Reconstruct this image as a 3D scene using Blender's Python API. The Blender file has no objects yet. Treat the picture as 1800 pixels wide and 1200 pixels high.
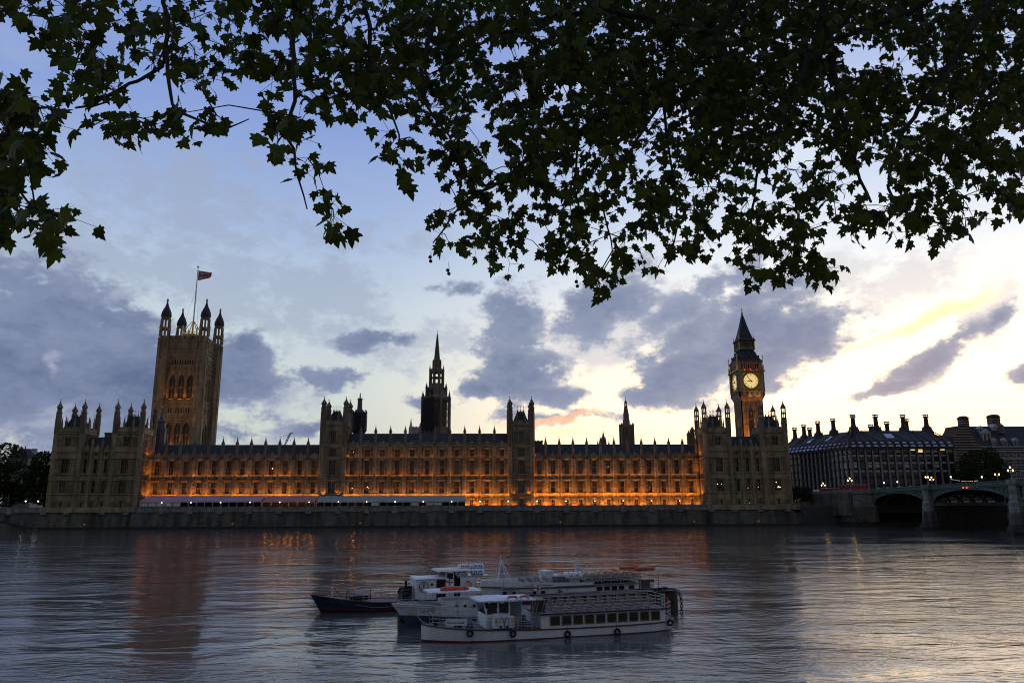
import bpy, math, random
import numpy as np
from mathutils import Vector, Matrix, noise as mnoise
S = bpy.context.scene
COL = S.collection
R = math.radians
random.seed(7)
PI = math.pi

# ------------------------------------------------------------------ camera
cam = bpy.data.objects.new("camera", bpy.data.cameras.new("camera"))
COL.objects.link(cam)
S.camera = cam
cam.data.sensor_width = 36.0
cam.data.lens = 36.0 * 1320 / 1800
cam.data.clip_start = 0.1
cam.data.clip_end = 9000
CAM_H = 10.0
CM = Matrix.Rotation(R(-2.0), 4, 'Z') @ Matrix.Rotation(R(90 + 12.0), 4, 'X') @ Matrix.Rotation(-0.004, 4, 'Z')
cam.matrix_world = Matrix.Translation((0, 0, CAM_H)) @ CM
M3 = CM.to_3x3()


def ray(px, py):
    return M3 @ Vector(((px - 900) / 1320, (600 - py) / 1320, -1.0))


def P(px, py, Y):            # point of the sight line at distance Y from the near bank
    d = ray(px, py)
    return d * (Y / d.y) + Vector((0, 0, CAM_H))


def PX(px, py, X):
    d = ray(px, py)
    return d * (X / d.x) + Vector((0, 0, CAM_H))


def PZ(px, py, z=0.0):
    d = ray(px, py)
    return d * ((z - CAM_H) / d.z) + Vector((0, 0, CAM_H))


# ------------------------------------------------------------------ exposure
S.view_settings.view_transform = 'Standard'
S.view_settings.look = 'None'
S.view_settings.exposure = 0.14
S.view_settings.gamma = 1.0
S.view_settings.use_curve_mapping = False
S.render.engine = 'CYCLES'
S.cycles.use_denoising = True
S.cycles.filter_width = 1.05
S.cycles.max_bounces = 6
S.cycles.diffuse_bounces = 2
S.cycles.glossy_bounces = 4
S.cycles.transmission_bounces = 4
S.cycles.caustics_reflective = False
S.cycles.caustics_refractive = False
S.cycles.sample_clamp_indirect = 3.0

# ------------------------------------------------------------------ sky (world) and sun
SUN_DIR = ray(1640, 640).normalized()
SUN_AZ = math.atan2(SUN_DIR.x, SUN_DIR.y)
SUN_EL = R(2.0)
world = bpy.data.worlds.new("World")
S.world = world
world.use_nodes = True
wt = world.node_tree
wt.nodes.clear()


class NT:
    """small helper to write node trees"""
    def __init__(s, tree):
        s.t = tree

    def n(s, typ, **kw):
        nd = s.t.nodes.new(typ)
        for k, v in kw.items():
            setattr(nd, k, v)
        return nd

    def link(s, a, b):
        s.t.links.new(a, b)

    def inp(s, nd, key, val):
        if hasattr(val, 'is_output'):
            s.link(val, nd.inputs[key])
        else:
            nd.inputs[key].default_value = val

    def math(s, op, a, b=None, c=None, clamp=False):
        nd = s.n('ShaderNodeMath', operation=op, use_clamp=clamp)
        s.inp(nd, 0, a)
        if b is not None:
            s.inp(nd, 1, b)
        if c is not None:
            s.inp(nd, 2, c)
        return nd.outputs[0]

    def maprange(s, v, a, b, c=0.0, d=1.0, smooth=True):
        nd = s.n('ShaderNodeMapRange', interpolation_type='SMOOTHSTEP' if smooth else 'LINEAR')
        for i, x in enumerate((v, a, b, c, d)):
            s.inp(nd, i, x)
        return nd.outputs[0]

    def ramp(s, fac, stops, interp='LINEAR'):
        nd = s.n('ShaderNodeValToRGB')
        cr = nd.color_ramp
        cr.interpolation = interp
        while len(cr.elements) < len(stops):
            cr.elements.new(0.5)
        for e, (p, c) in zip(cr.elements, stops):
            e.position = p
            e.color = (c[0], c[1], c[2], 1)
        s.inp(nd, 0, fac)
        return nd.outputs[0]

    def mix(s, fac, a, b, blend='MIX'):
        nd = s.n('ShaderNodeMix', data_type='RGBA', blend_type=blend)
        s.inp(nd, 0, fac)
        for k, v in ((6, a), (7, b)):
            if hasattr(v, 'is_output'):
                s.link(v, nd.inputs[k])
            else:
                nd.inputs[k].default_value = (v[0], v[1], v[2], 1)
        return nd.outputs[2]


w = NT(wt)
tc = w.n('ShaderNodeTexCoord')
sep = w.n('ShaderNodeSeparateXYZ')
w.link(tc.outputs['Generated'], sep.inputs[0])
X_, Y_, Z_ = sep.outputs
az = w.math('ARCTAN2', X_, Y_)
el = w.math('ARCSINE', Z_)
ang = w.n('ShaderNodeCombineXYZ')
w.link(az, ang.inputs[0])
w.link(el, ang.inputs[1])
eld = w.math('MULTIPLY', el, 180 / PI / 90.0, clamp=True)       # 0..1 over the quarter circle

nish = w.n('ShaderNodeTexSky', sky_type='NISHITA')
nish.sun_disc = False
nish.sun_elevation = SUN_EL
nish.sun_rotation = SUN_AZ
nish.altitude = 20
nish.dust_density = 1.5

# clear sky colour by height, away from and towards the sunset
cool = w.ramp(eld, [(0.0, (.42, .42, .42)), (.05, (.58, .62, .58)), (.10, (.60, .67, .66)), (.16, (.51, .61, .71)), (.22, (.365, .475, .70)),
                    (.30, (.245, .35, .67)), (.45, (.16, .25, .58)), (1.0, (.09, .14, .34))])
warm = w.ramp(eld, [(0.0, (1.8, 1.05, .50)), (.03, (1.9, 1.32, .72)), (.08, (1.9, 1.42, .93)), (.14, (1.32, 1.16, .96)), (.19, (.84, .88, .93)),
                    (.26, (.56, .66, .86)), (.38, (.34, .43, .74)), (1.0, (.09, .14, .34))])
dist = w.math('SUBTRACT', az, SUN_AZ - 0.02)
dist = w.math('ABSOLUTE', dist)
near = w.maprange(dist, 0.76, 0.10)
sky0 = w.mix(near, cool, warm)
# the east, behind the viewer, is already dusky
back = w.maprange(Y_, 0.1, -0.5)
east = w.ramp(eld, [(0.0, (.14, .138, .145)), (.3, (.145, .158, .19)), (1.0, (.105, .14, .235))])
sky0 = w.mix(back, sky0, east)

# ------ clouds: ellipses in azimuth / elevation, torn by fractal noise
warp = w.n('ShaderNodeTexNoise', noise_dimensions='3D')
warp.inputs['Scale'].default_value = 9.0
warp.inputs['Detail'].default_value = 5.0
w.link(ang.outputs[0], warp.inputs['Vector'])
wv = w.n('ShaderNodeVectorMath', operation='SUBTRACT')
w.link(warp.outputs['Color'], wv.inputs[0])
wv.inputs[1].default_value = (.5, .5, .5)
ws = w.n('ShaderNodeVectorMath', operation='SCALE')
w.link(wv.outputs[0], ws.inputs[0])
ws.inputs['Scale'].default_value = 0.075
wa = w.n('ShaderNodeVectorMath', operation='ADD')
w.link(ang.outputs[0], wa.inputs[0])
w.link(ws.outputs[0], wa.inputs[1])


def azel(px, py):
    d = ray(px, py).normalized()
    return math.atan2(d.x, d.y), math.asin(d.z)


def clouds(blobs):
    acc = None
    for (px, py, rx, ry, rot, amp) in blobs:
        a, e = azel(px, py)
        k = 1320.0
        mp = w.n('ShaderNodeMapping', vector_type='TEXTURE')
        w.link(wa.outputs[0], mp.inputs['Vector'])
        mp.inputs['Location'].default_value = (a, e, 0)
        mp.inputs['Rotation'].default_value = (0, 0, R(rot))
        mp.inputs['Scale'].default_value = (rx / k, ry / k, 1)
        ln = w.n('ShaderNodeVectorMath', operation='LENGTH')
        w.link(mp.outputs[0], ln.inputs[0])
        v = w.math('MULTIPLY_ADD', ln.outputs['Value'], -amp, amp)
        acc = v if acc is None else w.math('SMOOTH_MAX', acc, v, 0.2)
    return acc


def fbm(scale, detail, rough=0.55, sx=1.0, sy=1.5, off=0.0, shift=(0, 0), rot=0.0):
    mp = w.n('ShaderNodeMapping')
    w.link(ang.outputs[0], mp.inputs['Vector'])
    mp.inputs['Scale'].default_value = (sx, sy, 1)
    mp.inputs['Rotation'].default_value = (0, 0, R(rot))
    mp.inputs['Location'].default_value = (off + shift[0] * sx, off * .7 + shift[1] * sy, off * .3)
    nz = w.n('ShaderNodeTexNoise', noise_dimensions='3D')
    nz.inputs['Scale'].default_value = scale
    nz.inputs['Detail'].default_value = detail
    nz.inputs['Roughness'].default_value = rough
    w.link(mp.outputs[0], nz.inputs['Vector'])
    return w.math('SUBTRACT', nz.outputs[0], 0.5)


n1 = fbm(8.0, 10.0, 0.62)
n1b = fbm(8.0, 10.0, 0.62, shift=(.022, -.012))
n2 = fbm(26.0, 9.0, 0.65, off=3.1)
n3 = fbm(5.0, 8.0, 0.6, sy=3.0, off=7.7, rot=-10)
n4 = fbm(6.5, 9.0, 0.65, off=5.2, sy=1.8)
relief = w.math('SUBTRACT', n1, n1b)
# (x, y, rx, ry, tilt, weight): dense grey-violet cloud
DENSE = [(90, 640, 270, 150, -8, 1.1), (170, 555, 170, 70, -20, .9), (210, 660, 190, 100, 0, 1.0), (430, 640, 85, 80, 0, .85), (350, 640, 110, 70, 0, .8),
         (55, 560, 150, 90, 0, .9), (20, 480, 110, 40, 0, .5), (60, 720, 90, 35, 0, .7), (580, 672, 62, 26, 0, .95), (535, 752, 60, 18, 10, .8),
         (915, 655, 105, 75, -30, 1.1), (905, 570, 110, 75, 60, .85), (975, 695, 90, 36, -15, 1.0), (850, 680, 70, 30, 20, .8),
         (1060, 535, 150, 60, 25, .9), (1215, 655, 130, 55, 22, 1.15), (1130, 690, 60, 24, 15, .9), (1290, 610, 190, 75, 28, 1.15), (1410, 590, 150, 60, 18, 1.05),
         (1350, 655, 120, 55, 35, 1.0), (1220, 590, 130, 50, 28, .95), (1440, 560, 90, 40, 15, .9), (1320, 540, 120, 40, 20, .85), (1240, 520, 170, 50, 25, .9), (1640, 630, 125, 38, 27, 1.05), (1555, 685, 70, 20, 20, .9), (1700, 590, 90, 22, 32, .8),
         (1755, 560, 50, 22, 45, .8), (1815, 640, 45, 16, 20, .8), (400, 745, 70, 20, 0, .7), (640, 600, 75, 26, 15, .72), (700, 590, 30, 16, 0, .5),
         (745, 715, 55, 26, 0, .7), (1000, 737, 170, 15, 0, .55), (-180, 600, 200, 160, 0, 1.0), (1990, 600, 160, 40, 20, .9), (770, 510, 40, 18, 0, .5), (815, 525, 45, 20, 20, .5)]
# thin, pale veils higher up
THIN = [(1130, 560, 260, 90, 25, .9), (1000, 590, 160, 70, 20, .8), (480, 700, 120, 40, 5, .6), (250, 470, 260, 60, 0, .7), (1330, 520, 200, 50, 20, .8), (330, 360, 230, 120, -12, .8), (380, 490, 340, 90, -5, .85), (560, 520, 170, 70, 0, .8), (150, 440, 200, 60, 0, .7), (500, 560, 150, 60, 0, .7),
        (600, 610, 160, 30, 0, .6), (1570, 495, 170, 36, 15, .95), (1450, 470, 150, 40, 0, .6), (620, 400, 240, 40, 0, .5),
        (800, 600, 200, 60, 20, .6), (1750, 540, 120, 40, 40, .6), (440, 765, 200, 20, 0, .6), (-120, 400, 250, 140, 0, .7), (1100, 590, 120, 40, 20, .7)]
dv = clouds(DENSE)
tv = clouds(THIN)
n5 = fbm(55.0, 8.0, 0.68, off=9.3, sy=1.8)
edge = w.math('MULTIPLY_ADD', n2, 1.1, w.math('MULTIPLY_ADD', n5, .55, w.math('MULTIPLY', n1, 2.0)))
dval = w.math('ADD', dv, edge)
tval = w.math('ADD', tv, w.math('MULTIPLY', edge, 1.3))
dmask = w.maprange(dval, 0.0, 0.42)
dcore = w.maprange(dval, 0.12, 0.85)
tmask = w.math('MULTIPLY', w.maprange(tval, 0.0, 0.6), 0.62)
# faint streaks all over
streak = w.math('MULTIPLY', w.maprange(n3, -.02, 0.22), 0.30)
veil_c = w.mix(near, (.43, .505, .63), (1.0, 1.0, 1.0))
sky1 = w.mix(streak, sky0, veil_c)
thin_c = w.mix(near, (.325, .385, .525), (.60, .61, .67))
sky1 = w.mix(tmask, sky1, thin_c)
edge_c = w.mix(near, (.25, .30, .45), (.44, .485, .58))
core_c = w.mix(near, (.092, .135, .262), (.140, .202, .355))
lump = w.maprange(relief, -0.10, 0.16)
mott = w.maprange(w.math('MULTIPLY_ADD', n2, .5, n4), -0.22, 0.2)
core_c = w.mix(w.math('MULTIPLY', mott, w.math('MULTIPLY_ADD', near, -.45, .75)), core_c, edge_c)
rim_c = w.mix(near, (.42, .43, .58), (.90, .84, .78))
cl_c = w.mix(dcore, edge_c, core_c)
gaps = clouds([(100, 640, 10, 34, 8, .55), (60, 745, 90, 16, 12, .8), (110, 715, 60, 10, 20, .8), (300, 560, 70, 9, 25, .7), (20, 780, 60, 8, 0, .8), (230, 520, 60, 12, 30, .6)])
gapm = w.math('MULTIPLY', w.maprange(w.math('ADD', gaps, w.math('MULTIPLY', n2, 2.6)), .0, .7), .75)
cl_c = w.mix(gapm, cl_c, (.43, .46, .56))
cl_c = w.mix(w.math('MULTIPLY', w.math('SUBTRACT', 1.0, lump), .5), cl_c, core_c)
cl_c = w.mix(w.math('MULTIPLY', w.maprange(relief, .03, .2), w.math('MULTIPLY_ADD', dcore, -.6, .62)), cl_c, rim_c)
sky2 = w.mix(dmask, sky1, cl_c)
# low red-gold bars left of the sunset and gold light round the sun
bars = clouds([(985, 742, 85, 8, 7, 1.0), (930, 752, 60, 5, 3, .8)])
barm = w.math('MULTIPLY', w.maprange(w.math('ADD', bars, w.math('MULTIPLY', n2, .6)), 0.0, .55), .8)
sky2 = w.mix(barm, sky2, (1.0, .55, .33))
gold = clouds([(1630, 548, 150, 18, 16, 1.0), (1505, 598, 50, 14, 20, .7), (1010, 757, 90, 6, 5, .7)])
goldm = w.math('MULTIPLY', w.maprange(w.math('ADD', gold, w.math('MULTIPLY', n1, .7)), 0.05, .8), w.math('MULTIPLY_ADD', dmask, -.95, .85))
sky2 = w.mix(goldm, sky2, (1.35, 1.08, .50))
below = w.maprange(Z_, 0.0, -0.06)
sky2 = w.mix(below, sky2, (.05, .05, .06))
bg1 = w.n('ShaderNodeBackground')
w.link(sky2, bg1.inputs[0])
bg1.inputs[1].default_value = 0.93
bg2 = w.n('ShaderNodeBackground')
w.link(nish.outputs[0], bg2.inputs[0])
bg2.inputs[1].default_value = 0.01
addb = w.n('ShaderNodeAddShader')
w.link(bg1.outputs[0], addb.inputs[0])
w.link(bg2.outputs[0], addb.inputs[1])
wo = w.n('ShaderNodeOutputWorld')
w.link(addb.outputs[0], wo.inputs[0])
world.cycles.sampling_method = 'MANUAL'
world.cycles.sample_map_resolution = 1024

sun = bpy.data.objects.new("sun", bpy.data.lights.new("sun", 'SUN'))
COL.objects.link(sun)
sun.data.energy = 0.1
sun.data.angle = R(24)
sun.data.color = (1.0, .78, .55)
sd = Vector((math.sin(SUN_AZ) * math.cos(SUN_EL), math.cos(SUN_AZ) * math.cos(SUN_EL), math.sin(SUN_EL)))
sun.rotation_euler = sd.to_track_quat('Z', 'Y').to_euler()


# ------------------------------------------------------------------ materials
MATS = {}


def mat(name, col, rough=0.7, metal=0.0, var=0.25, scale=1.0, bump=0.0, spec=0.3, col2=None, streaks=False, bscale=None, courses=None):
    m = bpy.data.materials.new(name)
    m.use_nodes = True
    t = NT(m.node_tree)
    b = m.node_tree.nodes['Principled BSDF']
    b.inputs['Roughness'].default_value = rough
    b.inputs['Metallic'].default_value = metal
    b.inputs['Specular IOR Level'].default_value = spec
    co = t.n('ShaderNodeTexCoord')
    geo = t.n('ShaderNodeNewGeometry')
    pos = geo.outputs['Position']
    nz = t.n('ShaderNodeTexNoise')
    nz.inputs['Scale'].default_value = scale
    nz.inputs['Detail'].default_value = 7
    nz.inputs['Roughness'].default_value = .62
    if streaks:                       # weather running down the face
        mp = t.n('ShaderNodeMapping')
        mp.inputs['Scale'].default_value = (1, 1, .18)
        t.link(pos, mp.inputs[0])
        t.link(mp.outputs[0], nz.inputs['Vector'])
    else:
        t.link(pos, nz.inputs['Vector'])
    c1 = [max(0, c * (1 - var)) for c in col]
    c2 = col2 if col2 else [min(1, c * (1 + var)) for c in col]
    f = t.maprange(nz.outputs[0], .3, .7)
    out = t.mix(f, c1, c2)
    if courses:                       # laid stone blocks: (length, height)
        sx_ = t.n('ShaderNodeSeparateXYZ')
        t.link(pos, sx_.inputs[0])
        cv = t.n('ShaderNodeCombineXYZ')
        t.link(t.math('ADD', sx_.outputs[0], sx_.outputs[1]), cv.inputs[0])
        t.link(sx_.outputs[2], cv.inputs[1])
        bk = t.n('ShaderNodeTexBrick')
        bk.inputs['Scale'].default_value = 1.0
        bk.inputs['Brick Width'].default_value = courses[0]
        bk.inputs['Row Height'].default_value = courses[1]
        bk.inputs['Mortar Size'].default_value = courses[1] * .05
        bk.inputs['Color1'].default_value = (.80, .80, .80, 1)
        bk.inputs['Color2'].default_value = (1.15, 1.12, 1.08, 1)
        bk.inputs['Mortar'].default_value = (.6, .6, .6, 1)
        t.link(cv.outputs[0], bk.inputs['Vector'])
        out = t.mix(1.0, out, bk.outputs['Color'], 'MULTIPLY')
    t.link(out, b.inputs['Base Color'])
    rr = t.maprange(nz.outputs[0], .25, .75, max(.02, rough - .12), min(1, rough + .12), False)
    t.link(rr, b.inputs['Roughness'])
    if bump:
        n2_ = t.n('ShaderNodeTexNoise')
        n2_.inputs['Scale'].default_value = bscale or scale * 5
        n2_.inputs['Detail'].default_value = 4
        t.link(pos, n2_.inputs['Vector'])
        bp = t.n('ShaderNodeBump')
        bp.inputs['Strength'].default_value = 1.0
        bp.inputs['Distance'].default_value = bump
        t.link(n2_.outputs[0], bp.inputs['Height'])
        t.link(bp.outputs[0], b.inputs['Normal'])
    MATS[name] = m
    return m


def emit(name, col, strength):
    m = bpy.data.materials.new(name)
    m.use_nodes = True
    b = m.node_tree.nodes['Principled BSDF']
    b.inputs['Base Color'].default_value = (*col, 1)
    b.inputs['Emission Color'].default_value = (*col, 1)
    b.inputs['Emission Strength'].default_value = strength
    b.inputs['Roughness'].default_value = .4
    MATS[name] = m
    return m


stone = mat('limestone', (.30, .232, .152), .88, var=.38, scale=.45, bump=.06, streaks=True, bscale=2.2, spec=.2, courses=(1.5, .62))
stone_d = mat('weathered limestone', (.185, .145, .105), .88, var=.4, scale=.5, bump=.05, streaks=True, bscale=2.0, spec=.2)
stone_p = mat('pale stone', (.42, .41, .38), .85, var=.2, scale=.5, streaks=True)
slate = mat('slate', (.046, .046, .052), .75, var=.3, scale=.8, bump=.03, bscale=3)
iron = mat('dark iron', (.03, .03, .032), .6, var=.3, scale=1.5)
lead = mat('lead sheet', (.075, .075, .08), .55, var=.25, scale=1)
gilt = mat('gilding', (.62, .42, .12), .38, metal=.8, var=.2, scale=2)
pale_pane = mat('curtained sky-tinted window glass', (.10, .105, .12), .2, var=.4, scale=.5, spec=.5)  # paler panes: curtains, and sky reflection put into the colour
glass = mat('dark window glass', (.018, .022, .03), .12, var=.3, scale=.4, spec=.55)
wallstone = mat('river wall stone', (.105, .098, .082), .85, var=.6, scale=.35, bump=.05, streaks=True, bscale=1.5, courses=(2.6, .75))
granite = mat('grey granite', (.22, .215, .205), .8, var=.35, scale=.6, bump=.02, courses=(1.8, .8))
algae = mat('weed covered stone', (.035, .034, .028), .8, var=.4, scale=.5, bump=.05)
asphalt = mat('asphalt', (.05, .05, .05), .9, var=.2, scale=.5)
soil = mat('city ground', (.07, .07, .06), .95, var=.3, scale=.05)
white = mat('white paint', (.76, .79, .84), .45, col2=(.80, .83, .88), var=.14, scale=2.2, spec=.45, streaks=True)
white_d = mat('dulled white paint', (.62, .645, .69), .55, var=.26, scale=1.6, spec=.4, streaks=True)
dull_red = mat('dull red boot paint', (.17, .02, .018), .6, var=.25, scale=1)
red = mat('red paint', (.24, .02, .018), .45, var=.15, scale=1, spec=.4)
brick = mat('red brick', (.095, .042, .032), .9, var=.3, scale=.8)
orange_m = mat('orange plastic', (.75, .13, .05), .5, var=.15, scale=2)
blue_m = mat('navy paint', (.014, .020, .052), .4, var=.25, scale=.8, spec=.5)
blue_l = mat('faded blue paint', (.04, .075, .13), .5, var=.25, scale=.8, spec=.4)
rubber = mat('black rubber', (.018, .018, .018), .8, var=.3, scale=3)
wood = mat('varnished wood', (.085, .04, .024), .55, var=.3, scale=2, spec=.4)
deckm = mat('deck planks', (.17, .13, .12), .75, var=.25, scale=1.5)
steel = mat('galvanised steel', (.45, .46, .47), .4, metal=.7, var=.15, scale=3)
dark = mat('dark interior', (.016, .015, .014), .85, var=.3, scale=1)
blackpaint = mat('black paint', (.02, .02, .022), .45, var=.3, scale=1)
rust = mat('rusty steel', (.045, .034, .027), .8, var=.5, scale=.9, bump=.02)
bronze = mat('bronze cladding', (.040, .031, .027), .65, metal=.0, var=.25, scale=.5)
pierm = mat('buff pier stone', (.25, .232, .22), .85, var=.18, scale=.4)
green_b = mat('bridge green paint', (.075, .125, .105), .55, var=.2, scale=.4, spec=.35)
canvas_p = mat('pink canvas', (.50, .36, .47), .8, var=.10, scale=.3)
canvas_r = mat('rose canvas', (.52, .29, .30), .8, var=.10, scale=.3)
canvas_g = mat('sage canvas', (.33, .41, .40), .8, var=.10, scale=.3)
cream = mat('cream fabric', (.72, .60, .50), .8, var=.08, scale=1)
brass = mat('brass window frame', (.22, .15, .04), .5, var=.2, scale=3)
yellow = mat('yellow paint', (.60, .42, .05), .6, var=.15, scale=3)
rope_m = mat('rope', (.25, .24, .20), .9, var=.2, scale=6)
bark = mat('bark', (.03, .025, .018), .9, var=.4, scale=4, bump=.01)
ivory = mat('ivory paint', (.62, .60, .52), .6, var=.1, scale=1)
lamp_w = emit('lit lamp globe', (1.0, .84, .58), 4)
lamp_o = emit('lit street lantern', (1.0, .62, .25), 5)
lamp_r = emit('red signal lamp', (1.0, .05, .04), 5)
lit_room = emit('lit room', (1.0, .62, .22), 1.1)
dim_room = emit('dimly lit room', (1.0, .72, .36), .16)
clock_m = emit('lit opal clock glass', (1.0, .70, .27), .74)
flood_lens = emit('floodlight lens', (1.0, .42, .09), 2.5)


def leaf_mat(name, col, trans, rough=.5):
    m = bpy.data.materials.new(name)
    m.use_nodes = True
    t = NT(m.node_tree)
    b = m.node_tree.nodes['Principled BSDF']
    out = m.node_tree.nodes['Material Output']
    geo = t.n('ShaderNodeNewGeometry')
    c = t.mix(geo.outputs['Random Per Island'], [x * .55 for x in col], [x * 1.45 for x in col])
    t.link(c, b.inputs['Base Color'])
    b.inputs['Roughness'].default_value = rough
    b.inputs['Specular IOR Level'].default_value = .12
    tr = t.n('ShaderNodeBsdfTranslucent')
    t.link(c, tr.inputs[0])
    mx = t.n('ShaderNodeMixShader')
    mx.inputs[0].default_value = trans
    t.link(b.outputs[0], mx.inputs[1])
    t.link(tr.outputs[0], mx.inputs[2])
    t.link(mx.outputs[0], out.inputs[0])
    return m


leaf_near = leaf_mat('plane tree leaf', (.060, .078, .008), .32)
leaf_far = leaf_mat('far foliage', (.030, .042, .012), .05, .95)


# ------------------------------------------------------------------ mesh building
class MB:
    def __init__(s, tf=None):
        s.v = []
        s.f = []
        s.tf = tf

    def add(s, vs, fs):
        o = len(s.v)
        if s.tf is not None:
            vs = [s.tf @ Vector(q) for q in vs]
        s.v.extend([tuple(q) for q in vs])
        s.f.extend([tuple(i + o for i in f) for f in fs])
        return s

    def box(s, x0, x1, y0, y1, z0, z1):
        return s.hexa([(x0, y0, z0), (x1, y0, z0), (x1, y1, z0), (x0, y1, z0), (x0, y0, z1), (x1, y0, z1), (x1, y1, z1), (x0, y1, z1)])

    def hexa(s, v):
        return s.add(v, [(0, 3, 2, 1), (4, 5, 6, 7), (0, 1, 5, 4), (1, 2, 6, 5), (2, 3, 7, 6), (3, 0, 4, 7)])

    def prism(s, cx, cy, z0, z1, r0, r1=None, n=8, rot=None):
        r1 = r0 if r1 is None else r1
        return s.lathe(cx, cy, [(r0, z0), (r1, z1)], n, rot)

    def lathe(s, cx, cy, prof, n=8, rot=None):
        rot = PI / n if rot is None else rot
        vs = []
        for (r, z) in prof:
            r = max(r, 1e-3)
            for i in range(n):
                a = rot + 2 * PI * i / n
                vs.append((cx + r * math.cos(a), cy + r * math.sin(a), z))
        fs = []
        for k in range(len(prof) - 1):
            for i in range(n):
                j = (i + 1) % n
                fs.append((k * n + i, k * n + j, (k + 1) * n + j, (k + 1) * n + i))
        fs.append(tuple(range(n - 1, -1, -1)))
        fs.append(tuple((len(prof) - 1) * n + i for i in range(n)))
        return s.add(vs, fs)

    def bar(s, p, q, w=.05, n=4):
        p = Vector(p)
        q = Vector(q)
        d = q - p
        if d.length < 1e-6:
            return s
        d.normalize()
        a = d.cross(Vector((0, 0, 1)))
        if a.length < 1e-3:
            a = Vector((1, 0, 0))
        a.normalize()
        b = d.cross(a)
        r = w / 2 * (1.41 if n == 4 else 1)
        vs = []
        for c in (p, q):
            for i in range(n):
                t = 2 * PI * (i + .5) / n
                vs.append(c + a * (r * math.cos(t)) + b * (r * math.sin(t)))
        fs = [(i, (i + 1) % n, n + (i + 1) % n, n + i) for i in range(n)]
        fs += [tuple(range(n - 1, -1, -1)), tuple(range(n, 2 * n))]
        return s.add(vs, fs)

    def tube(s, pts, radii, n=6):
        """round bar through points with changing thickness"""
        vs = []
        m = len(pts)
        if not hasattr(radii, '__len__'):
            radii = [radii] * m
        ref = Vector((0.3, 0.2, 1)).normalized()
        for i in range(m):
            d = (Vector(pts[min(i + 1, m - 1)]) - Vector(pts[max(i - 1, 0)])).normalized()
            a = d.cross(ref)
            if a.length < 1e-3:
                a = d.cross(Vector((1, 0, 0)))
            a.normalize()
            b = d.cross(a)
            for k in range(n):
                t = 2 * PI * k / n
                vs.append(Vector(pts[i]) + (a * math.cos(t) + b * math.sin(t)) * radii[i])
        fs = []
        for i in range(m - 1):
            for k in range(n):
                j = (k + 1) % n
                fs.append((i * n + k, i * n + j, (i + 1) * n + j, (i + 1) * n + k))
        fs.append(tuple(range(n - 1, -1, -1)))
        fs.append(tuple((m - 1) * n + k for k in range(n)))
        return s.add(vs, fs)

    def torus(s, c, ax, R_, r, n=18, m=8):
        """ring centred at c in the plane normal to ax"""
        ax = Vector(ax).normalized()
        a = ax.cross(Vector((0, 0, 1)))
        if a.length < 1e-3:
            a = Vector((1, 0, 0))
        a.normalize()
        b = ax.cross(a)
        vs = []
        for i in range(n):
            t = 2 * PI * i / n
            d = a * math.cos(t) + b * math.sin(t)
            for j in range(m):
                u = 2 * PI * j / m
                vs.append(Vector(c) + d * (R_ + r * math.cos(u)) + ax * (r * math.sin(u)))
        fs = []
        for i in range(n):
            for j in range(m):
                i2, j2 = (i + 1) % n, (j + 1) % m
                fs.append((i * m + j, i2 * m + j, i2 * m + j2, i * m + j2))
        return s.add(vs, fs)

    def ball(s, c, r, n=10, m=6, sz=1.0):
        return s.lathe(c[0], c[1], [(r * math.cos(-PI / 2 + PI * i / m), c[2] + sz * r * math.sin(-PI / 2 + PI * i / m)) for i in range(m + 1)], n)

    def extr(s, poly, y0, y1):
        """polygon (x, z) thickened from y0 to y1"""
        n = len(poly)
        vs = [(x, y0, z) for x, z in poly] + [(x, y1, z) for x, z in poly]
        fs = [tuple(range(n)), tuple(range(2 * n - 1, n - 1, -1))]
        fs += [(i, i + n, (i + 1) % n + n, (i + 1) % n) for i in range(n)]
        return s.add(vs, fs)

    def extx(s, poly, x0, x1):
        """polygon (y, z) thickened from x0 to x1"""
        n = len(poly)
        vs = [(x0, y, z) for y, z in poly] + [(x1, y, z) for y, z in poly]
        fs = [tuple(range(n - 1, -1, -1)), tuple(range(n, 2 * n))]
        fs += [(i, (i + 1) % n, (i + 1) % n + n, i + n) for i in range(n)]
        return s.add(vs, fs)

    def build(s, name, m, parent=None, smooth=False, local=False, mesh_only=False):
        me = bpy.data.meshes.new(name)
        vs = s.v
        if parent is not None and not local:
            o = wloc(parent)
            vs = [(a - o[0], b - o[1], c - o[2]) for a, b, c in vs]
        me.from_pydata(vs, [], s.f)
        me.materials.append(m)
        if smooth:
            me.polygons.foreach_set('use_smooth', [True] * len(me.polygons))
        me.update()
        if mesh_only:
            return me
        o = bpy.data.objects.new(name, me)
        COL.objects.link(o)
        if parent is not None:
            o.parent = parent
        return o


def wloc(o):
    v = Vector((0, 0, 0))
    while o is not None:
        v += o.location
        o = o.parent
    return v


def tag(o, label=None, cat=None, group=None, kind=None):
    if label:
        o['label'] = label
    if cat:
        o['category'] = cat
    if group:
        o['group'] = group
    if kind:
        o['kind'] = kind
    return o


def thing(name, label, cat, loc=(0, 0, 0), rz=0.0, group=None):
    o = bpy.data.objects.new(name, None)
    o.empty_display_size = .2
    COL.objects.link(o)
    o.location = loc
    o.rotation_euler = (0, 0, rz)
    return tag(o, label, cat, group)


def inst(name, me, parent, loc, rz=0.0, scale=None):
    """another object on a shared mesh; loc is in the parent's frame"""
    o = bpy.data.objects.new(name, me)
    COL.objects.link(o)
    o.parent = parent
    o.location = loc
    o.rotation_euler = (0, 0, rz)
    if scale:
        o.scale = scale
    return o


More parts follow.
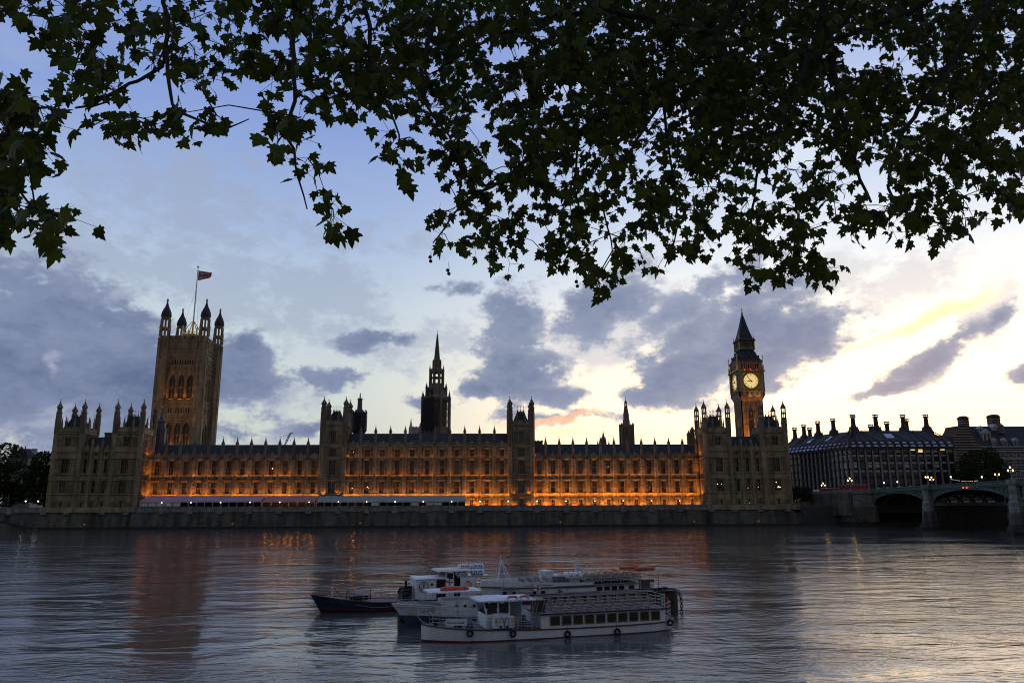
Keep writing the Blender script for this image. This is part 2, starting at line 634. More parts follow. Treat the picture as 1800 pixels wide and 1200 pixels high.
def text(body, size, m, parent, loc, rot, name='lettering', shear=0.0, depth=.004, align='LEFT', sx=1.0):
    cu = bpy.data.curves.new(name, 'FONT')
    cu.body = body
    cu.size = size
    cu.shear = shear
    cu.extrude = depth
    cu.align_x = align
    ob = bpy.data.objects.new(name, cu)
    COL.objects.link(ob)
    bpy.context.view_layer.update()
    me = bpy.data.meshes.new_from_object(ob.evaluated_get(bpy.context.evaluated_depsgraph_get()))
    bpy.data.objects.remove(ob)
    me.materials.clear()
    me.materials.append(m)
    o = bpy.data.objects.new(name, me)
    COL.objects.link(o)
    o.parent = parent
    o.location = loc
    o.rotation_euler = rot
    o.scale = (sx, 1, 1)
    return o


def lamp(name, parent, loc, energy, col, radius=.2, kind='POINT', spot=None, aim=None):
    key = (name, energy, col, radius, kind, spot)
    d = LIGHTS.get(key)
    if d is None:
        d = bpy.data.lights.new(name, kind)
        d.energy = energy
        d.color = col
        d.shadow_soft_size = radius
        if kind == 'SPOT':
            d.spot_size = R(spot)
            d.spot_blend = .6
        LIGHTS[key] = d
    o = bpy.data.objects.new(name, d)
    COL.objects.link(o)
    o.parent = parent
    o.location = Vector(loc) - (wloc(parent) if parent is not None else Vector())
    if aim is not None:
        o.rotation_euler = Vector(aim).to_track_quat('-Z', 'Y').to_euler()
    return o


LIGHTS = {}
SODIUM = (1.0, .32, .028)
# ------------------------------------------------------------------ the setting: land, water, far bank
WY = 307.0          # far river wall
LAND = 7.6
g = MB()
g.hexa([(-6000, WY + .6, -3), (6000, WY + .6, -3), (6000, 6000, -3), (-6000, 6000, -3),
        (-6000, WY + .6, LAND), (6000, WY + .6, LAND), (6000, 6000, LAND), (-6000, 6000, LAND)])
tag(g.build('ground', soil), kind='structure')
g = MB()
g.box(-400, 400, -60, 5.0, -3, 8.3)
tag(g.build('promenade', granite), kind='structure')


def water_mesh():
    me = bpy.data.meshes.new('river')
    ys = np.concatenate([np.linspace(5.2, 30, 6), np.geomspace(31, 330, 60)])
    xs = np.concatenate([[-1500, -700], np.linspace(-340, 340, 69), [700, 1500]])
    vs = [(x, y, 0) for y in ys for x in xs]
    nx = len(xs)
    fs = [(j * nx + i, j * nx + i + 1, (j + 1) * nx + i + 1, (j + 1) * nx + i) for j in range(len(ys) - 1) for i in range(nx - 1)]
    me.from_pydata(vs, [], fs)
    return me


wm = bpy.data.materials.new('river water')
wm.use_nodes = True
t = NT(wm.node_tree)
b = wm.node_tree.nodes['Principled BSDF']
b.inputs['Base Color'].default_value = (.078, .076, .068, 1)
b.inputs['Roughness'].default_value = .07
b.inputs['IOR'].default_value = 1.58
geo = t.n('ShaderNodeNewGeometry')


def wnoise(sx, sy, rot, detail, scale=1.0, rough=.5, off=0, dist=0.0):
    mp = t.n('ShaderNodeMapping')
    t.link(geo.outputs['Position'], mp.inputs[0])
    mp.inputs['Rotation'].default_value = (0, 0, R(rot))
    mp.inputs['Scale'].default_value = (1 / sx, 1 / sy, 1)
    mp.inputs['Location'].default_value = (off, off, off)
    nz = t.n('ShaderNodeTexNoise')
    nz.inputs['Scale'].default_value = scale
    nz.inputs['Detail'].default_value = detail
    nz.inputs['Roughness'].default_value = rough
    nz.inputs['Distortion'].default_value = dist
    t.link(mp.outputs[0], nz.inputs['Vector'])
    return nz.outputs[0]


swell = wnoise(9, 4.6, 8, 3, rough=.5, dist=.8)
chop = wnoise(1.7, .85, -10, 4, rough=.5, off=4, dist=.3)
rip = wnoise(.5, .30, 6, 3, rough=.6, off=9)
patch = wnoise(40, 16, 10, 4, off=2, dist=1.0)       # wind lanes: calm and ruffled water
pf = t.maprange(patch, .36, .62)
h = t.math('MULTIPLY', swell, .24)
h = t.math('MULTIPLY_ADD', chop, t.math('MULTIPLY_ADD', pf, .062, .034), h)
h = t.math('MULTIPLY_ADD', rip, t.math('MULTIPLY_ADD', pf, .026, .010), h)
bp = t.n('ShaderNodeBump')
bp.inputs['Strength'].default_value = 1.0
bp.inputs['Distance'].default_value = 1.0
t.link(h, bp.inputs['Height'])
t.link(bp.outputs[0], b.inputs['Normal'])
river = bpy.data.objects.new('river', water_mesh())
river.data.materials.append(wm)
COL.objects.link(river)
tag(river, kind='structure')

# river wall of the far bank
rw = thing('river_wall', 'long dark stone embankment wall with pale coping below the palace terrace', 'river wall', (0, WY, 0))
m = MB()
m.extx([(WY - 1.3, -2), (WY - .5, 5.2), (WY - .5, 6.3), (WY + .55, 6.3), (WY + .55, -2)], -560, 127)
m.build('wall', wallstone, rw)
m = MB()
m.extx([(WY - 1.34, -1.9), (WY - 1.16, .75), (WY - 1.0, .8), (WY - 1.0, -1.9)], -559, 126.9)
m.build('weed_band', algae, rw)
m = MB()
m.box(-560, 127, WY - .75, WY + .5, 6.3, 6.75)
m.box(-560, 127, WY - .45, WY + .2, 6.75, 8.05)
m.box(-560, 127, WY - .6, WY + .35, 8.05, 8.35)
m.build('parapet', granite, rw)
pm = MB()
pm.hexa([(-1.1, -1.0, 5.6), (1.1, -1.0, 5.6), (1.1, .2, 5.6), (-1.1, .2, 5.6), (-.7, -.75, 8.5), (.7, -.75, 8.5), (.7, .2, 8.5), (-.7, .2, 8.5)])
pm = pm.build('pier', granite, mesh_only=True)
LAMPX = [284.7, 336, 388, 440, 492, 543.5, 595, 644.5, 694.6, 744, 794, 844, 893.5, 944, 995, 1045.5, 1095.5, 1145, 1194.6]
for px in LAMPX + [80, 120, 182, 224, 1250, 1290, 1335, 1383, 20, -40]:
    inst('pier', pm, rw, (P(px, 888, WY).x, -.02, 0))
# joints where the wall was built in lengths
m = MB()
for px in (230, 1244):
    x = P(px, 900, WY).x
    m.extx([(WY - 1.6, -2), (WY - .8, 6.28), (WY, 6.28), (WY, -2)], x - .9, x + .2)
m.build('wall_joint', algae, rw)

# slipway at the far left: a paler sloping apron in front of the wall
sl = thing('river_slipway', 'pale sloping stone slipway running down to the water beside the palace', 'slipway', (P(0, 905, WY - 3).x, WY - 3, 0))
a0 = P(-60, 888, WY - 2.2)
a1 = P(66, 929, WY - 2.2)
m = MB()
m.extr([(a0.x - 60, -1), (a1.x, -1), (a1.x, .15), (a0.x, 6.2), (a0.x - 60, 6.2)], WY - 5.5, WY - 1.35)
m.build('ramp', wallstone, sl)
m = MB()
m.hexa([(a0.x, WY - 5.6, 6.25), (a1.x, WY - 5.6, .2), (a1.x, WY - 5.0, .2), (a0.x, WY - 5.0, 6.25),
        (a0.x, WY - 5.6, 6.8), (a1.x, WY - 5.6, .75), (a1.x, WY - 5.0, .75), (a0.x, WY - 5.0, 6.8)])
m.build('kerb', algae, sl)

# yellow-topped mooring posts along the foot of the wall
ORD = ['first', 'second', 'third', 'fourth', 'fifth', 'sixth', 'seventh', 'eighth', 'ninth', 'tenth', 'eleventh', 'twelfth', 'thirteenth',
       'fourteenth', 'fifteenth', 'sixteenth', 'seventeenth', 'eighteenth', 'nineteenth', 'twentieth', 'twenty-first']
MOOR = [(148, 'below the far end pavilion and the trees'), (408, 'below the pink awning'), (633, 'below the twin central towers'),
        (985, 'just past the end of the green awnings'), (1221, 'below the orange lit wing end'), (1334, 'in front of the clock tower pavilion'), (1521, 'by the bridge abutment')]
pb, pt = MB(), MB()
pb.prism(0, 0, -2, 1.3, .22, n=10)
pt.prism(0, 0, 1.3, 1.75, .22, n=10)
pt.lathe(0, 0, [(.5, 1.75), (.5, 1.9), (.2, 2.3)], 10)
pb = pb.build('post', rust, mesh_only=True)
pt = pt.build('topmark', yellow, mesh_only=True)
for px, where in MOOR:
    q = P(px, 926, WY - 5)
    o = thing('mooring_post', 'small yellow topped mooring post in the water ' + where, 'mooring post', (q.x, WY - 5, 0), group='mooring posts along the river wall')
    inst('post', pb, o, (0, 0, 0))
    inst('topmark', pt, o, (0, 0, 0))

# ------------------------------------------------------------------ palace building blocks
Yf = 317.5
TER = LAND


def zat(py, px, Y):
    return P(px, py, Y).z


WIN = {}


def window_mesh(wd, ht, lights, transom=1, arched=False):
    """stone mullions and tracery; origin at the middle of the sill, 0.3 deep"""
    key = (round(wd, 2), round(ht, 2), lights, transom, arched)
    if key in WIN:
        return WIN[key]
    m = MB()
    n = lights
    mw = .10 if wd < 3 else .16
    for i in range(n + 1):
        x = -wd / 2 + wd * i / n
        ww = mw / 2 if 0 < i < n else mw * .7
        m.box(x - ww, x + ww, 0, .3, 0, ht)
    for k in range(1, transom + 1):
        z = ht * k / (transom + 1)
        m.box(-wd / 2, wd / 2, .03, .27, z - .08, z + .08)
    # pointed heads to each light
    lw = wd / n
    for i in range(n):
        xc = -wd / 2 + lw * (i + .5)
        hh = min(lw * .9, ht * .18)
        for zt in ([ht] + [ht * k / (transom + 1) - .1 for k in range(1, transom + 1)]):
            m.extr([(xc - lw / 2, zt - hh), (xc - lw * .1, zt), (xc - lw / 2, zt)], .05, .22)
            m.extr([(xc + lw / 2, zt - hh), (xc + lw / 2, zt), (xc + lw * .1, zt)], .05, .22)
    m.box(-wd / 2 - .12, wd / 2 + .12, -.3, .3, -.18, 0)
    fr = m.build('window', stone_d, mesh_only=True)
    q = MB()
    q.box(-wd / 2, wd / 2, .34, .42, 0, ht)
    pn = q.build('pane', glass, mesh_only=True)
    p2 = q.build('pane', pale_pane, mesh_only=True)
    WIN[key] = (fr, pn, p2)
    return WIN[key]


litm = {}


def window(parent, x, y, z, wd, ht, lights, transom=1, rz=0.0, lit=None):
    fr, pn, p2 = window_mesh(wd, ht, lights, transom)
    if wd < 3.15 and ht > 2.7 and random.Random(int(x * 7 + z * 131)).random() < .3:
        pn = p2
    o = inst('window', fr, parent, Vector((x, y, z)) - wloc(parent), rz)
    p = inst('pane', pn, o, (0, 0, 0))
    if lit:       # a lamp seen inside the room
        for (u, v, s) in lit:
            if s not in litm:
                litm[s] = MB().ball((0, 0, 0), s * .62, 8, 5).build('room_lamp', lamp_o, mesh_only=True)
            inst('room_lamp', litm[s], o, (u * wd, .3, v * ht))
    return o


def wall_bay(m, xa, xb, zl, wins, y0, th=.9, hood=True, rib=True):
    """wall skin from xa to xb between y0 and y0+th with openings; wins = [(xc, w, zb, zt)] one per storey, same xc"""
    zb0, zt0 = zl
    z = zb0
    for (xc, wd, zb, zt) in wins:
        m.box(xa, xb, y0, y0 + th, z, zb)
        m.box(xa, xc - wd / 2, y0, y0 + th, zb, zt)
        m.box(xc + wd / 2, xb, y0, y0 + th, zb, zt)
        if rib:
            for (u0, u1) in ((xa, xc - wd / 2), (xc + wd / 2, xb)):
                w_ = u1 - u0
                if w_ < .7:
                    continue
                k = max(2, int(round(w_ / .75)))
                for i in range(k + 1):
                    u = u0 + w_ * i / k
                    m.box(u - .10, u + .10, y0 - .28, y0 + .02, zb - .35, zt + .12)
                for f in (.0, .46, .95):
                    zz = zb + (zt - zb) * f
                    m.box(u0, u1, y0 - .10, y0 + .02, zz - .08, zz + .1)
                # niche canopy
                m.box((u0 + u1) / 2 - .28, (u0 + u1) / 2 + .28, y0 - .42, y0, zb + (zt - zb) * .62, zb + (zt - zb) * .72)
                m.box((u0 + u1) / 2 - .22, (u0 + u1) / 2 + .22, y0 - .36, y0, zb + (zt - zb) * .12, zb + (zt - zb) * .18)
        if hood:
            m.extx([(y0 + .02, zt + .02), (y0 - .55, zt + .62), (y0 - .55, zt + .80), (y0 + .02, zt + .86)], xc - wd / 2 - .35, xc + wd / 2 + .35)
        z = zt
    m.box(xa, xb, y0, y0 + th, z, zt0)


def shield_band(m, xa, xb, z0, z1, y0):
    """carved heraldic panel: a shield between two beasts"""
    xc = (xa + xb) / 2
    h = z1 - z0
    s = h * .42
    zc = (z0 + z1) / 2
    m.extr([(xc - s * .8, zc + s), (xc - s * .8, zc - s * .1), (xc, zc - s), (xc + s * .8, zc - s * .1), (xc + s * .8, zc + s)], y0 - .34, y0 + .02)
    for sg in (-1, 1):
        u = xc + sg * s * 1.55
        m.extr([(u - s * .35, zc - s * .9), (u + s * .4, zc - s * .9), (u + s * .1 * sg, zc + s * .1), (u - sg * s * .55, zc + s * .95), (u - sg * s * .2, zc + s * .1)]
               if sg > 0 else
               [(u - s * .4, zc - s * .9), (u + s * .35, zc - s * .9), (u + s * .2, zc + s * .1), (u + s * .55, zc + s * .95), (u - s * .1, zc + s * .1)], y0 - .26, y0 + .02)
        e = xa + .95 if sg < 0 else xb - .95
        m.box(min(e, e + sg * .45), max(e, e + sg * .45), y0 - .2, y0 + .02, z0 + .3, z1 - .3)


def string(m, xa, xb, z, y0, d=.45, h=.34):
    m.extx([(y0 - d, z), (y0 - d, z + h * .6), (y0 - .02, z + h), (y0 + .05, z + h), (y0 + .05, z - h * .4), (y0 - .02, z - h * .4)], xa, xb)


def crenel(m, xa, xb, z0, z1, y0, y1, step=1.5):
    n = max(1, int(round((xb - xa) / step)))
    w_ = (xb - xa) / n
    m.box(xa, xb, y0, y1, z0, z0 + (z1 - z0) * .6)
    for i in range(n):
        m.box(xa + w_ * i + w_ * .22, xa + w_ * i + w_ * .78, y0, y1, z0 + (z1 - z0) * .6, z1)


def pinnacle_mesh(h_shaft, h_cap, r=.55):
    m = MB()
    m.lathe(0, 0, [(r, 0), (r, h_shaft * .55), (r * 1.25, h_shaft * .57), (r * 1.25, h_shaft * .63), (r * .92, h_shaft * .66), (r * .92, h_shaft)], 8)
    z = h_shaft
    m.lathe(0, 0, [(r * 1.35, z), (r * 1.35, z + .25), (r * .95, z + .35), (r * .8, z + h_cap * .25), (r * .35, z + h_cap * .62), (r * .5, z + h_cap * .66),
                   (r * .12, z + h_cap * .72), (r * .08, z + h_cap * .98), (0, z + h_cap)], 8)
    for i in range(4):
        a = i * PI / 2 + PI / 4
        c, s_ = math.cos(a), math.sin(a)
        m.hexa([(r * 1.0 * c - .1, r * 1.0 * s_ - .1, z + .2), (r * 1.0 * c + .1, r * 1.0 * s_ - .1, z + .2), (r * c + .1, r * s_ + .1, z + .2), (r * c - .1, r * s_ + .1, z + .2),
                (r * c - .03, r * s_ - .03, z + h_cap * .35), (r * c + .03, r * s_ - .03, z + h_cap * .35), (r * c + .03, r * s_ + .03, z + h_cap * .35), (r * c - .03, r * s_ + .03, z + h_cap * .35)])
    m.box(-.3, .05, -.02, .02, z + h_cap * .86, z + h_cap * .93)      # little vane
    return m.build('pinnacle', stone_d, mesh_only=True)


def roof_mesh(m, xa, xb, y0, z0, y1, z1, step):
    m.extx([(y0, z0), (y1, z1), (y1 + 1.2, z1), (y1 + 1.2 + (y1 - y0), z0)], xa, xb)
    n = int((xb - xa) / step)
    for i in range(n + 1):
        x = xa + (xb - xa) * i / n
        m.hexa([(x - .05, y0, z0 + .02), (x + .05, y0, z0 + .02), (x + .05, y1, z1 - .01), (x - .05, y1, z1 - .01),
                (x - .05, y0 - .05, z0 + .12), (x + .05, y0 - .05, z0 + .12), (x + .05, y1, z1 + .12), (x - .05, y1, z1 + .12)])


FLOOD = {}


def flood(parent, x, y, z, energy, aim=(0, .55, 1), spot=135, fixture=True, rad=.15, col=SODIUM):
    if fixture:
        if 'b' not in FLOOD:
            m = MB()
            m.hexa([(-.22, -.16, 0), (.22, -.16, 0), (.22, .16, 0), (-.22, .16, 0), (-.28, -.22, .22), (.28, -.22, .22), (.28, .18, .3), (-.28, .18, .3)])
            m.box(-.05, .05, -.05, 2.2, -.12, 0)
            FLOOD['b'] = m.build('floodlight', iron, mesh_only=True)
        inst('floodlight', FLOOD['b'], parent, Vector((x, y, z - .42)) - wloc(parent))
    lamp('flood_beam', parent, (x, y, z), energy, col, rad, 'SPOT', spot, aim)


Z1, Z2, Z2B, Z3, Z4 = 13.05, 18.7, 20.75, 27.45, 29.6
WB1, WT1, WB2, WT2 = 13.45, 18.1, 21.15, 26.7
PINN_WING = pinnacle_mesh(6.0, 3.4, .58)
PINN_CTR = pinnacle_mesh(6.2, 3.0, .6)


def palace_range(name, label, piers, storey3, lit_rows, ground_lit, lit=None, fl=None):
    x0, x1 = piers[0], piers[-1]
    o = thing(name, label, 'palace wing', ((x0 + x1) / 2, Yf + 8, TER))
    m = MB()
    ztop = 32.3 if storey3 else Z3
    zpar = 34.4 if storey3 else Z4
    m.box(x0, x1, Yf + .9, Yf + 16, TER - .5, ztop)
    for i in range(len(piers) - 1):
        xa, xb = piers[i], piers[i + 1]
        xc = (xa + xb) / 2
        wd = 2.1
        wins = [(xc, 1.5, 8.0, 10.6), (xc, wd, WB1, WT1), (xc, wd, WB2, WT2)]
        if storey3:
            wins.append((xc, wd, 28.5, 31.2))
        wall_bay(m, xa, xb, (TER - .5, ztop), wins, Yf)
        shield_band(m, xa, xb, Z2 + .25, Z2B, Yf)
        # square pediment over the terrace door
        m.box(xc - 1.15, xc + 1.15, Yf - .3, Yf, 10.75, 11.05)
        m.box(xc - .95, xc - .75, Yf - .2, Yf, 8.0, 10.75)
        m.box(xc + .75, xc + .95, Yf - .2, Yf, 8.0, 10.75)
        # pierced parapet and its gablet
        zc_ = ztop
        m.extr([(xc - 1.0, zc_ + .3), (xc + 1.0, zc_ + .3), (xc + .75, zc_ + 1.6), (xc, zc_ + 3.0), (xc - .75, zc_ + 1.6)], Yf - .12, Yf + .35)
    for z in (Z1, Z2, Z2B, Z3) + ((ztop,) if storey3 else ()):
        string(m, x0, x1, z, Yf, .5, .36)
    string(m, x0, x1, TER + .3, Yf, .35, .5)
    crenel(m, x0, x1, ztop + .12, zpar, Yf - .05, Yf + .3, 1.05)
    for x in piers[1:-1] if storey3 else piers:
        m.lathe(x, Yf - .15, [(1.05, TER - .5), (1.05, 11.8), (.88, 12.2), (.88, ztop)], 8)
        for z in (Z1, Z2, Z2B, Z3, ztop):
            m.prism(x, Yf - .15, z - .1, z + .3, 1.08, n=8)
        for zz in (15.6, 23.6):
            m.prism(x, Yf - .15, zz, zz + .22, .97, n=8)
    m.build('wall', stone, o)
    r = MB()
    if storey3:
        roof_mesh(r, x0, x1, Yf + .9, ztop + .6, Yf + 6.5, 38.5, 1.1)
    else:
        roof_mesh(r, x0, x1, Yf + .9, ztop + .4, Yf + 6.5, 33.8, 1.05)
    r.build('roof', slate, o)
    for i in range(len(piers) - 1):
        xc = (piers[i] + piers[i + 1]) / 2
        window(o, xc, Yf + .25, 8.0, 1.5, 2.6, 2, 1)
        for row, (zb, zt) in enumerate(((WB1, WT1), (WB2, WT2)) + (((28.5, 31.2),) if storey3 else ())):
            window(o, xc, Yf + .42, zb, 2.1, zt - zb, 4 if row < 2 else 4, 1, lit=(lit or {}).get((i, row)))
    pm_ = PINN_CTR if storey3 else PINN_WING
    for x in piers[1:-1] if storey3 else piers:
        inst('pinnacle', pm_, o, Vector((x, Yf - .15, ztop)) - wloc(o))
    # floodlights on the ledges
    for i in range(len(piers) - 1):
        xa, xb = piers[i], piers[i + 1]
        xc = (xa + xb) / 2
        rr = random.Random(i * 7 + int(x0))
        k = rr.uniform(.55, 1.45)
        if fl:
            k *= fl(i)
        for row, z in enumerate((12.75, 21.0, 28.0)):
            if row < len(lit_rows) and lit_rows[row] > 0:
                dst = (2.1, 1.6, 1.4)[row]
                for sg in (-1, 1):
                    flood(o, xc + sg * (xb - xa) * .25, Yf - dst, (11.6, 20.0, 27.6)[row], round(lit_rows[row] * k, 0), (0, .42, 1), 130, fixture=row > 0, rad=.3)
        if ground_lit and i >= ground_lit[0]:
            flood(o, xa + 1.3, Yf - 2.2, 7.95, round(ground_lit[1] * k, 0), (0, .35, 1), 150)
            flood(o, xb - 1.3, Yf - 2.2, 7.95, round(ground_lit[1] * k, 0), (0, .35, 1), 150)
    return o


def xs_at(pxs, py, Y):
    return [P(p, py, Y).x for p in pxs]


LW = xs_at([263.3 + 25.1 * k for k in range(12)] + [563], 830, Yf)
CW = xs_at([605.5 + 26.35 * k for k in range(12)], 830, Yf)
RW_ = xs_at([936.5] + [959.6 + 24.2 * k for k in range(12)], 830, Yf)
FR1, FR2, FR3, FG = 600, 150, 50, 480
palace_range('palace_wing', 'south palace wing glowing orange behind the pink awning and below the great square tower', LW, False, [FR1, FR2], None,
             lit={(8, 1): [(.1, .45, .28)], (1, 0): [(-.05, .55, .14)]})
palace_range('palace_centre', 'taller three storey middle palace range between its twin towers behind the green awnings', CW, True, [FR1 * .9, FR2 * .9, FR3], (8, FG),
             lit={(0, 0): [(.1, .45, .2)], (1, 0): [(.15, .55, .3), (.3, .45, .2)], (0, 2): [(.1, .7, .12)]})
palace_range('palace_wing', 'north palace wing brightly lit orange down to the terrace near the clock tower', RW_, False, [FR1, FR2], (0, FG),
             lit={(4, 1): [(0, .5, .2)], (5, 1): [(-.1, .5, .2), (.2, .52, .14)]})

# ------------------------------------------------------------------ towers of the palace front
TUR = {}


def turret(parent, x, y, z0, z1, ztip, r, open_=False):
    """octagonal corner turret: shaft to z1, lantern and crocketed cap up to ztip"""
    key = (round(z1 - z0, 1), round(ztip - z1, 1), r, open_)
    if key not in TUR:
        H_ = ztip - z1
        h1 = z1 - z0
        m = MB()
        m.lathe(0, 0, [(r, 0), (r, h1)], 8)
        for k in range(1, 6):
            zz = h1 * k / 5.0
            m.prism(0, 0, zz - .15, zz + .2, r * 1.1, n=8)
        for i in range(8):
            a = PI / 8 + i * PI / 4
            m.prism(r * math.cos(a), r * math.sin(a), 0, h1, r * .13, n=4)
        z = h1
        top = z + H_ * .52
        if open_:
            for (za, zb) in ((z, z + H_ * .22), (z + H_ * .27, top)):
                for i in range(8):
                    a = PI / 8 + i * PI / 4
                    m.prism(r * .88 * math.cos(a), r * .88 * math.sin(a), za, zb, r * .17, n=4)
                m.prism(0, 0, za - .2, za + .25, r * 1.05, n=8)
            m.prism(0, 0, z + H_ * .22, z + H_ * .27, r * 1.12, n=8)
        else:
            m.lathe(0, 0, [(r * .95, z), (r * .95, z + H_ * .26), (r * 1.15, z + H_ * .27), (r * 1.15, z + H_ * .30), (r * .85, z + H_ * .32), (r * .85, top)], 8)
            for i in range(8):
                a = PI / 8 + i * PI / 4
                m.prism(r * .95 * math.cos(a), r * .95 * math.sin(a), z, z + H_ * .36, r * .14, r * .05, n=4)
        sh = m.build('turret', stone_d, mesh_only=True)
        c = MB()
        hc = ztip - z0 - top
        c.lathe(0, 0, [(r * 1.12, 0), (r * 1.12, .25), (r * .98, .4), (r * .92, hc * .2), (r * .66, hc * .36), (r * .34, hc * .52), (r * .18, hc * .64), (r * .3, hc * .67),
                       (r * .3, hc * .69), (r * .1, hc * .72), (r * .07, hc * .96), (0, hc)], 8)
        for i in range(8):
            a = PI / 8 + i * PI / 4
            c.prism(r * 1.02 * math.cos(a), r * 1.02 * math.sin(a), .1, hc * .22, r * .12, .02, n=4)
        c.box(-.42, .05, -.03, .03, hc * .88, hc * .94)
        cp = c.build('turret_cap', stone_d, mesh_only=True)
        TUR[key] = (sh, cp, top)
    sh, cp, top = TUR[key]
    o = inst('turret', sh, parent, Vector((x, y, z0)) - wloc(parent))
    inst('turret_cap', cp, o, (0, 0, top))
    return o


def panel_wall(m, xa, xb, zb, zt, y0, step=.8, d=.14):
    """blind tracery: thin ribs over a plain wall"""
    n = max(1, int(round((xb - xa) / step)))
    for i in range(n + 1):
        x = xa + (xb - xa) * i / n
        m.box(x - .11, x + .11, y0 - d * 2, y0 + .02, zb, zt)
    z = zb
    while z <= zt:
        m.box(xa, xb, y0 - d * .7, y0 + .02, z - .07, z + .07)
        z += 2.3


def hip_roof(parent, x0, x1, y0, y1, z0, z1, spikes=3, inset=.33):
    m = MB()
    dx, dy = (x1 - x0) * inset, (y1 - y0) * inset
    m.hexa([(x0, y0, z0), (x1, y0, z0), (x1, y1, z0), (x0, y1, z0), (x0 + dx, y0 + dy, z1), (x1 - dx, y0 + dy, z1), (x1 - dx, y1 - dy, z1), (x0 + dx, y1 - dy, z1)])
    n = 7
    for i in range(n + 1):
        f = i / n
        m.bar((x0 + (x1 - x0) * f, y0 - .02, z0), (x0 + dx + (x1 - x0 - 2 * dx) * f, y0 + dy - .02, z1), .12)
    r = m.build('roof', slate, parent)
    c = MB()
    for k in range(spikes):
        f = k / (spikes - 1) if spikes > 1 else .5
        x = x0 + dx + (x1 - x0 - 2 * dx) * f
        for y in (y0 + dy, y1 - dy):
            c.lathe(x, y, [(.16, z1 - .2), (.22, z1 + .5), (.06, z1 + .7), (.04, z1 + 2.0), (.14, z1 + 2.1), (0, z1 + 2.8)], 6)
    n = int((x1 - x0 - 2 * dx) / .5)
    for i in range(n):
        x = x0 + dx + .25 + i * .5
        c.box(x - .04, x + .04, y0 + dy - .04, y0 + dy + .04, z1, z1 + .8)
    c.box(x0 + dx, x1 - dx, y0 + dy - .05, y0 + dy + .05, z1 + .35, z1 + .45)
    c.build('roof_cresting', iron, parent)
    return r


def front_tower(o, m, fx0, fx1, y0, y1, zs, ztur, ztip, zpar0, zpar1, r, wins, flank=0, open_=False, roof_top=None, tower_from=None):
    """one square tower of the river front added to thing o (wall collected in m)"""
    th = .9
    zb = zs[0]
    m.box(fx0, fx1, y0 + th, y1, zb, zpar0)
    xc = (fx0 + fx1) / 2
    wl = [(xc, wd, a, b_) for (wd, a, b_, n_, l_) in wins]
    wall_bay(m, fx0, fx1, (zb, zpar0), wl, y0)
    for z in zs[1:]:
        string(m, fx0 - .2, fx1 + .2, z, y0, .45, .36)
    # flanks
    for x_, sg in ((fx0, -1), (fx1, 1)):
        mm = MB(Matrix.Translation((x_, (y0 + y1) / 2, 0)) @ Matrix.Rotation(sg * PI / 2, 4, 'Z'))
        hw = (y1 - y0) / 2
        for z in zs[1:]:
            string(mm, -hw, hw, z, 0, .45, .36)
        panel_wall(mm, -hw + r, hw - r, zb, zpar0 - .4, 0, .85)
        for wd, a, b_, n_, l_ in wins:
            mm.box(-wd * .45, wd * .45, -.2, .02, b_, b_ + .35)
        crenel(mm, -hw, hw, zpar0 + .35, zpar1, -.05, .3, 1.0)
        m.add(mm.v, mm.f)
    crenel(m, fx0, fx1, zpar0 + .35, zpar1, y0 - .05, y0 + .3, 1.0)
    crenel(m, fx0, fx1, zpar0 + .35, zpar1, y1 - .3, y1 + .05, 1.0)
    m.box(fx0, fx1, y0 + .3, y1 - .3, zpar0, zpar0 + .5)
    hp = (ztip - zpar1) * .42         # small pinnacles between the corner turrets
    for f in (.34, .66):
        for (px_, py_) in ((fx0 + (fx1 - fx0) * f, y0 + .1), (fx0 + (fx1 - fx0) * f, y1 - .1), (fx0 + .1, y0 + (y1 - y0) * f), (fx1 - .1, y0 + (y1 - y0) * f)):
            m.lathe(px_, py_, [(.36, zpar0 + .3), (.34, zpar1 + hp * .35), (.46, zpar1 + hp * .38), (.3, zpar1 + hp * .46), (.12, zpar1 + hp * .8), (.16, zpar1 + hp * .84), (.03, zpar1 + hp)], 6)
    for wd, a, b_, n_, l_ in wins:
        window(o, xc, y0 + .25, a, wd, b_ - a, n_, 1, lit=l_)
    for x_ in (fx0 + r * .55, fx1 - r * .55):
        for y_ in (y0 + r * .35, y1 - r * .35):
            if tower_from:
                m.prism(x_, y_, zb, tower_from, r * 1.02, n=8)
                for z in zs[1:]:
                    if z < tower_from:
                        m.prism(x_, y_, z - .15, z + .3, r * 1.2, n=8)
            turret(o, x_, y_, tower_from or zb, ztur, ztip, r, open_)
    if roof_top:
        hip_roof(o, fx0 + 1.4, fx1 - 1.4, y0 + 1.4, y1 - 1.4, zpar0 + .4, roof_top, 3)


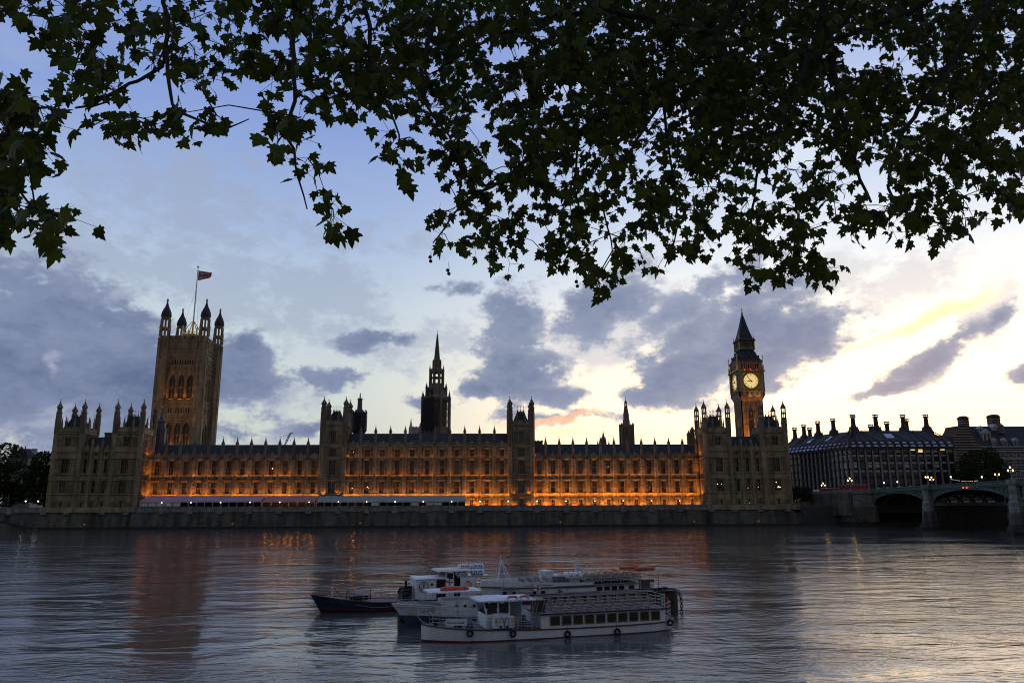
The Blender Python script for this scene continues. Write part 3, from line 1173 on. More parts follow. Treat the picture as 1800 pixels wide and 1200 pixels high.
# end pavilions, each with two towers rising straight from the river wall
def pavilion(name, label, bx, lits, chimney, bank):
    """bx = base x of: left tower (2), right tower (2)"""
    PY0, PY1 = 308.0, 320.0
    a0, a1, b0, b1 = bx
    o = thing(name, label, 'palace pavilion', ((a0 + b1) / 2, PY0 + 6, 6.5))
    m = MB()
    zs = [6.5, 13.2, 18.7, 20.9, 27.2, 29.8, 37.2]
    top = [(3.0, 13.9, 18.3), (3.1, 21.6, 26.9), (2.6, 32.4, 35.4)]
    for k, (u0, u1) in enumerate(((a0, a1), (b0, b1))):
        wins = [(1.0, 8.6, 10.2, 1, None)] + [(wd, a, b_, 4, lits.get((k, i))) for i, (wd, a, b_) in enumerate(top)]
        front_tower(o, m, u0, u1, PY0, PY1, zs, 43.4, 51.2, 37.6, 39.9, 1.0, wins, roof_top=44.6, tower_from=37.2, open_=bank)
    # three-bay middle
    my = PY0 + .7
    m.box(a1, b0, my + .9, PY1 - 1, 6.5, 30.2)
    n = 3
    bw = (b0 - a1) / n
    for i in range(n):
        xa, xb = a1 + bw * i, a1 + bw * (i + 1)
        xc = (xa + xb) / 2
        wl = [(xc, .8, 8.6, 10.2), (xc, 1.5, 13.9, 18.3), (xc, 1.5, 21.6, 26.9), (xc, 1.5, 28.1, 29.4)]
        wall_bay(m, xa, xb, (6.5, 30.4), wl, my)
        for j, (xc_, wd, zb, zt) in enumerate(wl[:3]):
            window(o, xc, my + .25, zb, wd, zt - zb, 2 if j else 1, 1, lit=lits.get((2, i, j)))
        m.extr([(xc - .9, 30.4), (xc + .9, 30.4), (xc, 33.4)], my - .1, my + .3)
        if i:
            m.lathe(xa, my - .1, [(.7, 6.5), (.7, 12.8), (.55, 13.2), (.55, 33.2), (.7, 33.2), (.1, 35.2)], 8)
    for z in zs[1:6]:
        string(m, a1, b0, z, my, .45, .36)
    crenel(m, a1, b0, 30.4, 32.2, my - .05, my + .25, 1.0)
    # battered foot on the river wall
    m.hexa([(a0 - .9, WY - 1.05, 6.4), (b1 + .9, WY - 1.05, 6.4), (b1 + .9, PY1, 6.4), (a0 - .9, PY1, 6.4),
            (a0 - .5, WY - .85, 8.2), (b1 + .5, WY - .85, 8.2), (b1 + .5, PY1, 8.2), (a0 - .5, PY1, 8.2)])
    m.build('wall', stone, o)
    r = MB()
    roof_mesh(r, a1 - .5, b0 + .5, my + .6, 30.6, my + 5, 36.2, 1.1)
    r.build('roof', slate, o)
    if chimney:
        c = MB()
        x = P(193, 765, 316).x
        c.box(x - 1.1, x + 1.1, 314, 317, 32, 38.2)
        c.box(x - 1.3, x + 1.3, 313.8, 317.2, 37.6, 38.0)
        c.build('chimney', stone_d, o)
    return o


pl = [P(82, 885, 308).x, P(136, 885, 308).x, P(186, 885, 308).x, P(244, 885, 308).x]
pl = [-172.6, -161.6, -149.6, -138.2]
lp = pavilion('palace_pavilion', 'unlit grey end pavilion beside the dark trees with two pinnacled towers', pl, {}, True, False)
pr = [89.9, 100.8, 113.6, 124.4]
rp = pavilion('palace_pavilion', 'end pavilion standing in front of the clock tower with a few lamps in its windows', pr,
              {(0, 0): [(-.3, .6, .22), (.25, .6, .28)], (1, 0): [(-.1, .75, .3), (.2, .35, .4), (.35, .3, .3), (.1, .3, .3)], (2, 1, 0): [(0, .25, .14)],
               (2, 1, 1): [(0, .25, .2)], (2, 2, 1): [(0, .3, .2)]}, False, True)
# warm spill on the inner flanks comes from floodlights at the ends of the wings
for o_, x_, sg in ((lp, -138.2, 1), (rp, 89.9, -1)):
    for z_, e_ in ((12.8, 650), (21.2, 450), (28.8, 260)):
        lamp('flood_beam', o_, (x_ + sg * 2.2, 313.5, z_), e_, SODIUM, .2, 'SPOT', 150, (-sg * .55, .2, 1))

# the twin towers of the middle range
CT = {}
for nm, (pa, pb_), lb in (('left', (562, 606.5), 'palace front tower near the scaffolded turret, first of the matching pair'),
                          ('right', (892.5, 937), 'palace front tower with steep roof, seen square on, second of the matching pair')):
    xa, xb = P(pa, 800, 316).x, P(pb_, 800, 316).x
    if nm == 'left':
        xa, xb = LW[-1] - .2, CW[0] + .3
    else:
        xa, xb = CW[-1] - .3, RW_[0] + .4
    o = thing('palace_tower', lb, 'palace tower', ((xa + xb) / 2, 320, TER), group='twin towers of the palace front')
    m = MB()
    wins = [(1.8, 8.0, 11.0, 2, None), (3.0, WB1, WT1 + .2, 4, None), (3.0, WB2, WT2, 4, None), (3.0, 28.5, 31.4, 4, None), (2.2, 33.9, 38.6, 3, None)]
    front_tower(o, m, xa, xb, Yf - 1.0, Yf + 9.5, [TER, Z1, Z2, Z2B, Z3, 32.3, 41.0], 46.5, 53.6, 41.2, 43.6, 1.12, wins, roof_top=47.5, tower_from=32.3)
    shield_band(m, xa + 1, xb - 1, Z2 + .2, Z2B, Yf - 1.0)
    m.build('wall', stone, o)
    for x_ in (xa + 2.2, xb - 2.2):
        flood(o, x_, Yf - 2.2, 12.8, 240, (0, .4, 1), 110)
        if nm == 'right':
            flood(o, x_, Yf - 2.2, 8.1, 260, (0, .4, 1), 140)
    lamp('flood_beam', o, (xb + .9, Yf - .2, 28.6), 60, SODIUM, .2, 'SPOT', 130, (-.5, .2, 1))
# ------------------------------------------------------------------ great square tower at the south end
def arch_openings(m, xa, xb, z0, z1, ops, y0, th):
    """wall between xa..xb, z0..z1 with pointed openings [(xc, w)] from zb to zt"""
    xs = xa
    for (xc, wd, zb, zt) in ops:
        m.box(xs, xc - wd / 2, y0, y0 + th, z0, z1)
        if zb > z0:
            m.box(xc - wd / 2, xc + wd / 2, y0, y0 + th, z0, zb)
        zs = zt - wd * .9
        n = 6
        left = [(xc - wd / 2, zs)]
        for i in range(1, n + 1):
            a = i / n
            left.append((xc - wd / 2 + wd / 2 * a, zs + wd * .9 * math.sin(a * PI / 2) ** .85))
        m.extr([(xc - wd / 2, z1)] + left + [(xc, z1)], y0, y0 + th)
        right = [(2 * xc - x, z) for x, z in left]
        m.extr([(xc, z1)] + right[::-1] + [(xc + wd / 2, z1)], y0, y0 + th)
        xs = xc + wd / 2
    m.box(xs, xb, y0, y0 + th, z0, z1)


VX0, VX1, VY0, VY1 = -165.9, -145.7, 384.0, 404.4
vz = lambda py: P(331, py, 384).z
vt = thing('square_tower', 'huge square stone tower with four crowned corner turrets and a flag mast', 'tower', ((VX0 + VX1) / 2, (VY0 + VY1) / 2, LAND))
xc0, yc0 = (VX0 + VX1) / 2, (VY0 + VY1) / 2
HW = (VX1 - VX0) / 2
ZT = vz(612)          # wall head
m = MB()
IN = HW - 1.4
m.box(xc0 - IN + 1.2, xc0 + IN - 1.2, yc0 - IN + 1.2, yc0 + IN - 1.2, LAND, ZT - 1)
stages = []
for k in range(4):
    q = Matrix.Translation((xc0, yc0, 0)) @ Matrix.Rotation(k * PI / 2, 4, 'Z')
    mm = MB(q)
    y0 = -HW + .9
    x0, x1 = -HW + 1.5, HW - 1.5
    lo = (vz(784), vz(741))
    hi = (vz(701), vz(657))
    ops = [(-4.5, 3.2), (0, 3.2), (4.5, 3.2)]
    mm.box(x0, x1, y0, y0 + 1.6, LAND, lo[0])
    arch_openings(mm, x0, x1, lo[0], vz(735), [(a, w_, lo[0] + .3, lo[1]) for a, w_ in ops], y0, 1.6)
    mm.box(x0, x1, y0, y0 + 1.6, vz(735), vz(725))
    small = [(-5.1 + i * 1.275, .72) for i in range(9)]
    arch_openings(mm, x0, x1, vz(725), vz(713.5), [(a, w_, vz(725) + .2, vz(715)) for a, w_ in small], y0, 1.6)
    mm.box(x0, x1, y0, y0 + 1.6, vz(713.5), hi[0])
    arch_openings(mm, x0, x1, hi[0], vz(650), [(a, w_, hi[0] + .3, hi[1]) for a, w_ in ops], y0, 1.6)
    mm.box(x0, x1, y0, y0 + 1.6, vz(650), vz(640.5))
    arch_openings(mm, x0, x1, vz(640.5), vz(629.5), [(a, w_, vz(640.5) + .2, vz(631)) for a, w_ in small], y0, 1.6)
    mm.box(x0, x1, y0, y0 + 1.6, vz(629.5), ZT)
    for py in (786, 736, 727, 712, 704, 650.5, 642, 628, 617, 611):
        string(mm, x0, x1, vz(py), y0, .5, .5)
    # lattice band above the windows and ribs on the piers between them
    for i in range(14):
        u = x0 + (x1 - x0) * (i + .5) / 14
        mm.extr([(u - .5, vz(647)), (u, vz(644)), (u + .5, vz(647)), (u, vz(650))], y0 - .25, y0 + .02)
    for u in (-6.55, -2.25, 2.25, 6.55):
        mm.box(u - .22, u + .22, y0 - .35, y0 + .02, lo[0] - 6, vz(652))
        for du in (-.42, .42):
            mm.box(u + du - .06, u + du + .06, y0 - .2, y0 + .02, lo[0], vz(652))
    # deep traceried parapet between the turrets
    n = 9
    for i in range(n):
        u = x0 + 1.4 + (x1 - x0 - 2.8) * (i + .5) / n
        w_ = (x1 - x0 - 2.8) / n
        mm.box(u - .16, u + .16, y0 - .1, y0 + .3, ZT, vz(593))
        mm.extr([(u - w_ * .42, vz(607)), (u, vz(601)), (u + w_ * .42, vz(607)), (u + w_ * .3, vz(607)), (u, vz(603.5)), (u - w_ * .3, vz(607))], y0 - .05, y0 + .25)
    mm.box(x0 + 1, x1 - 1, y0, y0 + .25, ZT, vz(606.5))
    mm.box(x0 + 1, x1 - 1, y0 + .06, y0 + .2, vz(606.5), vz(594))
    for i in range(3):
        u = -4.4 + 4.4 * i
        mm.extr([(u - 1.5, vz(600)), (u + 1.5, vz(600)), (u, vz(590))], y0 - .2, y0 + .02)
    mm.box(x0 + 1, x1 - 1, y0 - .2, y0 + .35, vz(594), vz(591))
    crenel(mm, x0 + 1, x1 - 1, vz(591), vz(588.5), y0 - .12, y0 + .25, 1.0)
    m.add(mm.v, mm.f)
m.build('wall', stone, vt)
# lancet windows in front and on the north flank
ti = Matrix.Rotation(PI / 2, 4, 'Z')
for (zb, zt) in ((vz(784) + .3, vz(741)), (vz(701) + .3, vz(657))):
    for a in (-4.5, 0, 4.5):
        window(vt, xc0 + a, yc0 - HW + 1.7, zb, 3.2, zt - zb - .3, 2, 1)
        window(vt, xc0 + HW - 1.7, yc0 + a, zb, 3.2, zt - zb - .3, 2, 1, rz=PI / 2)
    for a in (-4.5, 0, 4.5):
        lamp('flood_beam', vt, (xc0 + a, yc0 - HW - 1.2, zb - .8), 520 if zb > 60 else 700, SODIUM, .3, 'SPOT', 110, (0, .55, 1))
for s in (-8, 8):
    lamp('flood_beam', vt, (xc0 + s, VY0 - 22, 36), 3400, (1, .5, .16), .4, 'SPOT', 75, (-s * .01, .5, 1))
lamp('flood_beam', vt, (VX1 + 16, yc0, 36), 1600, (1, .5, .16), .4, 'SPOT', 75, (-.4, 0, 1))
# corner turrets
tz0, tz1, tz2, tz3 = vz(590), vz(570), vz(558), vz(524)
tm, tcap = MB(), MB()
r = 2.6
tm.lathe(0, 0, [(r + .25, LAND), (r + .25, vz(736)), (r, vz(733)), (r, vz(612)), (r * .92, vz(610)), (r * .92, vz(591))], 8)
for py in (786, 760, 736, 727, 704, 690, 675, 650.5, 642, 628, 611, 600):
    tm.prism(0, 0, vz(py) - .2, vz(py) + .35, r * 1.1, n=8)
for i in range(8):
    a = PI / 8 + i * PI / 4
    c, s_ = math.cos(a), math.sin(a)
    tm.prism(r * c, r * s_, LAND, vz(594), .28, n=4)
    tm.prism(r * .86 * c, r * .86 * s_, vz(591), vz(579), .52, n=4)
    tm.prism(r * .80 * c, r * .80 * s_, vz(576), vz(561), .46, n=4)
    tm.prism(r * 1.02 * c, r * 1.02 * s_, vz(578), vz(570), .18, .03, n=4)
tm.lathe(0, 0, [(r * .95, vz(580)), (r * 1.0, vz(577)), (r * .8, vz(575.5))], 8)
tm.lathe(0, 0, [(r * .84, vz(561)), (r * .9, vz(559)), (r * .8, vz(557))], 8)
h0 = vz(558)
hh = tz3 - h0
tcap.lathe(0, 0, [(r * .9, h0), (r * .98, h0 + hh * .07), (r * .94, h0 + hh * .2), (r * .7, h0 + hh * .38), (r * .38, h0 + hh * .55), (r * .2, h0 + hh * .7), (r * .13, h0 + hh * .82)], 12)
for i in range(8):
    a = i * PI / 4
    for f, rr in ((.1, 1.0), (.24, .92), (.4, .66)):
        tcap.ball((r * rr * math.cos(a), r * rr * math.sin(a), h0 + hh * f), .2, 6, 4)
tm = tm.build('turret', stone, mesh_only=True)
tcap = tcap.build('turret_cap', slate, mesh_only=True)
tf_ = MB()
tf_.lathe(0, 0, [(.15, h0 + hh * .8), (.55, h0 + hh * .86), (.62, h0 + hh * .92), (.3, h0 + hh * .95), (.12, h0 + hh * .97), (0, h0 + hh * 1.0)], 8)
tf_ = tf_.build('turret_crown', gilt, mesh_only=True)
for sx in (-1, 1):
    for sy in (-1, 1):
        k = .985 if sy < 0 else 1.0
        o = inst('turret', tm, vt, (sx * HW, sy * HW, -LAND))
        inst('turret_cap', tcap, o, (0, 0, 0))
        inst('turret_crown', tf_, o, (0, 0, 0))
# iron crown that carries the mast
m = MB()
zb = vz(592)
PX0 = P(344, 552, yc0).x - xc0
m.box(xc0 - 5, xc0 + 5, yc0 - 5, yc0 + 5, ZT - 1.2, zb - 1)
m.lathe(xc0, yc0, [(6.0, zb - 1), (3.2, zb + 3.5), (1.0, zb + 4)], 4, PI / 4)
for sx in (-1, 1):
    for sy in (-1, 1):
        cx_, cy_ = xc0 + sx * 3.6, yc0 + sy * 3.6
        m.prism(cx_, cy_, zb, zb + 4.8, .32, n=6)
        m.lathe(cx_, cy_, [(.5, zb + 4.8), (.1, zb + 7.4), (0, zb + 8.3)], 6)
        m.tube([(cx_, cy_, zb + 4.4), (xc0 + sx * 2.2, yc0 + sy * 2.2, zb + 7.0), (xc0 + sx * .4, yc0 + sy * .4, zb + 10.6)], [.24, .22, .18], 6)
for (u0, u1) in (((-3.6, -3.6), (3.6, -3.6)), ((3.6, -3.6), (3.6, 3.6)), ((3.6, 3.6), (-3.6, 3.6)), ((-3.6, 3.6), (-3.6, -3.6))):
    for dz in (1.2, 2.6, 4.2):
        m.bar((xc0 + u0[0], yc0 + u0[1], zb + dz), (xc0 + u1[0], yc0 + u1[1], zb + dz), .22)
    for i in range(1, 8):
        x_, y_ = u0[0] + (u1[0] - u0[0]) * i / 8, u0[1] + (u1[1] - u0[1]) * i / 8
        m.bar((xc0 + x_, yc0 + y_, zb), (xc0 + x_, yc0 + y_, zb + 4.2), .12)
m.prism(xc0, yc0, zb, zb + 11.2, .6, .42, n=8)
m.build('mast_crown', gilt, vt)
m = MB()
mt = P(351.3, 468.5, yc0)
m.tube([(xc0, yc0, zb + 10), (xc0, yc0, mt.z - .6)], [.36, .20], 8)
m.ball((xc0, yc0, mt.z - .2), .55, 8, 6)
m.build('flag_mast', ivory, vt)
m = MB()
for sx in (-1, 1):
    m.bar((xc0 + sx * 3.6, yc0 - 3, zb + 8), (xc0, yc0, mt.z - 12), .06)
m.build('stay', iron, vt)


# flags: a waving sheet, coloured by a function of (u, v)
def flag(name, label, cat, p0, w_, h_, pattern, dirx, droop=.25, cell=(30, 18), amp=.12, taper=0.0, tilt=0.0):
    o = thing(name, label, cat, p0)
    nx, ny = cell

    def pt(u, v):
        x = u * w_ * (1 - .12 * u)
        y = amp * w_ * math.sin(u * 7.5 + v * 1.5) * (0.3 + u)
        z = -v * h_ * (1 - taper * u) - droop * h_ * u * (0.6 + .4 * math.sin(u * 3 + v)) + tilt * x
        return (x * dirx[0] - y * dirx[1], x * dirx[1] + y * dirx[0], z)
    mb = MB()
    mb.add([pt(i / nx, j / ny) for i in range(nx + 1) for j in range(ny + 1)],
           [(i * (ny + 1) + j, i * (ny + 1) + j + 1, (i + 1) * (ny + 1) + j + 1, (i + 1) * (ny + 1) + j) for i in range(nx) for j in range(ny)])
    names = []
    idx = []
    for i in range(nx):
        for j in range(ny):
            k = pattern((i + .5) / nx, (j + .5) / ny)
            if k not in names:
                names.append(k)
            idx.append(names.index(k))
    c = mb.build('cloth', MATS[names[0]], o, smooth=True, local=True)
    for k in names[1:]:
        c.data.materials.append(MATS[k])
    c.data.polygons.foreach_set('material_index', idx)
    return o


mat('flag white', (.70, .69, .70), .85, var=.06)
mat('flag red', (.42, .04, .05), .85, var=.1)
mat('flag blue', (.045, .055, .19), .85, var=.1)


def union(u, v):
    a, b_ = (u - .5) * 2, (v - .5)
    if abs(u - .5) < .075 or abs(v - .5) < .12:
        return 'flag red'
    if abs(u - .5) < .11 or abs(v - .5) < .18:
        return 'flag white'
    d1 = abs(b_ * 2 - a)
    d2 = abs(b_ * 2 + a)
    d = min(d1, d2)
    return 'flag red' if d < .11 else ('flag white' if d < .24 else 'flag blue')


def cross(u, v):
    return 'flag red' if abs(u - .5) < .09 or abs(v - .5) < .14 else 'flag white'


fp = P(352.6, 475.5, yc0)
flag('national_flag', 'red white and blue crossed flag flying from the mast of the square tower', 'flag', (xc0 + .35, yc0 - .1, fp.z), 8.6, 5.6, union, (.97, -.2), .34, (48, 30), .075, .42)

# dark slated turret standing on the roof in front of the square tower
Y = 330
o = thing('roof_turret', 'small dark pointed turret on the roof at the foot of the square tower', 'roof turret', (P(281, 770, Y).x, Y, 30))
tx = o.location.x
z = lambda py: P(281, py, Y).z
m = MB()
m.lathe(tx, Y, [(2.4, 30), (2.4, z(757)), (2.7, z(756)), (2.2, z(753)), (1.9, z(746)), (1.9, z(742)), (2.2, z(741)), (1.2, z(737)), (.6, z(730)), (.2, z(722)), (.1, z(717))], 8)
for i in range(8):
    a = PI / 8 + i * PI / 4
    m.prism(tx + 2.3 * math.cos(a), Y + 2.3 * math.sin(a), 30, z(752), .22, .05, n=4)
m.build('spirelet', lead, o)
m = MB()
m.ball((tx, Y, z(716.5)), .32, 8, 6)
m.prism(tx, Y, z(716), z(712), .06, n=6)
m.build('finial', gilt, o)

# ------------------------------------------------------------------ central octagonal spire
CY = 352.0
sx0 = P(767, 700, CY).x
zc = lambda py: P(768, py, CY).z
cs = thing('central_spire', 'tall octagonal stone lantern tower with a needle spire rising behind the middle range', 'tower', (sx0, CY, LAND))
m = MB()
k = CY / 1320 * .985


def octo(r_px):
    return r_px * k


r1 = octo(25.5)
m.lathe(sx0, CY, [(r1, LAND), (r1, zc(752))], 8)
m.lathe(sx0, CY, [(r1 * .8, zc(752)), (r1 * .8, zc(700))], 8)
for i in range(8):
    a = PI / 8 + i * PI / 4
    c, s_ = math.cos(a), math.sin(a)
    x_, y_ = sx0 + r1 * c, CY + r1 * s_
    m.prism(x_, y_, LAND, zc(700), .75, .6, n=8)
    m.lathe(x_, y_, [(.75, zc(700)), (.5, zc(697)), (.1, zc(690)), (.04, zc(686))], 8)
    a2 = i * PI / 4
    c2, s2 = math.cos(a2), math.sin(a2)
    rr = r1 * .92
    # mullions of the tall window on each side
    for d in (-1.5, -.5, .5, 1.5):
        m.prism(sx0 + rr * c2 - s2 * d, CY + rr * s2 + c2 * d, zc(752), zc(703), .17, n=4)
    for py in (752, 741, 729, 717, 705):
        m.bar((sx0 + rr * c2 - s2 * 2.4, CY + rr * s2 + c2 * 2.4, zc(py)), (sx0 + rr * c2 + s2 * 2.4, CY + rr * s2 - c2 * 2.4, zc(py)), .32)
m.lathe(sx0, CY, [(r1, zc(704)), (r1 * 1.04, zc(702)), (r1 * 1.04, zc(700)), (r1 * .86, zc(697)), (r1 * .62, zc(681)), (r1 * .55, zc(679))], 8)
for i in range(8):        # flying buttress pinnacles on the shoulder
    a = PI / 8 + i * PI / 4
    x_, y_ = sx0 + r1 * .74 * math.cos(a), CY + r1 * .74 * math.sin(a)
    m.lathe(x_, y_, [(.55, zc(696)), (.5, zc(684)), (.65, zc(683)), (.1, zc(675)), (.03, zc(672))], 6)
r2 = octo(12.6)
for i in range(8):
    a = PI / 8 + i * PI / 4
    x_, y_ = sx0 + r2 * .88 * math.cos(a), CY + r2 * .88 * math.sin(a)
    m.prism(x_, y_, zc(680), zc(650), .52, n=6)
    x_, y_ = sx0 + r2 * 1.05 * math.cos(a), CY + r2 * 1.05 * math.sin(a)
    m.lathe(x_, y_, [(.36, zc(680)), (.32, zc(652)), (.4, zc(651)), (.05, zc(643)), (.02, zc(640))], 6)
m.lathe(sx0, CY, [(r2 * 1.1, zc(681)), (r2 * 1.1, zc(674.5)), (r2 * .5, zc(674.3))], 8)
for py in (664,):
    m.lathe(sx0, CY, [(r2 * .9, zc(py + .8)), (r2 * .9, zc(py - .8))], 8)
m.lathe(sx0, CY, [(r2 * .98, zc(655.5)), (r2 * 1.0, zc(650)), (r2 * .78, zc(648)), (octo(7.6), zc(647))], 8)
m.lathe(sx0, CY, [(octo(7.4), zc(648)), (octo(7.2), zc(635)), (octo(7.8), zc(634.5)), (octo(7.8), zc(633)), (octo(5.2), zc(632.5))], 8)
for i in range(8):
    a = PI / 8 + i * PI / 4
    x_, y_ = sx0 + octo(7.6) * math.cos(a), CY + octo(7.6) * math.sin(a)
    m.lathe(x_, y_, [(.3, zc(648)), (.28, zc(636)), (.05, zc(631))], 6)
m.build('lantern', stone_d, cs)
m = MB()
m.lathe(sx0, CY, [(octo(5.3), zc(633.5)), (octo(4.1), zc(620)), (octo(4.5), zc(619.7)), (octo(4.5), zc(618.8)), (octo(3.7), zc(618.5)), (octo(.9), zc(590)), (octo(1.2), zc(589)), (octo(1.2), zc(587.5)), (.05, zc(586))], 8)
for i in range(8):
    a = PI / 8 + i * PI / 4
    m.bar((sx0 + octo(5.3) * math.cos(a), CY + octo(5.3) * math.sin(a), zc(633)), (sx0 + octo(.9) * math.cos(a), CY + octo(.9) * math.sin(a), zc(590)), .24)
m.build('spire', stone_d, cs)
m = MB()
m.bar((sx0, CY, zc(588)), (sx0, CY, zc(580.5)), .12)
m.bar((sx0 - .5, CY, zc(584)), (sx0 + .5, CY, zc(584)), .12)
m.build('finial', iron, cs)
# scaffold sheeting on its left side
m = MB()
for (xa, xb, pa, pb_, dd) in ((-24, -2, 757, 736, 0), (-22, -3, 736, 716, .6), (-19, -3, 716, 701, 1.2), (-15, -5, 700, 686, 3)):
    m.box(sx0 + octo(xa), sx0 + octo(xb), CY - r1 - 1.6 + dd, CY - r1 * .6, zc(pa), zc(pb_) - .15)
for i in range(9):
    x_ = sx0 + octo(-24 + 22 * i / 8)
    m.bar((x_, CY - r1 - 1.9, LAND + 20), (x_, CY - r1 - 1.9, zc(703)), .12)
for py in range(704, 758, 6):
    m.bar((sx0 + octo(-24.5), CY - r1 - 1.9, zc(py)), (sx0 + octo(-1.5), CY - r1 - 1.9, zc(py)), .12)
m.build('scaffold', iron, cs)

# ------------------------------------------------------------------ ventilation turrets and small spires behind the roofs
Y = 334.0
vx = P(631.5, 740, Y).x
z = lambda py: P(631.5, py, Y).z
kk = Y / 1320 * .985
o = thing('ventilation_turret', 'squat black scaffolded turret with a narrow neck beside the front tower', 'turret', (vx, Y, 30))
m = MB()
m.lathe(vx, Y, [(11.4 * kk, z(761)), (13.2 * kk, z(757)), (13.2 * kk, z(726))], 8)
for i in range(16):
    a = 2 * PI * i / 16
    m.bar((vx + 13.3 * kk * math.cos(a), Y + 13.3 * kk * math.sin(a), z(757)), (vx + 13.3 * kk * math.cos(a), Y + 13.3 * kk * math.sin(a), z(724 - (i % 3))), .2)
for py in (757, 749, 741, 733, 726):
    m.lathe(vx, Y, [(13.4 * kk, z(py) - .14), (13.4 * kk, z(py) + .14)], 16)
m.build('drum', iron, o)
m = MB()
m.lathe(vx, Y, [(8, 30), (10.5 * kk, z(762))], 8)
m.build('base', stone_d, o)
m = MB()
m.lathe(vx, Y, [(12.6 * kk, z(727)), (8 * kk, z(722)), (4.6 * kk, z(718.5)), (4.0 * kk, z(703)), (4.6 * kk, z(702.5)), (4.4 * kk, z(700.5)), (1.3 * kk, z(699.5)), (1.0 * kk, z(693)), (.1, z(690.5))], 8)
for i in range(8):
    a = PI / 8 + i * PI / 4
    m.prism(vx + 12.4 * kk * math.cos(a), Y + 12.4 * kk * math.sin(a), z(727), z(720.5), .3, .22, n=4)
    m.prism(vx + 4.2 * kk * math.cos(a), Y + 4.2 * kk * math.sin(a), z(703), z(698.5), .14, .04, n=4)
m.build('cap', lead, o)

Y = 340.0
vx = P(1101, 745, Y).x
z = lambda py: P(1101, py, Y).z
kk = Y / 1320 * .985
o = thing('ventilation_tower', 'slim brown stepped tower with a domed cap behind the north wing roof', 'tower', (vx, Y, 28))
m = MB()
m.lathe(vx, Y, [(9.6 * kk * 1.41, 28), (9.6 * kk * 1.41, z(752))], 4)
m.lathe(vx, Y, [(10.4 * kk * 1.41, z(752)), (10.4 * kk * 1.41, z(749.5)), (9.4 * kk * 1.41, z(749))], 4)
for sx in (-1, 1):
    for sy in (-1, 1):
        m.lathe(vx + sx * 9.9 * kk, Y + sy * 9.9 * kk, [(.55, 28), (.5, z(748)), (.6, z(747.5)), (.1, z(743))], 8)
for sg in (-3.5, 0, 3.5):
    m.box(vx + sg * kk - .12, vx + sg * kk + .12, Y - 9.6 * kk - .25, Y - 9.6 * kk + .1, z(774), z(758))
m.build('base', stone_d, o)
m = MB()
m.lathe(vx, Y, [(6.6 * kk, z(750)), (6.3 * kk, z(738)), (5.4 * kk, z(737)), (5.2 * kk, z(727)), (4.5 * kk, z(726)), (4.3 * kk, z(721)), (3.4 * kk, z(718.5)), (3.2 * kk, z(714)), (2.6 * kk, z(713))], 8)
m.build('shaft', stone_d, o)
m = MB()
for i in range(8):
    a = PI / 8 + i * PI / 4
    m.prism(vx + 2.3 * kk * math.cos(a), Y + 2.3 * kk * math.sin(a), z(714), z(708.5), .1, n=4)
m.lathe(vx, Y, [(2.7 * kk, z(708.5)), (2.4 * kk, z(706.5)), (1.2 * kk, z(704)), (.3 * kk, z(702)), (.1, z(698))], 8)
m.build('cap', lead, o)

Y = 332.0
vx = P(1060.5, 770, Y).x
z = lambda py: P(1060.5, py, Y).z
o = thing('roof_spirelet', 'cluster of thin pointed spirelets on the north wing roof', 'spire', (vx, Y, 30))
m = MB()
m.lathe(vx, Y, [(1.3, 30), (1.1, z(773)), (1.3, z(772.5)), (.5, z(766)), (.2, z(760)), (.05, z(756))], 8)
for d, py in ((-3.4 * .25, 769), (3.2 * .25, 770), (-1.9, 775), (1.9, 775)):
    m.lathe(vx + d * 1.3, Y + .4, [(.5, 30), (.45, z(py + 6)), (.1, z(py)), (.03, z(py - 3))], 6)
m.build('spires', stone_d, o)

# stair turrets on the roof next to the clock tower pavilion
for j, (px, pt_, r_, lb) in enumerate(((1211, 700 + 55, .9, 'thin stair turret with a pointed cap, lower of two beside the end pavilion'),
                                      (1217.5, 748, 1.0, 'thin stair turret with a pointed cap, taller of two beside the end pavilion'))):
    Y = 324.0
    vx = P(px, 770, Y).x
    z = lambda py: P(px, py, Y).z
    o = thing('stair_turret', lb, 'turret', (vx, Y, 30), group='stair turrets on the north roof')
    m = MB()
    m.lathe(vx, Y, [(r_, 28), (r_, z(pt_ + 10)), (r_ * 1.25, z(pt_ + 9.5)), (r_ * 1.2, z(pt_ + 8.5)), (r_ * .8, z(pt_ + 6)), (r_ * .2, z(pt_ + 2)), (.04, z(pt_))], 8)
    for pq in (22, 16):
        m.prism(vx, Y, z(pt_ + pq) - .15, z(pt_ + pq) + .15, r_ * 1.12, n=8)
    m.build('shaft', stone_d, o)

# battlemented roof block just right of the second front tower
o = thing('roof_block', 'small battlemented roof block just right of the second front tower', 'roof block', (P(946, 778, 328).x, 328, 30))
xa, xb = P(938, 778, 328).x, P(954, 778, 328).x
m = MB()
m.box(xa, xb, 328, 334, 28, zat(776.5, 946, 328))
crenel(m, xa - .2, xb + .2, zat(776.5, 946, 328), zat(773.5, 946, 328), 327.8, 328.3, 1.4)
crenel(m, xa - .2, xb + .2, zat(776.5, 946, 328), zat(773.5, 946, 328), 333.8, 334.3, 1.4)
m.build('wall', stone_d, o)

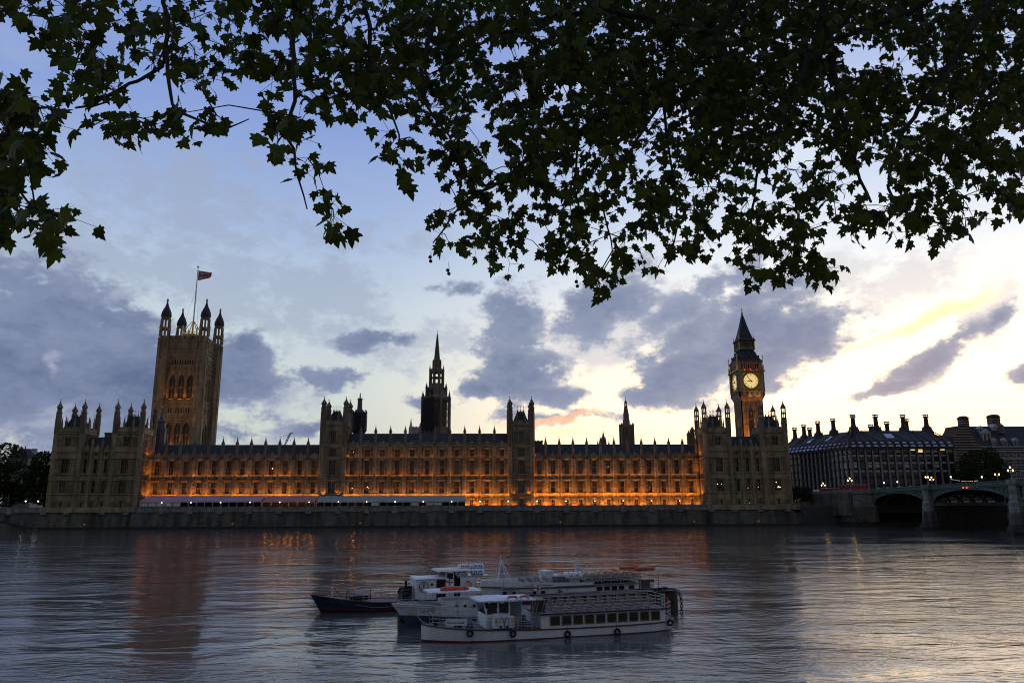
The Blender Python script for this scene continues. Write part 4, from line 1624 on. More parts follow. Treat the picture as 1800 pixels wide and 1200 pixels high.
# pale abbey tower far behind
Y = 560.0
vx = P(729, 760, Y).x
z = lambda py: P(729, py, Y).z
o = thing('abbey_tower', 'pale distant church tower top with one thin pinnacle left of the central spire', 'church tower', (vx, Y, LAND))
kk = Y / 1320 * .985
m = MB()
m.box(vx - 10.5 * kk, vx + 10.5 * kk, Y, Y + 9, LAND, z(752))
m.box(vx - 11 * kk, vx + 11 * kk, Y - .4, Y + 9.4, z(759.5), z(758))
crenel(m, vx - 10.5 * kk, vx + 10.5 * kk, z(752), z(749), Y - .2, Y + .4, 2.2)
for i in range(9):
    x_ = vx + (-10 + 20 * i / 8) * kk
    m.box(x_ - .25, x_ + .25, Y - .5, Y, z(780), z(752))
m.build('wall', stone_p, o)
m = MB()
for dx, py in ((-7.2, 733.5), (10.0, 742)):
    m.lathe(vx + dx * kk, Y + 1, [(2.6 * kk, z(764)), (2.4 * kk, z(750)), (2.8 * kk, z(749)), (1.6 * kk, z(744)), (.2 * kk, z(py))], 8)
m.build('pinnacle', stone_p, o)

# construction crane
o = thing('tower_crane', 'thin slanting crane jib showing above the south wing roof', 'crane', (P(500, 783, 700).x, 700, LAND))
m = MB()
a, b_ = P(500, 783, 700), P(510.5, 761, 700)
m.bar((a.x, 700, LAND), a, 1.6)
for d in ((-.6, 0), (.6, 0)):
    m.bar((a.x + d[0], 700, a.z), (b_.x + d[0], 700, b_.z), .5)
for i in range(8):
    f, f2 = i / 8, (i + 1) / 8
    p1, p2 = a.lerp(b_, f), a.lerp(b_, f2)
    m.bar((p1.x - .6, 700, p1.z), (p2.x + .6, 700, p2.z), .3)
m.bar(b_, (b_.x + 2.5, 700, b_.z + .4), .7)
m.build('jib', iron, o)

# ------------------------------------------------------------------ clock tower
BY0 = 370.0
BX0, BX1 = 126.9, 140.0
bxc = (BX0 + BX1) / 2
BYC = BY0 + (BX1 - BX0) / 2
bz = lambda py: P(1320, py, BY0).z
ct = thing('clock_tower', 'tall clock tower with glowing round dials and a pointed iron roof', 'clock tower', (bxc, BYC, LAND))
hw = (BX1 - BX0) / 2           # half width of the clock stage
sh = hw - 1.0                  # half width of the shaft
m = MB()
m.box(bxc - sh + .4, bxc + sh - .4, BYC - sh + .4, BYC + sh - .4, LAND, bz(697))
for k in range(4):
    mm = MB(Matrix.Translation((bxc, BYC, 0)) @ Matrix.Rotation(k * PI / 2, 4, 'Z'))
    y0 = -sh + .4
    zt = bz(699)
    # corner piers and vertical strips of tracery
    for u in (-sh + .7, sh - .7):
        mm.box(u - .7, u + .7, y0 - .4, y0 + .1, LAND, zt)
    n = 6
    for i in range(1, n):
        u = -sh + 1.4 + (2 * sh - 2.8) * i / n
        mm.box(u - .2, u + .2, y0 - .3, y0 + .05, LAND, zt - 1.5)
        mm.box(u - .55, u - .45, y0 - .12, y0 + .02, LAND, zt - 1.5)
        mm.box(u + .45, u + .55, y0 - .12, y0 + .02, LAND, zt - 1.5)
    z_ = LAND + 4
    while z_ < zt - 2:
        mm.box(-sh + 1.4, sh - 1.4, y0 - .16, y0 + .02, z_ - .22, z_ + .22)
        mm.box(-sh + 1.4, sh - 1.4, y0 - .22, y0 + .02, z_ + 3.0, z_ + 3.25)
        z_ += 6.4
    # corbelled cornice under the dials, with little windows
    mm.extx([(y0 - .1, zt - 1.6), (y0 - 1.3, zt + .6), (y0 - 1.3, zt + 1.0), (y0 + .2, zt + 1.0), (y0 + .2, zt - 1.6)], -sh, sh)
    Yc = -hw
    za, zb_ = zt + 1.0, bz(686)
    mm.box(-hw, hw, Yc, Yc + .6, za, za + .5)
    for i in range(6):
        u = -hw + 2 * hw * i / 5
        u = max(-hw + .6, min(hw - .6, u))
        mm.box(u - .6, u + .6, Yc, Yc + .6, za + .5, zb_ - .4)
    mm.box(-hw, hw, Yc + .62, Yc + .9, za, zb_)
    mm.box(-hw - .25, hw + .25, Yc - .3, Yc + .6, zb_ - .4, zb_ + .1)
    # clock stage: corner piers, frame round the dial
    zc0, zc1 = bz(685.5), bz(652.5)
    for u in (-hw + 1.15, hw - 1.15):
        mm.box(u - 1.15, u + 1.15, Yc - .15, Yc + .7, zc0, zc1)
        mm.box(u - .5, u + .5, Yc - .4, Yc, zc0 + .5, zc1 - .4)
        for d in (-.85, .85):
            mm.box(u + d - .12, u + d + .12, Yc - .3, Yc, zc0 + .2, zc1 - .3)
    mm.box(-hw + 2.3, hw - 2.3, Yc + .5, Yc + .8, zc0, zc1)
    mm.box(-hw - .5, hw + .5, Yc - .75, Yc + .6, zc1, zc1 + .55)
    mm.box(-hw - .25, hw + .25, Yc - .4, Yc + .6, zc1 + .55, zc1 + .95)
    m.add(mm.v, mm.f)
m.build('shaft', stone, ct)
# dials
zd = bz(668.8)
DR = 3.72
dial, frame, hands, marks = MB(), MB(), MB(), MB()
nseg = 48
vs = [(0, 0, 0)] + [(DR * math.cos(2 * PI * i / nseg), 0, DR * math.sin(2 * PI * i / nseg)) for i in range(nseg)]
dial.add(vs, [(0, 1 + i, 1 + (i + 1) % nseg) for i in range(nseg)])
dial.add([(x, .12, z) for x, y, z in vs], [(0, 1 + (i + 1) % nseg, 1 + i) for i in range(nseg)])
fw = hw - 2.3
for (u0, u1, w0, w1) in ((-fw, fw, fw - .35, fw), (-fw, fw, -fw, -fw + .35), (-fw, -fw + .35, -fw + .35, fw - .35), (fw - .35, fw, -fw + .35, fw - .35)):
    frame.box(u0, u1, -.15, .3, w0, w1)
for sx in (-1, 1):
    for sz in (-1, 1):
        frame.extr([(sx * (fw - .4), sz * (fw - .4)), (sx * (fw - .4), sz * (fw - 1.9)), (sx * (fw - 1.0), sz * (fw - 1.0)), (sx * (fw - 1.9), sz * (fw - .4))], -.06, .14)
frame.torus((0, -.04, 0), (0, 1, 0), DR + .1, .17, 48, 6)
marks.torus((0, -.03, 0), (0, 1, 0), DR * .70, .045, 48, 5)
marks.torus((0, -.03, 0), (0, 1, 0), DR * .95, .04, 48, 5)
marks.torus((0, -.03, 0), (0, 1, 0), DR * .30, .03, 32, 5)
NUM = ['XII', 'I', 'II', 'III', 'IV', 'V', 'VI', 'VII', 'VIII', 'IX', 'X', 'XI']
for i in range(12):
    a = PI / 2 - i * PI / 6
    ca, sa = math.cos(a), math.sin(a)
    s = NUM[i]
    w_ = .15
    tot = sum(.2 if ch == 'I' else .34 for ch in s)
    u = -tot / 2
    for ch in s:
        cw = .2 if ch == 'I' else .34
        uc = u + cw / 2
        def gp(r_, t_):
            return (r_ * ca + t_ * sa, -.05, r_ * sa - t_ * ca)
        r0, r1_ = DR * .73, DR * .92
        if ch == 'I':
            marks.bar(gp(r0, uc), gp(r1_, uc), .1)
        elif ch == 'V':
            marks.bar(gp(r1_, uc - .13), gp(r0, uc), .09)
            marks.bar(gp(r1_, uc + .13), gp(r0, uc), .06)
        else:
            marks.bar(gp(r1_, uc - .13), gp(r0, uc + .13), .09)
            marks.bar(gp(r1_, uc + .13), gp(r0, uc - .13), .06)
        u += cw
    marks.bar((DR * .31 * ca, -.03, DR * .31 * sa), (DR * .7 * ca, -.03, DR * .7 * sa), .04)


def hand(length, w0, deg, tail):
    a = R(90 - deg)
    ca, sa = math.cos(a), math.sin(a)
    pts = [(-tail, w0 * 1.3), (0, w0), (length * .75, w0 * .8), (length, .04)]
    up = [(r_ * ca + w_ * sa, r_ * sa - w_ * ca) for r_, w_ in pts]
    dn = [(r_ * ca - w_ * sa, r_ * sa + w_ * ca) for r_, w_ in pts]
    hands.extr(up + dn[::-1], -.22, -.12)


hand(DR * .9, .15, 322, .9)        # minute hand a little before the hour mark
hand(DR * .58, .24, 268, .7)
hands.ball((0, -.18, 0), .28, 10, 6)
dial = dial.build('clock_face', clock_m, mesh_only=True)
frame = frame.build('clock_frame', gilt, mesh_only=True)
hands = hands.build('clock_hands', blackpaint, mesh_only=True)
marks = marks.build('clock_numerals', blackpaint, mesh_only=True)
for k in range(4):
    a = k * PI / 2
    q = Matrix.Rotation(a, 4, 'Z') @ Vector((0, -hw + .42, 0))
    o = inst('clock_face', dial, ct, (q.x, q.y, zd - LAND), a)
    inst('clock_frame', frame, o, (0, 0, 0))
    inst('clock_hands', hands, o, (0, 0, 0))
    inst('clock_numerals', marks, o, (0, 0, 0))
# belfry
m = MB()
z0, z1 = bz(650.5), bz(636)
bw = hw - .35
for k in range(4):
    mm = MB(Matrix.Translation((bxc, BYC, 0)) @ Matrix.Rotation(k * PI / 2, 4, 'Z'))
    mm.box(-bw, bw, -bw, -bw + .7, z0, z0 + .9)
    mm.box(-bw, bw, -bw, -bw + .7, z1 - .7, z1)
    for i in range(9):
        u = -bw + 1.6 + (2 * bw - 3.2) * i / 8
        mm.box(u - .2, u + .2, -bw, -bw + .6, z0 + .9, z1 - .7)
    for i in range(8):
        u = -bw + 1.6 + (2 * bw - 3.2) * (i + .5) / 8
        for sg in (-1, 1):
            w_ = (2 * bw - 3.2) / 16
            mm.extr([(u + sg * w_, z1 - 1.5), (u + sg * w_, z1 - .7), (u, z1 - .7)][::sg], -bw + .05, -bw + .5)
    for u in (-bw + .8, bw - .8):
        mm.box(u - .8, u + .8, -bw - .1, -bw + .7, z0, z1)
    mm.box(-bw - .3, bw + .3, -bw - .45, -bw + .4, z1, z1 + .4)
    m.add(mm.v, mm.f)
m.build('belfry', stone, ct)
m = MB()
m.box(bxc - bw + 2.2, bxc + bw - 2.2, BYC - bw + 2.2, BYC + bw - 2.2, z0, z1)
m.build('bell_chamber', stone_d, ct)
for (dx, dy, c) in ((0, -1, (1, .09, .05)), (-1, 0, (.75, .62, .12)), (1, 0, (.75, .62, .12)), (0, 1, (1, .09, .05))):
    for s in (-3.2, 0, 3.2):
        lamp('belfry_wash', ct, (bxc + dx * (bw + .75) + abs(dy) * s, BYC + dy * (bw + .75) + abs(dx) * s, z0 + .2), 260 if dy else 70, c, .2, 'SPOT', 150, (-dx * .4, -dy * .4, 1))
# roof
m = MB()


def sq(half, z):
    return (half * math.sqrt(2), z)


m.lathe(bxc, BYC, [sq(hw + .1, z1 + .4), sq(hw + .1, z1 + .7), sq(hw - .75, bz(630.5)), sq(hw - 2.0, bz(622)), sq(hw - 3.0, bz(614)), sq(hw - 3.05, bz(611.5))], 4)
m.build('lower_roof', slate, ct)
d = MB()
for k in range(4):
    mm = MB(Matrix.Translation((bxc, BYC, 0)) @ Matrix.Rotation(k * PI / 2, 4, 'Z'))
    for row, (py, n, spread) in enumerate(((629, 4, 7.6), (621.5, 3, 4.6))):
        for i in range(n):
            u = -spread / 2 + spread * i / (n - 1)
            dpt = {0: hw - .95, 1: hw - 2.1}[row]
            mm.box(u - .4, u + .4, -dpt - .25, -dpt + 1.5, bz(py), bz(py) + 1.1)
            mm.extr([(u - .55, bz(py) + 1.1), (u + .55, bz(py) + 1.1), (u, bz(py) + 1.9)], -dpt - .35, -dpt + 1.5)
    d.add(mm.v, mm.f)
d.build('dormers', lead, ct)
la = hw - 2.75
m = MB()
z0l, z1l = bz(611.5), bz(597)
m.box(bxc - la - .3, bxc + la + .3, BYC - la - .3, BYC + la + .3, z0l - .3, z0l + .5)
m.box(bxc - la + 1, bxc + la - 1, BYC - la + 1, BYC + la - 1, z0l, z1l)
for k in range(4):
    mm = MB(Matrix.Translation((bxc, BYC, 0)) @ Matrix.Rotation(k * PI / 2, 4, 'Z'))
    mm.box(-la, la, -la, -la + .4, z0l + .5, z0l + 1.3)
    mm.box(-la, la, -la, -la + .4, z1l - .8, z1l)
    for i in range(8):
        u = -la + .15 + (2 * la - .3) * i / 7
        mm.box(u - .17, u + .17, -la, -la + .4, z0l + 1.3, z1l - .8)
    m.add(mm.v, mm.f)
m.build('roof_lantern', stone_d, ct)
m = MB()
m.lathe(bxc, BYC, [sq(la + .7, z1l), sq(la + .75, z1l + .5), sq(la - .35, bz(591)), sq(la - 1.25, bz(581)), sq(la - 2.1, bz(569)), sq(la - 2.9, bz(556)), sq(.32, bz(548)), sq(.26, bz(546))], 4)
m.build('spire', slate, ct)
m = MB()
zt = bz(546.5)
m.ball((bxc, BYC, zt + .5), .6, 8, 6)
m.prism(bxc, BYC, zt, bz(533), .12, .05, n=6)
for dz, w_ in ((2.2, .75), (2.9, .5)):
    m.bar((bxc - w_, BYC, zt + dz), (bxc + w_, BYC, zt + dz), .1)
    m.bar((bxc, BYC - w_, zt + dz), (bxc, BYC + w_, zt + dz), .1)
m.lathe(bxc, BYC, [(.1, zt + 1.4), (.4, zt + 1.7), (.1, zt + 2.0)], 8)
for sx in (-1, 1):
    for sy in (-1, 1):
        x_, y_ = bxc + sx * (hw + .05), BYC + sy * (hw + .05)
        for (hz0, hz1, r_) in ((bz(652), bz(622), .22),):
            m.lathe(x_, y_, [(r_ * 2.4, hz0), (r_ * 2, hz0 + 2.6), (r_ * .8, hz0 + 3.6), (r_ * .6, hz1 - 1.4), (r_ * 1.4, hz1 - 1.1), (.04, hz1)], 6)
            m.bar((x_ - .5, y_, hz1 - 1.9), (x_ + .5, y_, hz1 - 1.9), .1)
        x_, y_ = bxc + sx * (la + .15), BYC + sy * (la + .15)
        m.lathe(x_, y_, [(.22, z0l), (.16, bz(594)), (.25, bz(592)), (.03, bz(586))], 6)
m.build('finial', gilt, ct)
# floodlights low on the shaft
for x_ in (-2.6, 0.6, 3.6):
    lamp('flood_beam', ct, (bxc + x_, BYC - sh - 5.0, 34.0), 7000, SODIUM, .3, 'SPOT', 80, (0, .24, 1))
lamp('flood_beam', ct, (bxc - sh - 2.4, BYC, 44.0), 420, SODIUM, .2, 'SPOT', 90, (.22, 0, 1))
lamp('flood_beam', ct, (bxc - 1, BYC - hw - 1.5, bz(698)), 160, (1, .55, .18), .2, 'SPOT', 140, (0, .35, 1))
lamp('flood_beam', ct, (bxc + 3, BYC - hw - 1.5, bz(698)), 160, (1, .55, .18), .2, 'SPOT', 140, (0, .35, 1))
# ------------------------------------------------------------------ terrace: awnings and lamps
def marquee(name, label, pa, pb_, cloth, step, glow=0, solid=False):
    xa, xb = P(pa, 885, 309).x, P(pb_, 885, 309).x
    o = thing(name, label, 'marquee', ((xa + xb) / 2, 312, LAND), group='canvas marquees along the river terrace')
    y0, y1 = 309.0, 315.6
    ze, zr = P((pa + pb_) / 2, 880.5, y0).z, P((pa + pb_) / 2, 870.5, y1).z
    m = MB()
    n = max(2, int(round((xb - xa) / 3.2)))
    for i in range(n):
        u0, u1 = xa + (xb - xa) * i / n, xa + (xb - xa) * (i + 1) / n
        um = (u0 + u1) / 2
        m.add([(u0, y0, ze), (um, y0, ze - .04), (u1, y0, ze), (u0, y1, zr), (um, y1, zr - .16), (u1, y1, zr)], [(0, 1, 4, 3), (1, 2, 5, 4)])
        m.add([(u0, y0 - .03, ze + .02), (u1, y0 - .03, ze + .02), (u1, y0 - .03, ze - .48), (um, y0 - .03, ze - .40), (u0, y0 - .03, ze - .48)], [(0, 4, 3, 2, 1)])
    m.build('canopy', cloth, o)
    p = MB()
    p.box(-.07, .07, -.07, .07, 0, ze - LAND - .02)
    p.box(-.35, .35, -.04, .04, ze - LAND - .75, ze - LAND - .68)
    pme = p.build('post', white_d, mesh_only=True)
    for i in range(n + 1):
        inst('post', pme, o, (xa + (xb - xa) * i / n - o.location.x, y0 + .12 - 312, 0))
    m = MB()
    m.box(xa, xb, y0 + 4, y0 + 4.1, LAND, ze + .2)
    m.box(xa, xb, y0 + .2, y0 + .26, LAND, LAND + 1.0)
    m.build('interior_shade', dark, o)  # dark sheets stand in for the shaded inside of the marquee
    rr = random.Random(int(pa))
    for i in range(n):
        if (solid and i < 5 and i != 2) or rr.random() < .18:
            u0, u1 = xa + (xb - xa) * (i + .08) / n, xa + (xb - xa) * (i + .92) / n
            q = MB()
            q.box(u0, u1, y0 + .3, y0 + .34, LAND + 1.0, ze - .5)
            q.build('side_panel', white_d, o)
    for i in range(glow):
        lamp('marquee_lamp', o, (xa + (xb - xa) * (i + .5) / glow, y0 + 2.2, ze - .8), 60, SODIUM, .2)
    return o


marquee('marquee', 'long lilac pink awning at the end of the terrace near the square tower', 245, 459, canvas_p, 8, 0, True)
marquee('marquee', 'short rose coloured awning with orange light underneath', 461, 553, canvas_r, 6, 8)
marquee('marquee', 'longest awning of pale sage green canvas below the middle range', 556, 818, canvas_g, 8, 2)

lp_ = MB()
lp_.lathe(0, 0, [(.16, 0), (.12, .3), (.06, .45), (.05, 1.35), (.14, 1.4), (.14, 1.46)], 8)
lp_ = lp_.build('post', iron, mesh_only=True)
gl = MB().ball((0, 0, 1.66), .22, 10, 8).build('globe', lamp_w, smooth=True, mesh_only=True)
for i, px in enumerate(LAMPX):
    x = P(px, 880, WY).x
    o = thing('terrace_lamp', 'small lit globe lamp on the river wall, %s along from the lilac awning' % ORD[i], 'lamp', (x, WY - .12, 8.35), group='globe lamps along the river wall')
    inst('post', lp_, o, (0, 0, 0))
    inst('globe', gl, o, (0, 0, 0))
for px, wh in ((45, 'farther from the palace'), (67, 'nearer the palace')):
    q = P(px, 880.5, 314)
    o = thing('garden_lamp', 'white lamp under the dark trees, %s' % wh, 'lamp', (q.x, 314, LAND))
    m = MB()
    m.prism(0, 0, 0, q.z - LAND - .3, .08, .05, n=8)
    m.build('post', iron, o, local=True)
    m = MB()
    m.ball((0, 0, q.z - LAND), .26, 10, 8)
    m.build('globe', lamp_w, o, smooth=True, local=True)
    lamp('lamp_light', o, (q.x, 313.5, q.z), 12, (1, .85, .6), .3)


# ------------------------------------------------------------------ distant trees
def tree(name, label, x, y, ground_z, blobs, n, leaf=.75, cat='tree', trunk=True):
    n = int(n * 2.3)
    """blobs = [(dx, dy, z, rx, rz)]: leaf clumps scattered through lobes carried on limbs"""
    o = thing(name, label, cat, (x, y, ground_z))
    rr = random.Random(int(abs(x) * 13 + y))
    m = MB()
    tot = sum(b[3] ** 2 * b[4] for b in blobs)
    for (dx, dy, z, rx, rz) in blobs:
        k = int(n * rx * rx * rz / tot)
        for i in range(k):
            while True:
                a = Vector((rr.uniform(-1, 1), rr.uniform(-1, 1), rr.uniform(-1, 1)))
                if .25 < a.length <= 1:
                    break
            a = a.normalized() * a.length ** .5
            c = Vector((x + dx + a.x * rx, y + dy + a.y * rx, z + a.z * rz))
            if mnoise.noise(c * .45) < -.34:
                continue
            nrm = Vector((rr.gauss(0, 1), rr.gauss(0, 1) - .4, rr.gauss(0, 1) + .5)).normalized()
            t1 = nrm.orthogonal().normalized()
            t2 = nrm.cross(t1)
            s = leaf * rr.uniform(.6, 1.5)
            m.add([c + t1 * s * .5, c + t1 * s * .1 + t2 * s * .38, c - t1 * s * .5, c - t2 * s * .34 + t1 * s * .05], [(0, 1, 2, 3)])
    m.build('crown', leaf_far, o)
    if trunk:
        m = MB()
        top = max(b[2] for b in blobs)
        zt = ground_z + (top - ground_z) * .45
        m.tube([(x, y, ground_z - .5), (x + .2, y, ground_z + (zt - ground_z) * .5), (x, y, zt)], [.55, .42, .3], 8)
        for (dx, dy, z, rx, rz) in blobs:
            m.tube([(x, y, zt - 1.5), (x + dx * .5, y + dy * .5, (zt + z) / 2), (x + dx, y + dy, z)], [.25, .16, .06], 6)
        m.build('trunk', bark, o)
    return o


def blob_px(x, y, lst):
    out = []
    for (px, py, rp, hp, dy) in lst:
        q = P(px, py, y + dy)
        k = (y + dy) / 1320
        out.append((q.x - x, dy, q.z, rp * k, hp * k))
    return out


x = P(20, 880, 332).x
tree('tree', 'big dark tree at the edge beside the house with the chimney', x, 332, LAND,
     blob_px(x, 332, [(10, 805, 32, 26, 0), (-25, 830, 36, 40, 2), (22, 842, 34, 30, -2), (0, 868, 40, 22, -3), (45, 860, 24, 24, -2)]), 5200, .8)
x = P(78, 880, 328).x
tree('tree', 'smaller round dark tree close against the palace end pavilion', x, 328, LAND,
     blob_px(x, 328, [(77, 815, 20, 22, 0), (66, 838, 20, 26, -1), (90, 845, 18, 28, 0), (76, 868, 24, 18, -2)]), 3600, .75)
x = P(-60, 880, 325).x
tree('tree', 'dark tree cut by the picture edge behind the slipway', x, 325, LAND,
     blob_px(x, 325, [(-60, 810, 45, 35, 0), (-40, 850, 50, 35, -2), (-95, 840, 40, 40, 1)]), 3000, .8)
# house behind them
Y = 350.0
o = thing('house', 'house with a dark pitched roof and round chimney showing over the trees', 'house', (P(38, 860, Y).x, Y, LAND))
z = lambda py: P(38, py, Y).z
m = MB()
xa, xb = P(14, 800, Y).x, P(62, 800, Y).x
m.box(xa, xb, Y, Y + 12, LAND, z(803))
m.build('wall', stone_p, o)
m = MB()
m.hexa([(xa - .5, Y - .5, z(803)), (xb + .5, Y - .5, z(803)), (xb + .5, Y + 12.5, z(803)), (xa - .5, Y + 12.5, z(803)),
        (P(24, 790, Y).x, Y + 5, z(787)), (P(40, 790, Y).x, Y + 5, z(787)), (P(40, 790, Y).x, Y + 7, z(787)), (P(24, 790, Y).x, Y + 7, z(787))])
m.build('roof', slate, o)
for px, r_, p0, p1, mt_ in ((54.5, 1.05, 808, 787.5, stone_p), (21, .9, 800, 781, brick), (38, .25, 795, 783, brick), (31, .3, 795, 783.5, brick)):
    m = MB()
    x_ = P(px, p1, Y).x
    m.lathe(x_, Y + 3, [(r_, z(p0)), (r_ * .95, z(p1 + 2)), (r_ * 1.12, z(p1 + 1.8)), (r_ * 1.12, z(p1))], 10)
    m.build('chimney', mt_, o)

# ------------------------------------------------------------------ raised street leading onto the bridge, quay and stairs
DECK = 12.9
BX = 152.0
# quay wall between pavilion and bridge
o = thing('quay_wall', 'low dark quay wall between the end pavilion and the bridge', 'quay wall', (134, 318, 0))
m = MB()
m.extx([(316.6, -2), (317.3, 5.6), (317.3, 7.0), (318.5, 7.0), (318.5, -2)], 124.5, 146)
m.box(124.5, 146, 317.0, 318.6, 7.0, 7.5)
m.box(124.5, 127.2, 306.5, 318, -2, 7.4)
m.build('wall', wallstone, o)
m = MB()
m.box(124.5, 146, 316.45, 317.2, -2, .9)
m.build('weed_band', algae, o)
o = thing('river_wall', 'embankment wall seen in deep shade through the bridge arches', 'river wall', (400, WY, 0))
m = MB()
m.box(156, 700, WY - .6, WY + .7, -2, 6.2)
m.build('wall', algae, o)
m = MB()
m.box(156, 700, WY - .9, WY + .7, 6.2, 6.8)
m.box(156, 700, WY - .5, WY + .7, 6.8, 9.4)
m.build('parapet', granite, o)
# stairs
q0, q1 = P(1421, 916, 314), P(1478, 888, 314)
o = thing('river_stairs', 'dark stone stairs climbing the quay wall towards the bridge', 'stairs', (q0.x, 315, 0))
m = MB()
n = 22
for i in range(n):
    xa = q0.x + (q1.x - q0.x) * i / n
    zt = .3 + 6.6 * (i + 1) / n
    m.box(xa, q1.x, 313.2, 316.4, zt - .35, zt)
m.build('steps', wallstone, o)
m = MB()
m.extr([(q0.x - .8, -1), (q0.x - .8, .6), (q1.x, 7.6), (q1.x, 6.6), (q0.x + .8, -1)], 312.8, 313.19)
m.build('string_wall', algae, o)

road_a, road_b = P(1425, 867.5, 336), P(1531, 859.5, 300)
st = MB()
st.hexa([(143, 297, 5), (182, 297, 5), (182, 400, 5), (132, 400, 5), (143, 297, DECK), (182, 297, DECK), (182, 400, 12.4), (132, 400, 12.4)])
tag(st.build('road', asphalt), kind='structure')
st = MB()
st.box(182.1, 900, 309, 345, 5, 11.6)
tag(st.build('pavement', asphalt), kind='structure')
o = thing('retaining_wall', 'grey parapet wall rising beside the street towards the bridge', 'wall', (143, 312, LAND))
m = MB()
a, b_ = (132.6, 345.0), (143.4, 296.5)
pts = [Vector((a[0], a[1], 0)), Vector((b_[0], b_[1], 0))]
d = (pts[1] - pts[0]).normalized()
nn = Vector((d.y, -d.x, 0))
def wallseg(m, z0a, z0b, z1a, z1b, off, th):
    p, q = pts[0] - nn * off, pts[1] - nn * off
    p2, q2 = p - nn * th, q - nn * th
    m.hexa([(p.x, p.y, z0a), (q.x, q.y, z0b), (q2.x, q2.y, z0b), (p2.x, p2.y, z0a), (p.x, p.y, z1a), (q.x, q.y, z1b), (q2.x, q2.y, z1b), (p2.x, p2.y, z1a)])
nn = -nn if nn.x > 0 else nn
wallseg(m, 4, 4, 12.4, 13.0, -.2, .5)
m.build('wall', wallstone, o)
m = MB()
wallseg(m, 12.4, 13.0, 13.1, 13.9, -.1, .4)
m.build('parapet', granite, o)
# bridge abutment
o = thing('bridge_abutment', 'pale granite abutment block where the green bridge lands', 'abutment', (148, 300, 0))
m = MB()
m.box(143.5, 153.5, 296.2, 318, -2, 7.6)
m.box(144.0, 152.8, 296.6, 317.4, 7.6, 12.9)
m.box(143.6, 152.9, 296.3, 317.5, 12.9, 13.9)
m.box(143.2, 153.0, 296.0, 317.8, 12.5, 12.9)
for x_ in (144.4, 148.2):
    m.box(x_, x_ + 3.4, 296.45, 296.7, 8.4, 12.0)
m.build('block', granite, o)
m = MB()
m.box(143.4, 153.6, 296.05, 318.1, -1, 7.5)
m.build('base', wallstone, o)
m = MB()
m.box(143.2, 153.8, 295.9, 318.2, -2, 1.6)
m.box(153.8, 180, 296.2, 306, -2, 1.5)
m.build('foot', algae, o)
# bush with lamp light in it
x = P(1408, 868, 322).x
tree('bush', 'bush lit orange by a lamp inside it at the foot of the pavilion', x, 322, 7.4,
     blob_px(x, 322, [(1403, 866, 12, 11, 0), (1418, 864, 10, 9, 1), (1397, 874, 9, 7, -1), (1412, 873, 12, 8, 0)]), 2200, .55, 'bush', False)
q = P(1404, 870, 318.6)
lamp('bush_lamp', None, (q.x - 1.2, 318.9, 8.2), 900, (1, .5, .06), .2, 'SPOT', 65, (.35, .6, .75))

# ------------------------------------------------------------------ green arched bridge
br = thing('arched_bridge', 'long green iron bridge of low arches on grey granite piers', 'bridge', (BX + 13, 150, 0))
spans = [(296.2, 260.7), (256.3, 217.0), (212.4, 170.5), (165.9, 123.0), (118.4, 77.5), (72.9, 36.0)]


def top_z(y):
    return 14.0 + 1.9 * math.sin(max(0, min(1, (300 - y) / 290)) * PI)


W = 26.0
for k, (ya, yb) in enumerate(spans):
    spring = 8.3 + min(k, 2) * .55 * (1 if k < 3 else 1) - (0 if k < 4 else (k - 3) * .5)
    crown = top_z((ya + yb) / 2) - 2.15
    n = 24
    intr, ext = [], []
    for i in range(n + 1):
        f = i / n
        s = math.sqrt(max(0, 1 - (2 * f - 1) ** 2))
        y = ya + (yb - ya) * f
        intr.append((y, spring + (crown - spring) * s))
        ext.append((y, min(spring + .2 + (crown + .75 - spring) * (math.sqrt(max(0, 1 - ((2 * f - 1) * .985) ** 2))), top_z(y) - 1.2)))
    ribs = [0, 4.3, 8.7, 13, 17.3, 21.7, W - .5]
    for rx in ribs:
        m = MB()
        for i in range(n):
            (y0, z0), (y1, z1) = intr[i], intr[i + 1]
            (Y0, Z0), (Y1, Z1) = ext[i], ext[i + 1]
            m.hexa([(BX + rx, y0, z0), (BX + rx + .5, y0, z0), (BX + rx + .5, y1, z1), (BX + rx, y1, z1),
                    (BX + rx, Y0, Z0), (BX + rx + .5, Y0, Z0), (BX + rx + .5, Y1, Z1), (BX + rx, Y1, Z1)])
        m.build('arch_rib', green_b, br)
    # pierced spandrels on both faces
    for xs, half in ((BX + .2, 0), (BX + .2, 1), (BX + W - .4, 0), (BX + W - .4, 1)):
        m = MB()
        for i in range(half * n // 2, (half + 1) * n // 2):
            (Y0, Z0), (Y1, Z1) = ext[i], ext[i + 1]
            T0, T1 = top_z(Y0) - 1.25, top_z(Y1) - 1.25
            if T0 - Z0 < .05 and T1 - Z1 < .05:
                continue
            m.hexa([(xs, Y0, Z0 - .1), (xs + .2, Y0, Z0 - .1), (xs + .2, Y1, Z1 - .1), (xs, Y1, Z1 - .1), (xs, Y0, T0), (xs + .2, Y0, T0), (xs + .2, Y1, T1), (xs, Y1, T1)])
        for sgn, f0 in (((1, 0.0), (-1, 1.0))[half],):
            for j in range(1, 5):
                y = ya + (yb - ya) * (f0 + sgn * j * .05)
                zt = top_z(y) - 1.3
                f = (y - ya) / (yb - ya)
                zb = spring + (crown + .75 - spring) * math.sqrt(max(0, 1 - ((2 * f - 1) * .985) ** 2))
                if zt - zb > .5:
                    m.torus((xs - .08 if xs < BX + 5 else xs + .28, y, (zt + zb) / 2), (1, 0, 0), min(.75, (zt - zb) * .4), .12, 14, 6)
                m.box(xs - .12, xs + .02, y - .95, y - .8, zb, zt)
        if m.f:
            m.build('spandrel', green_b, br)
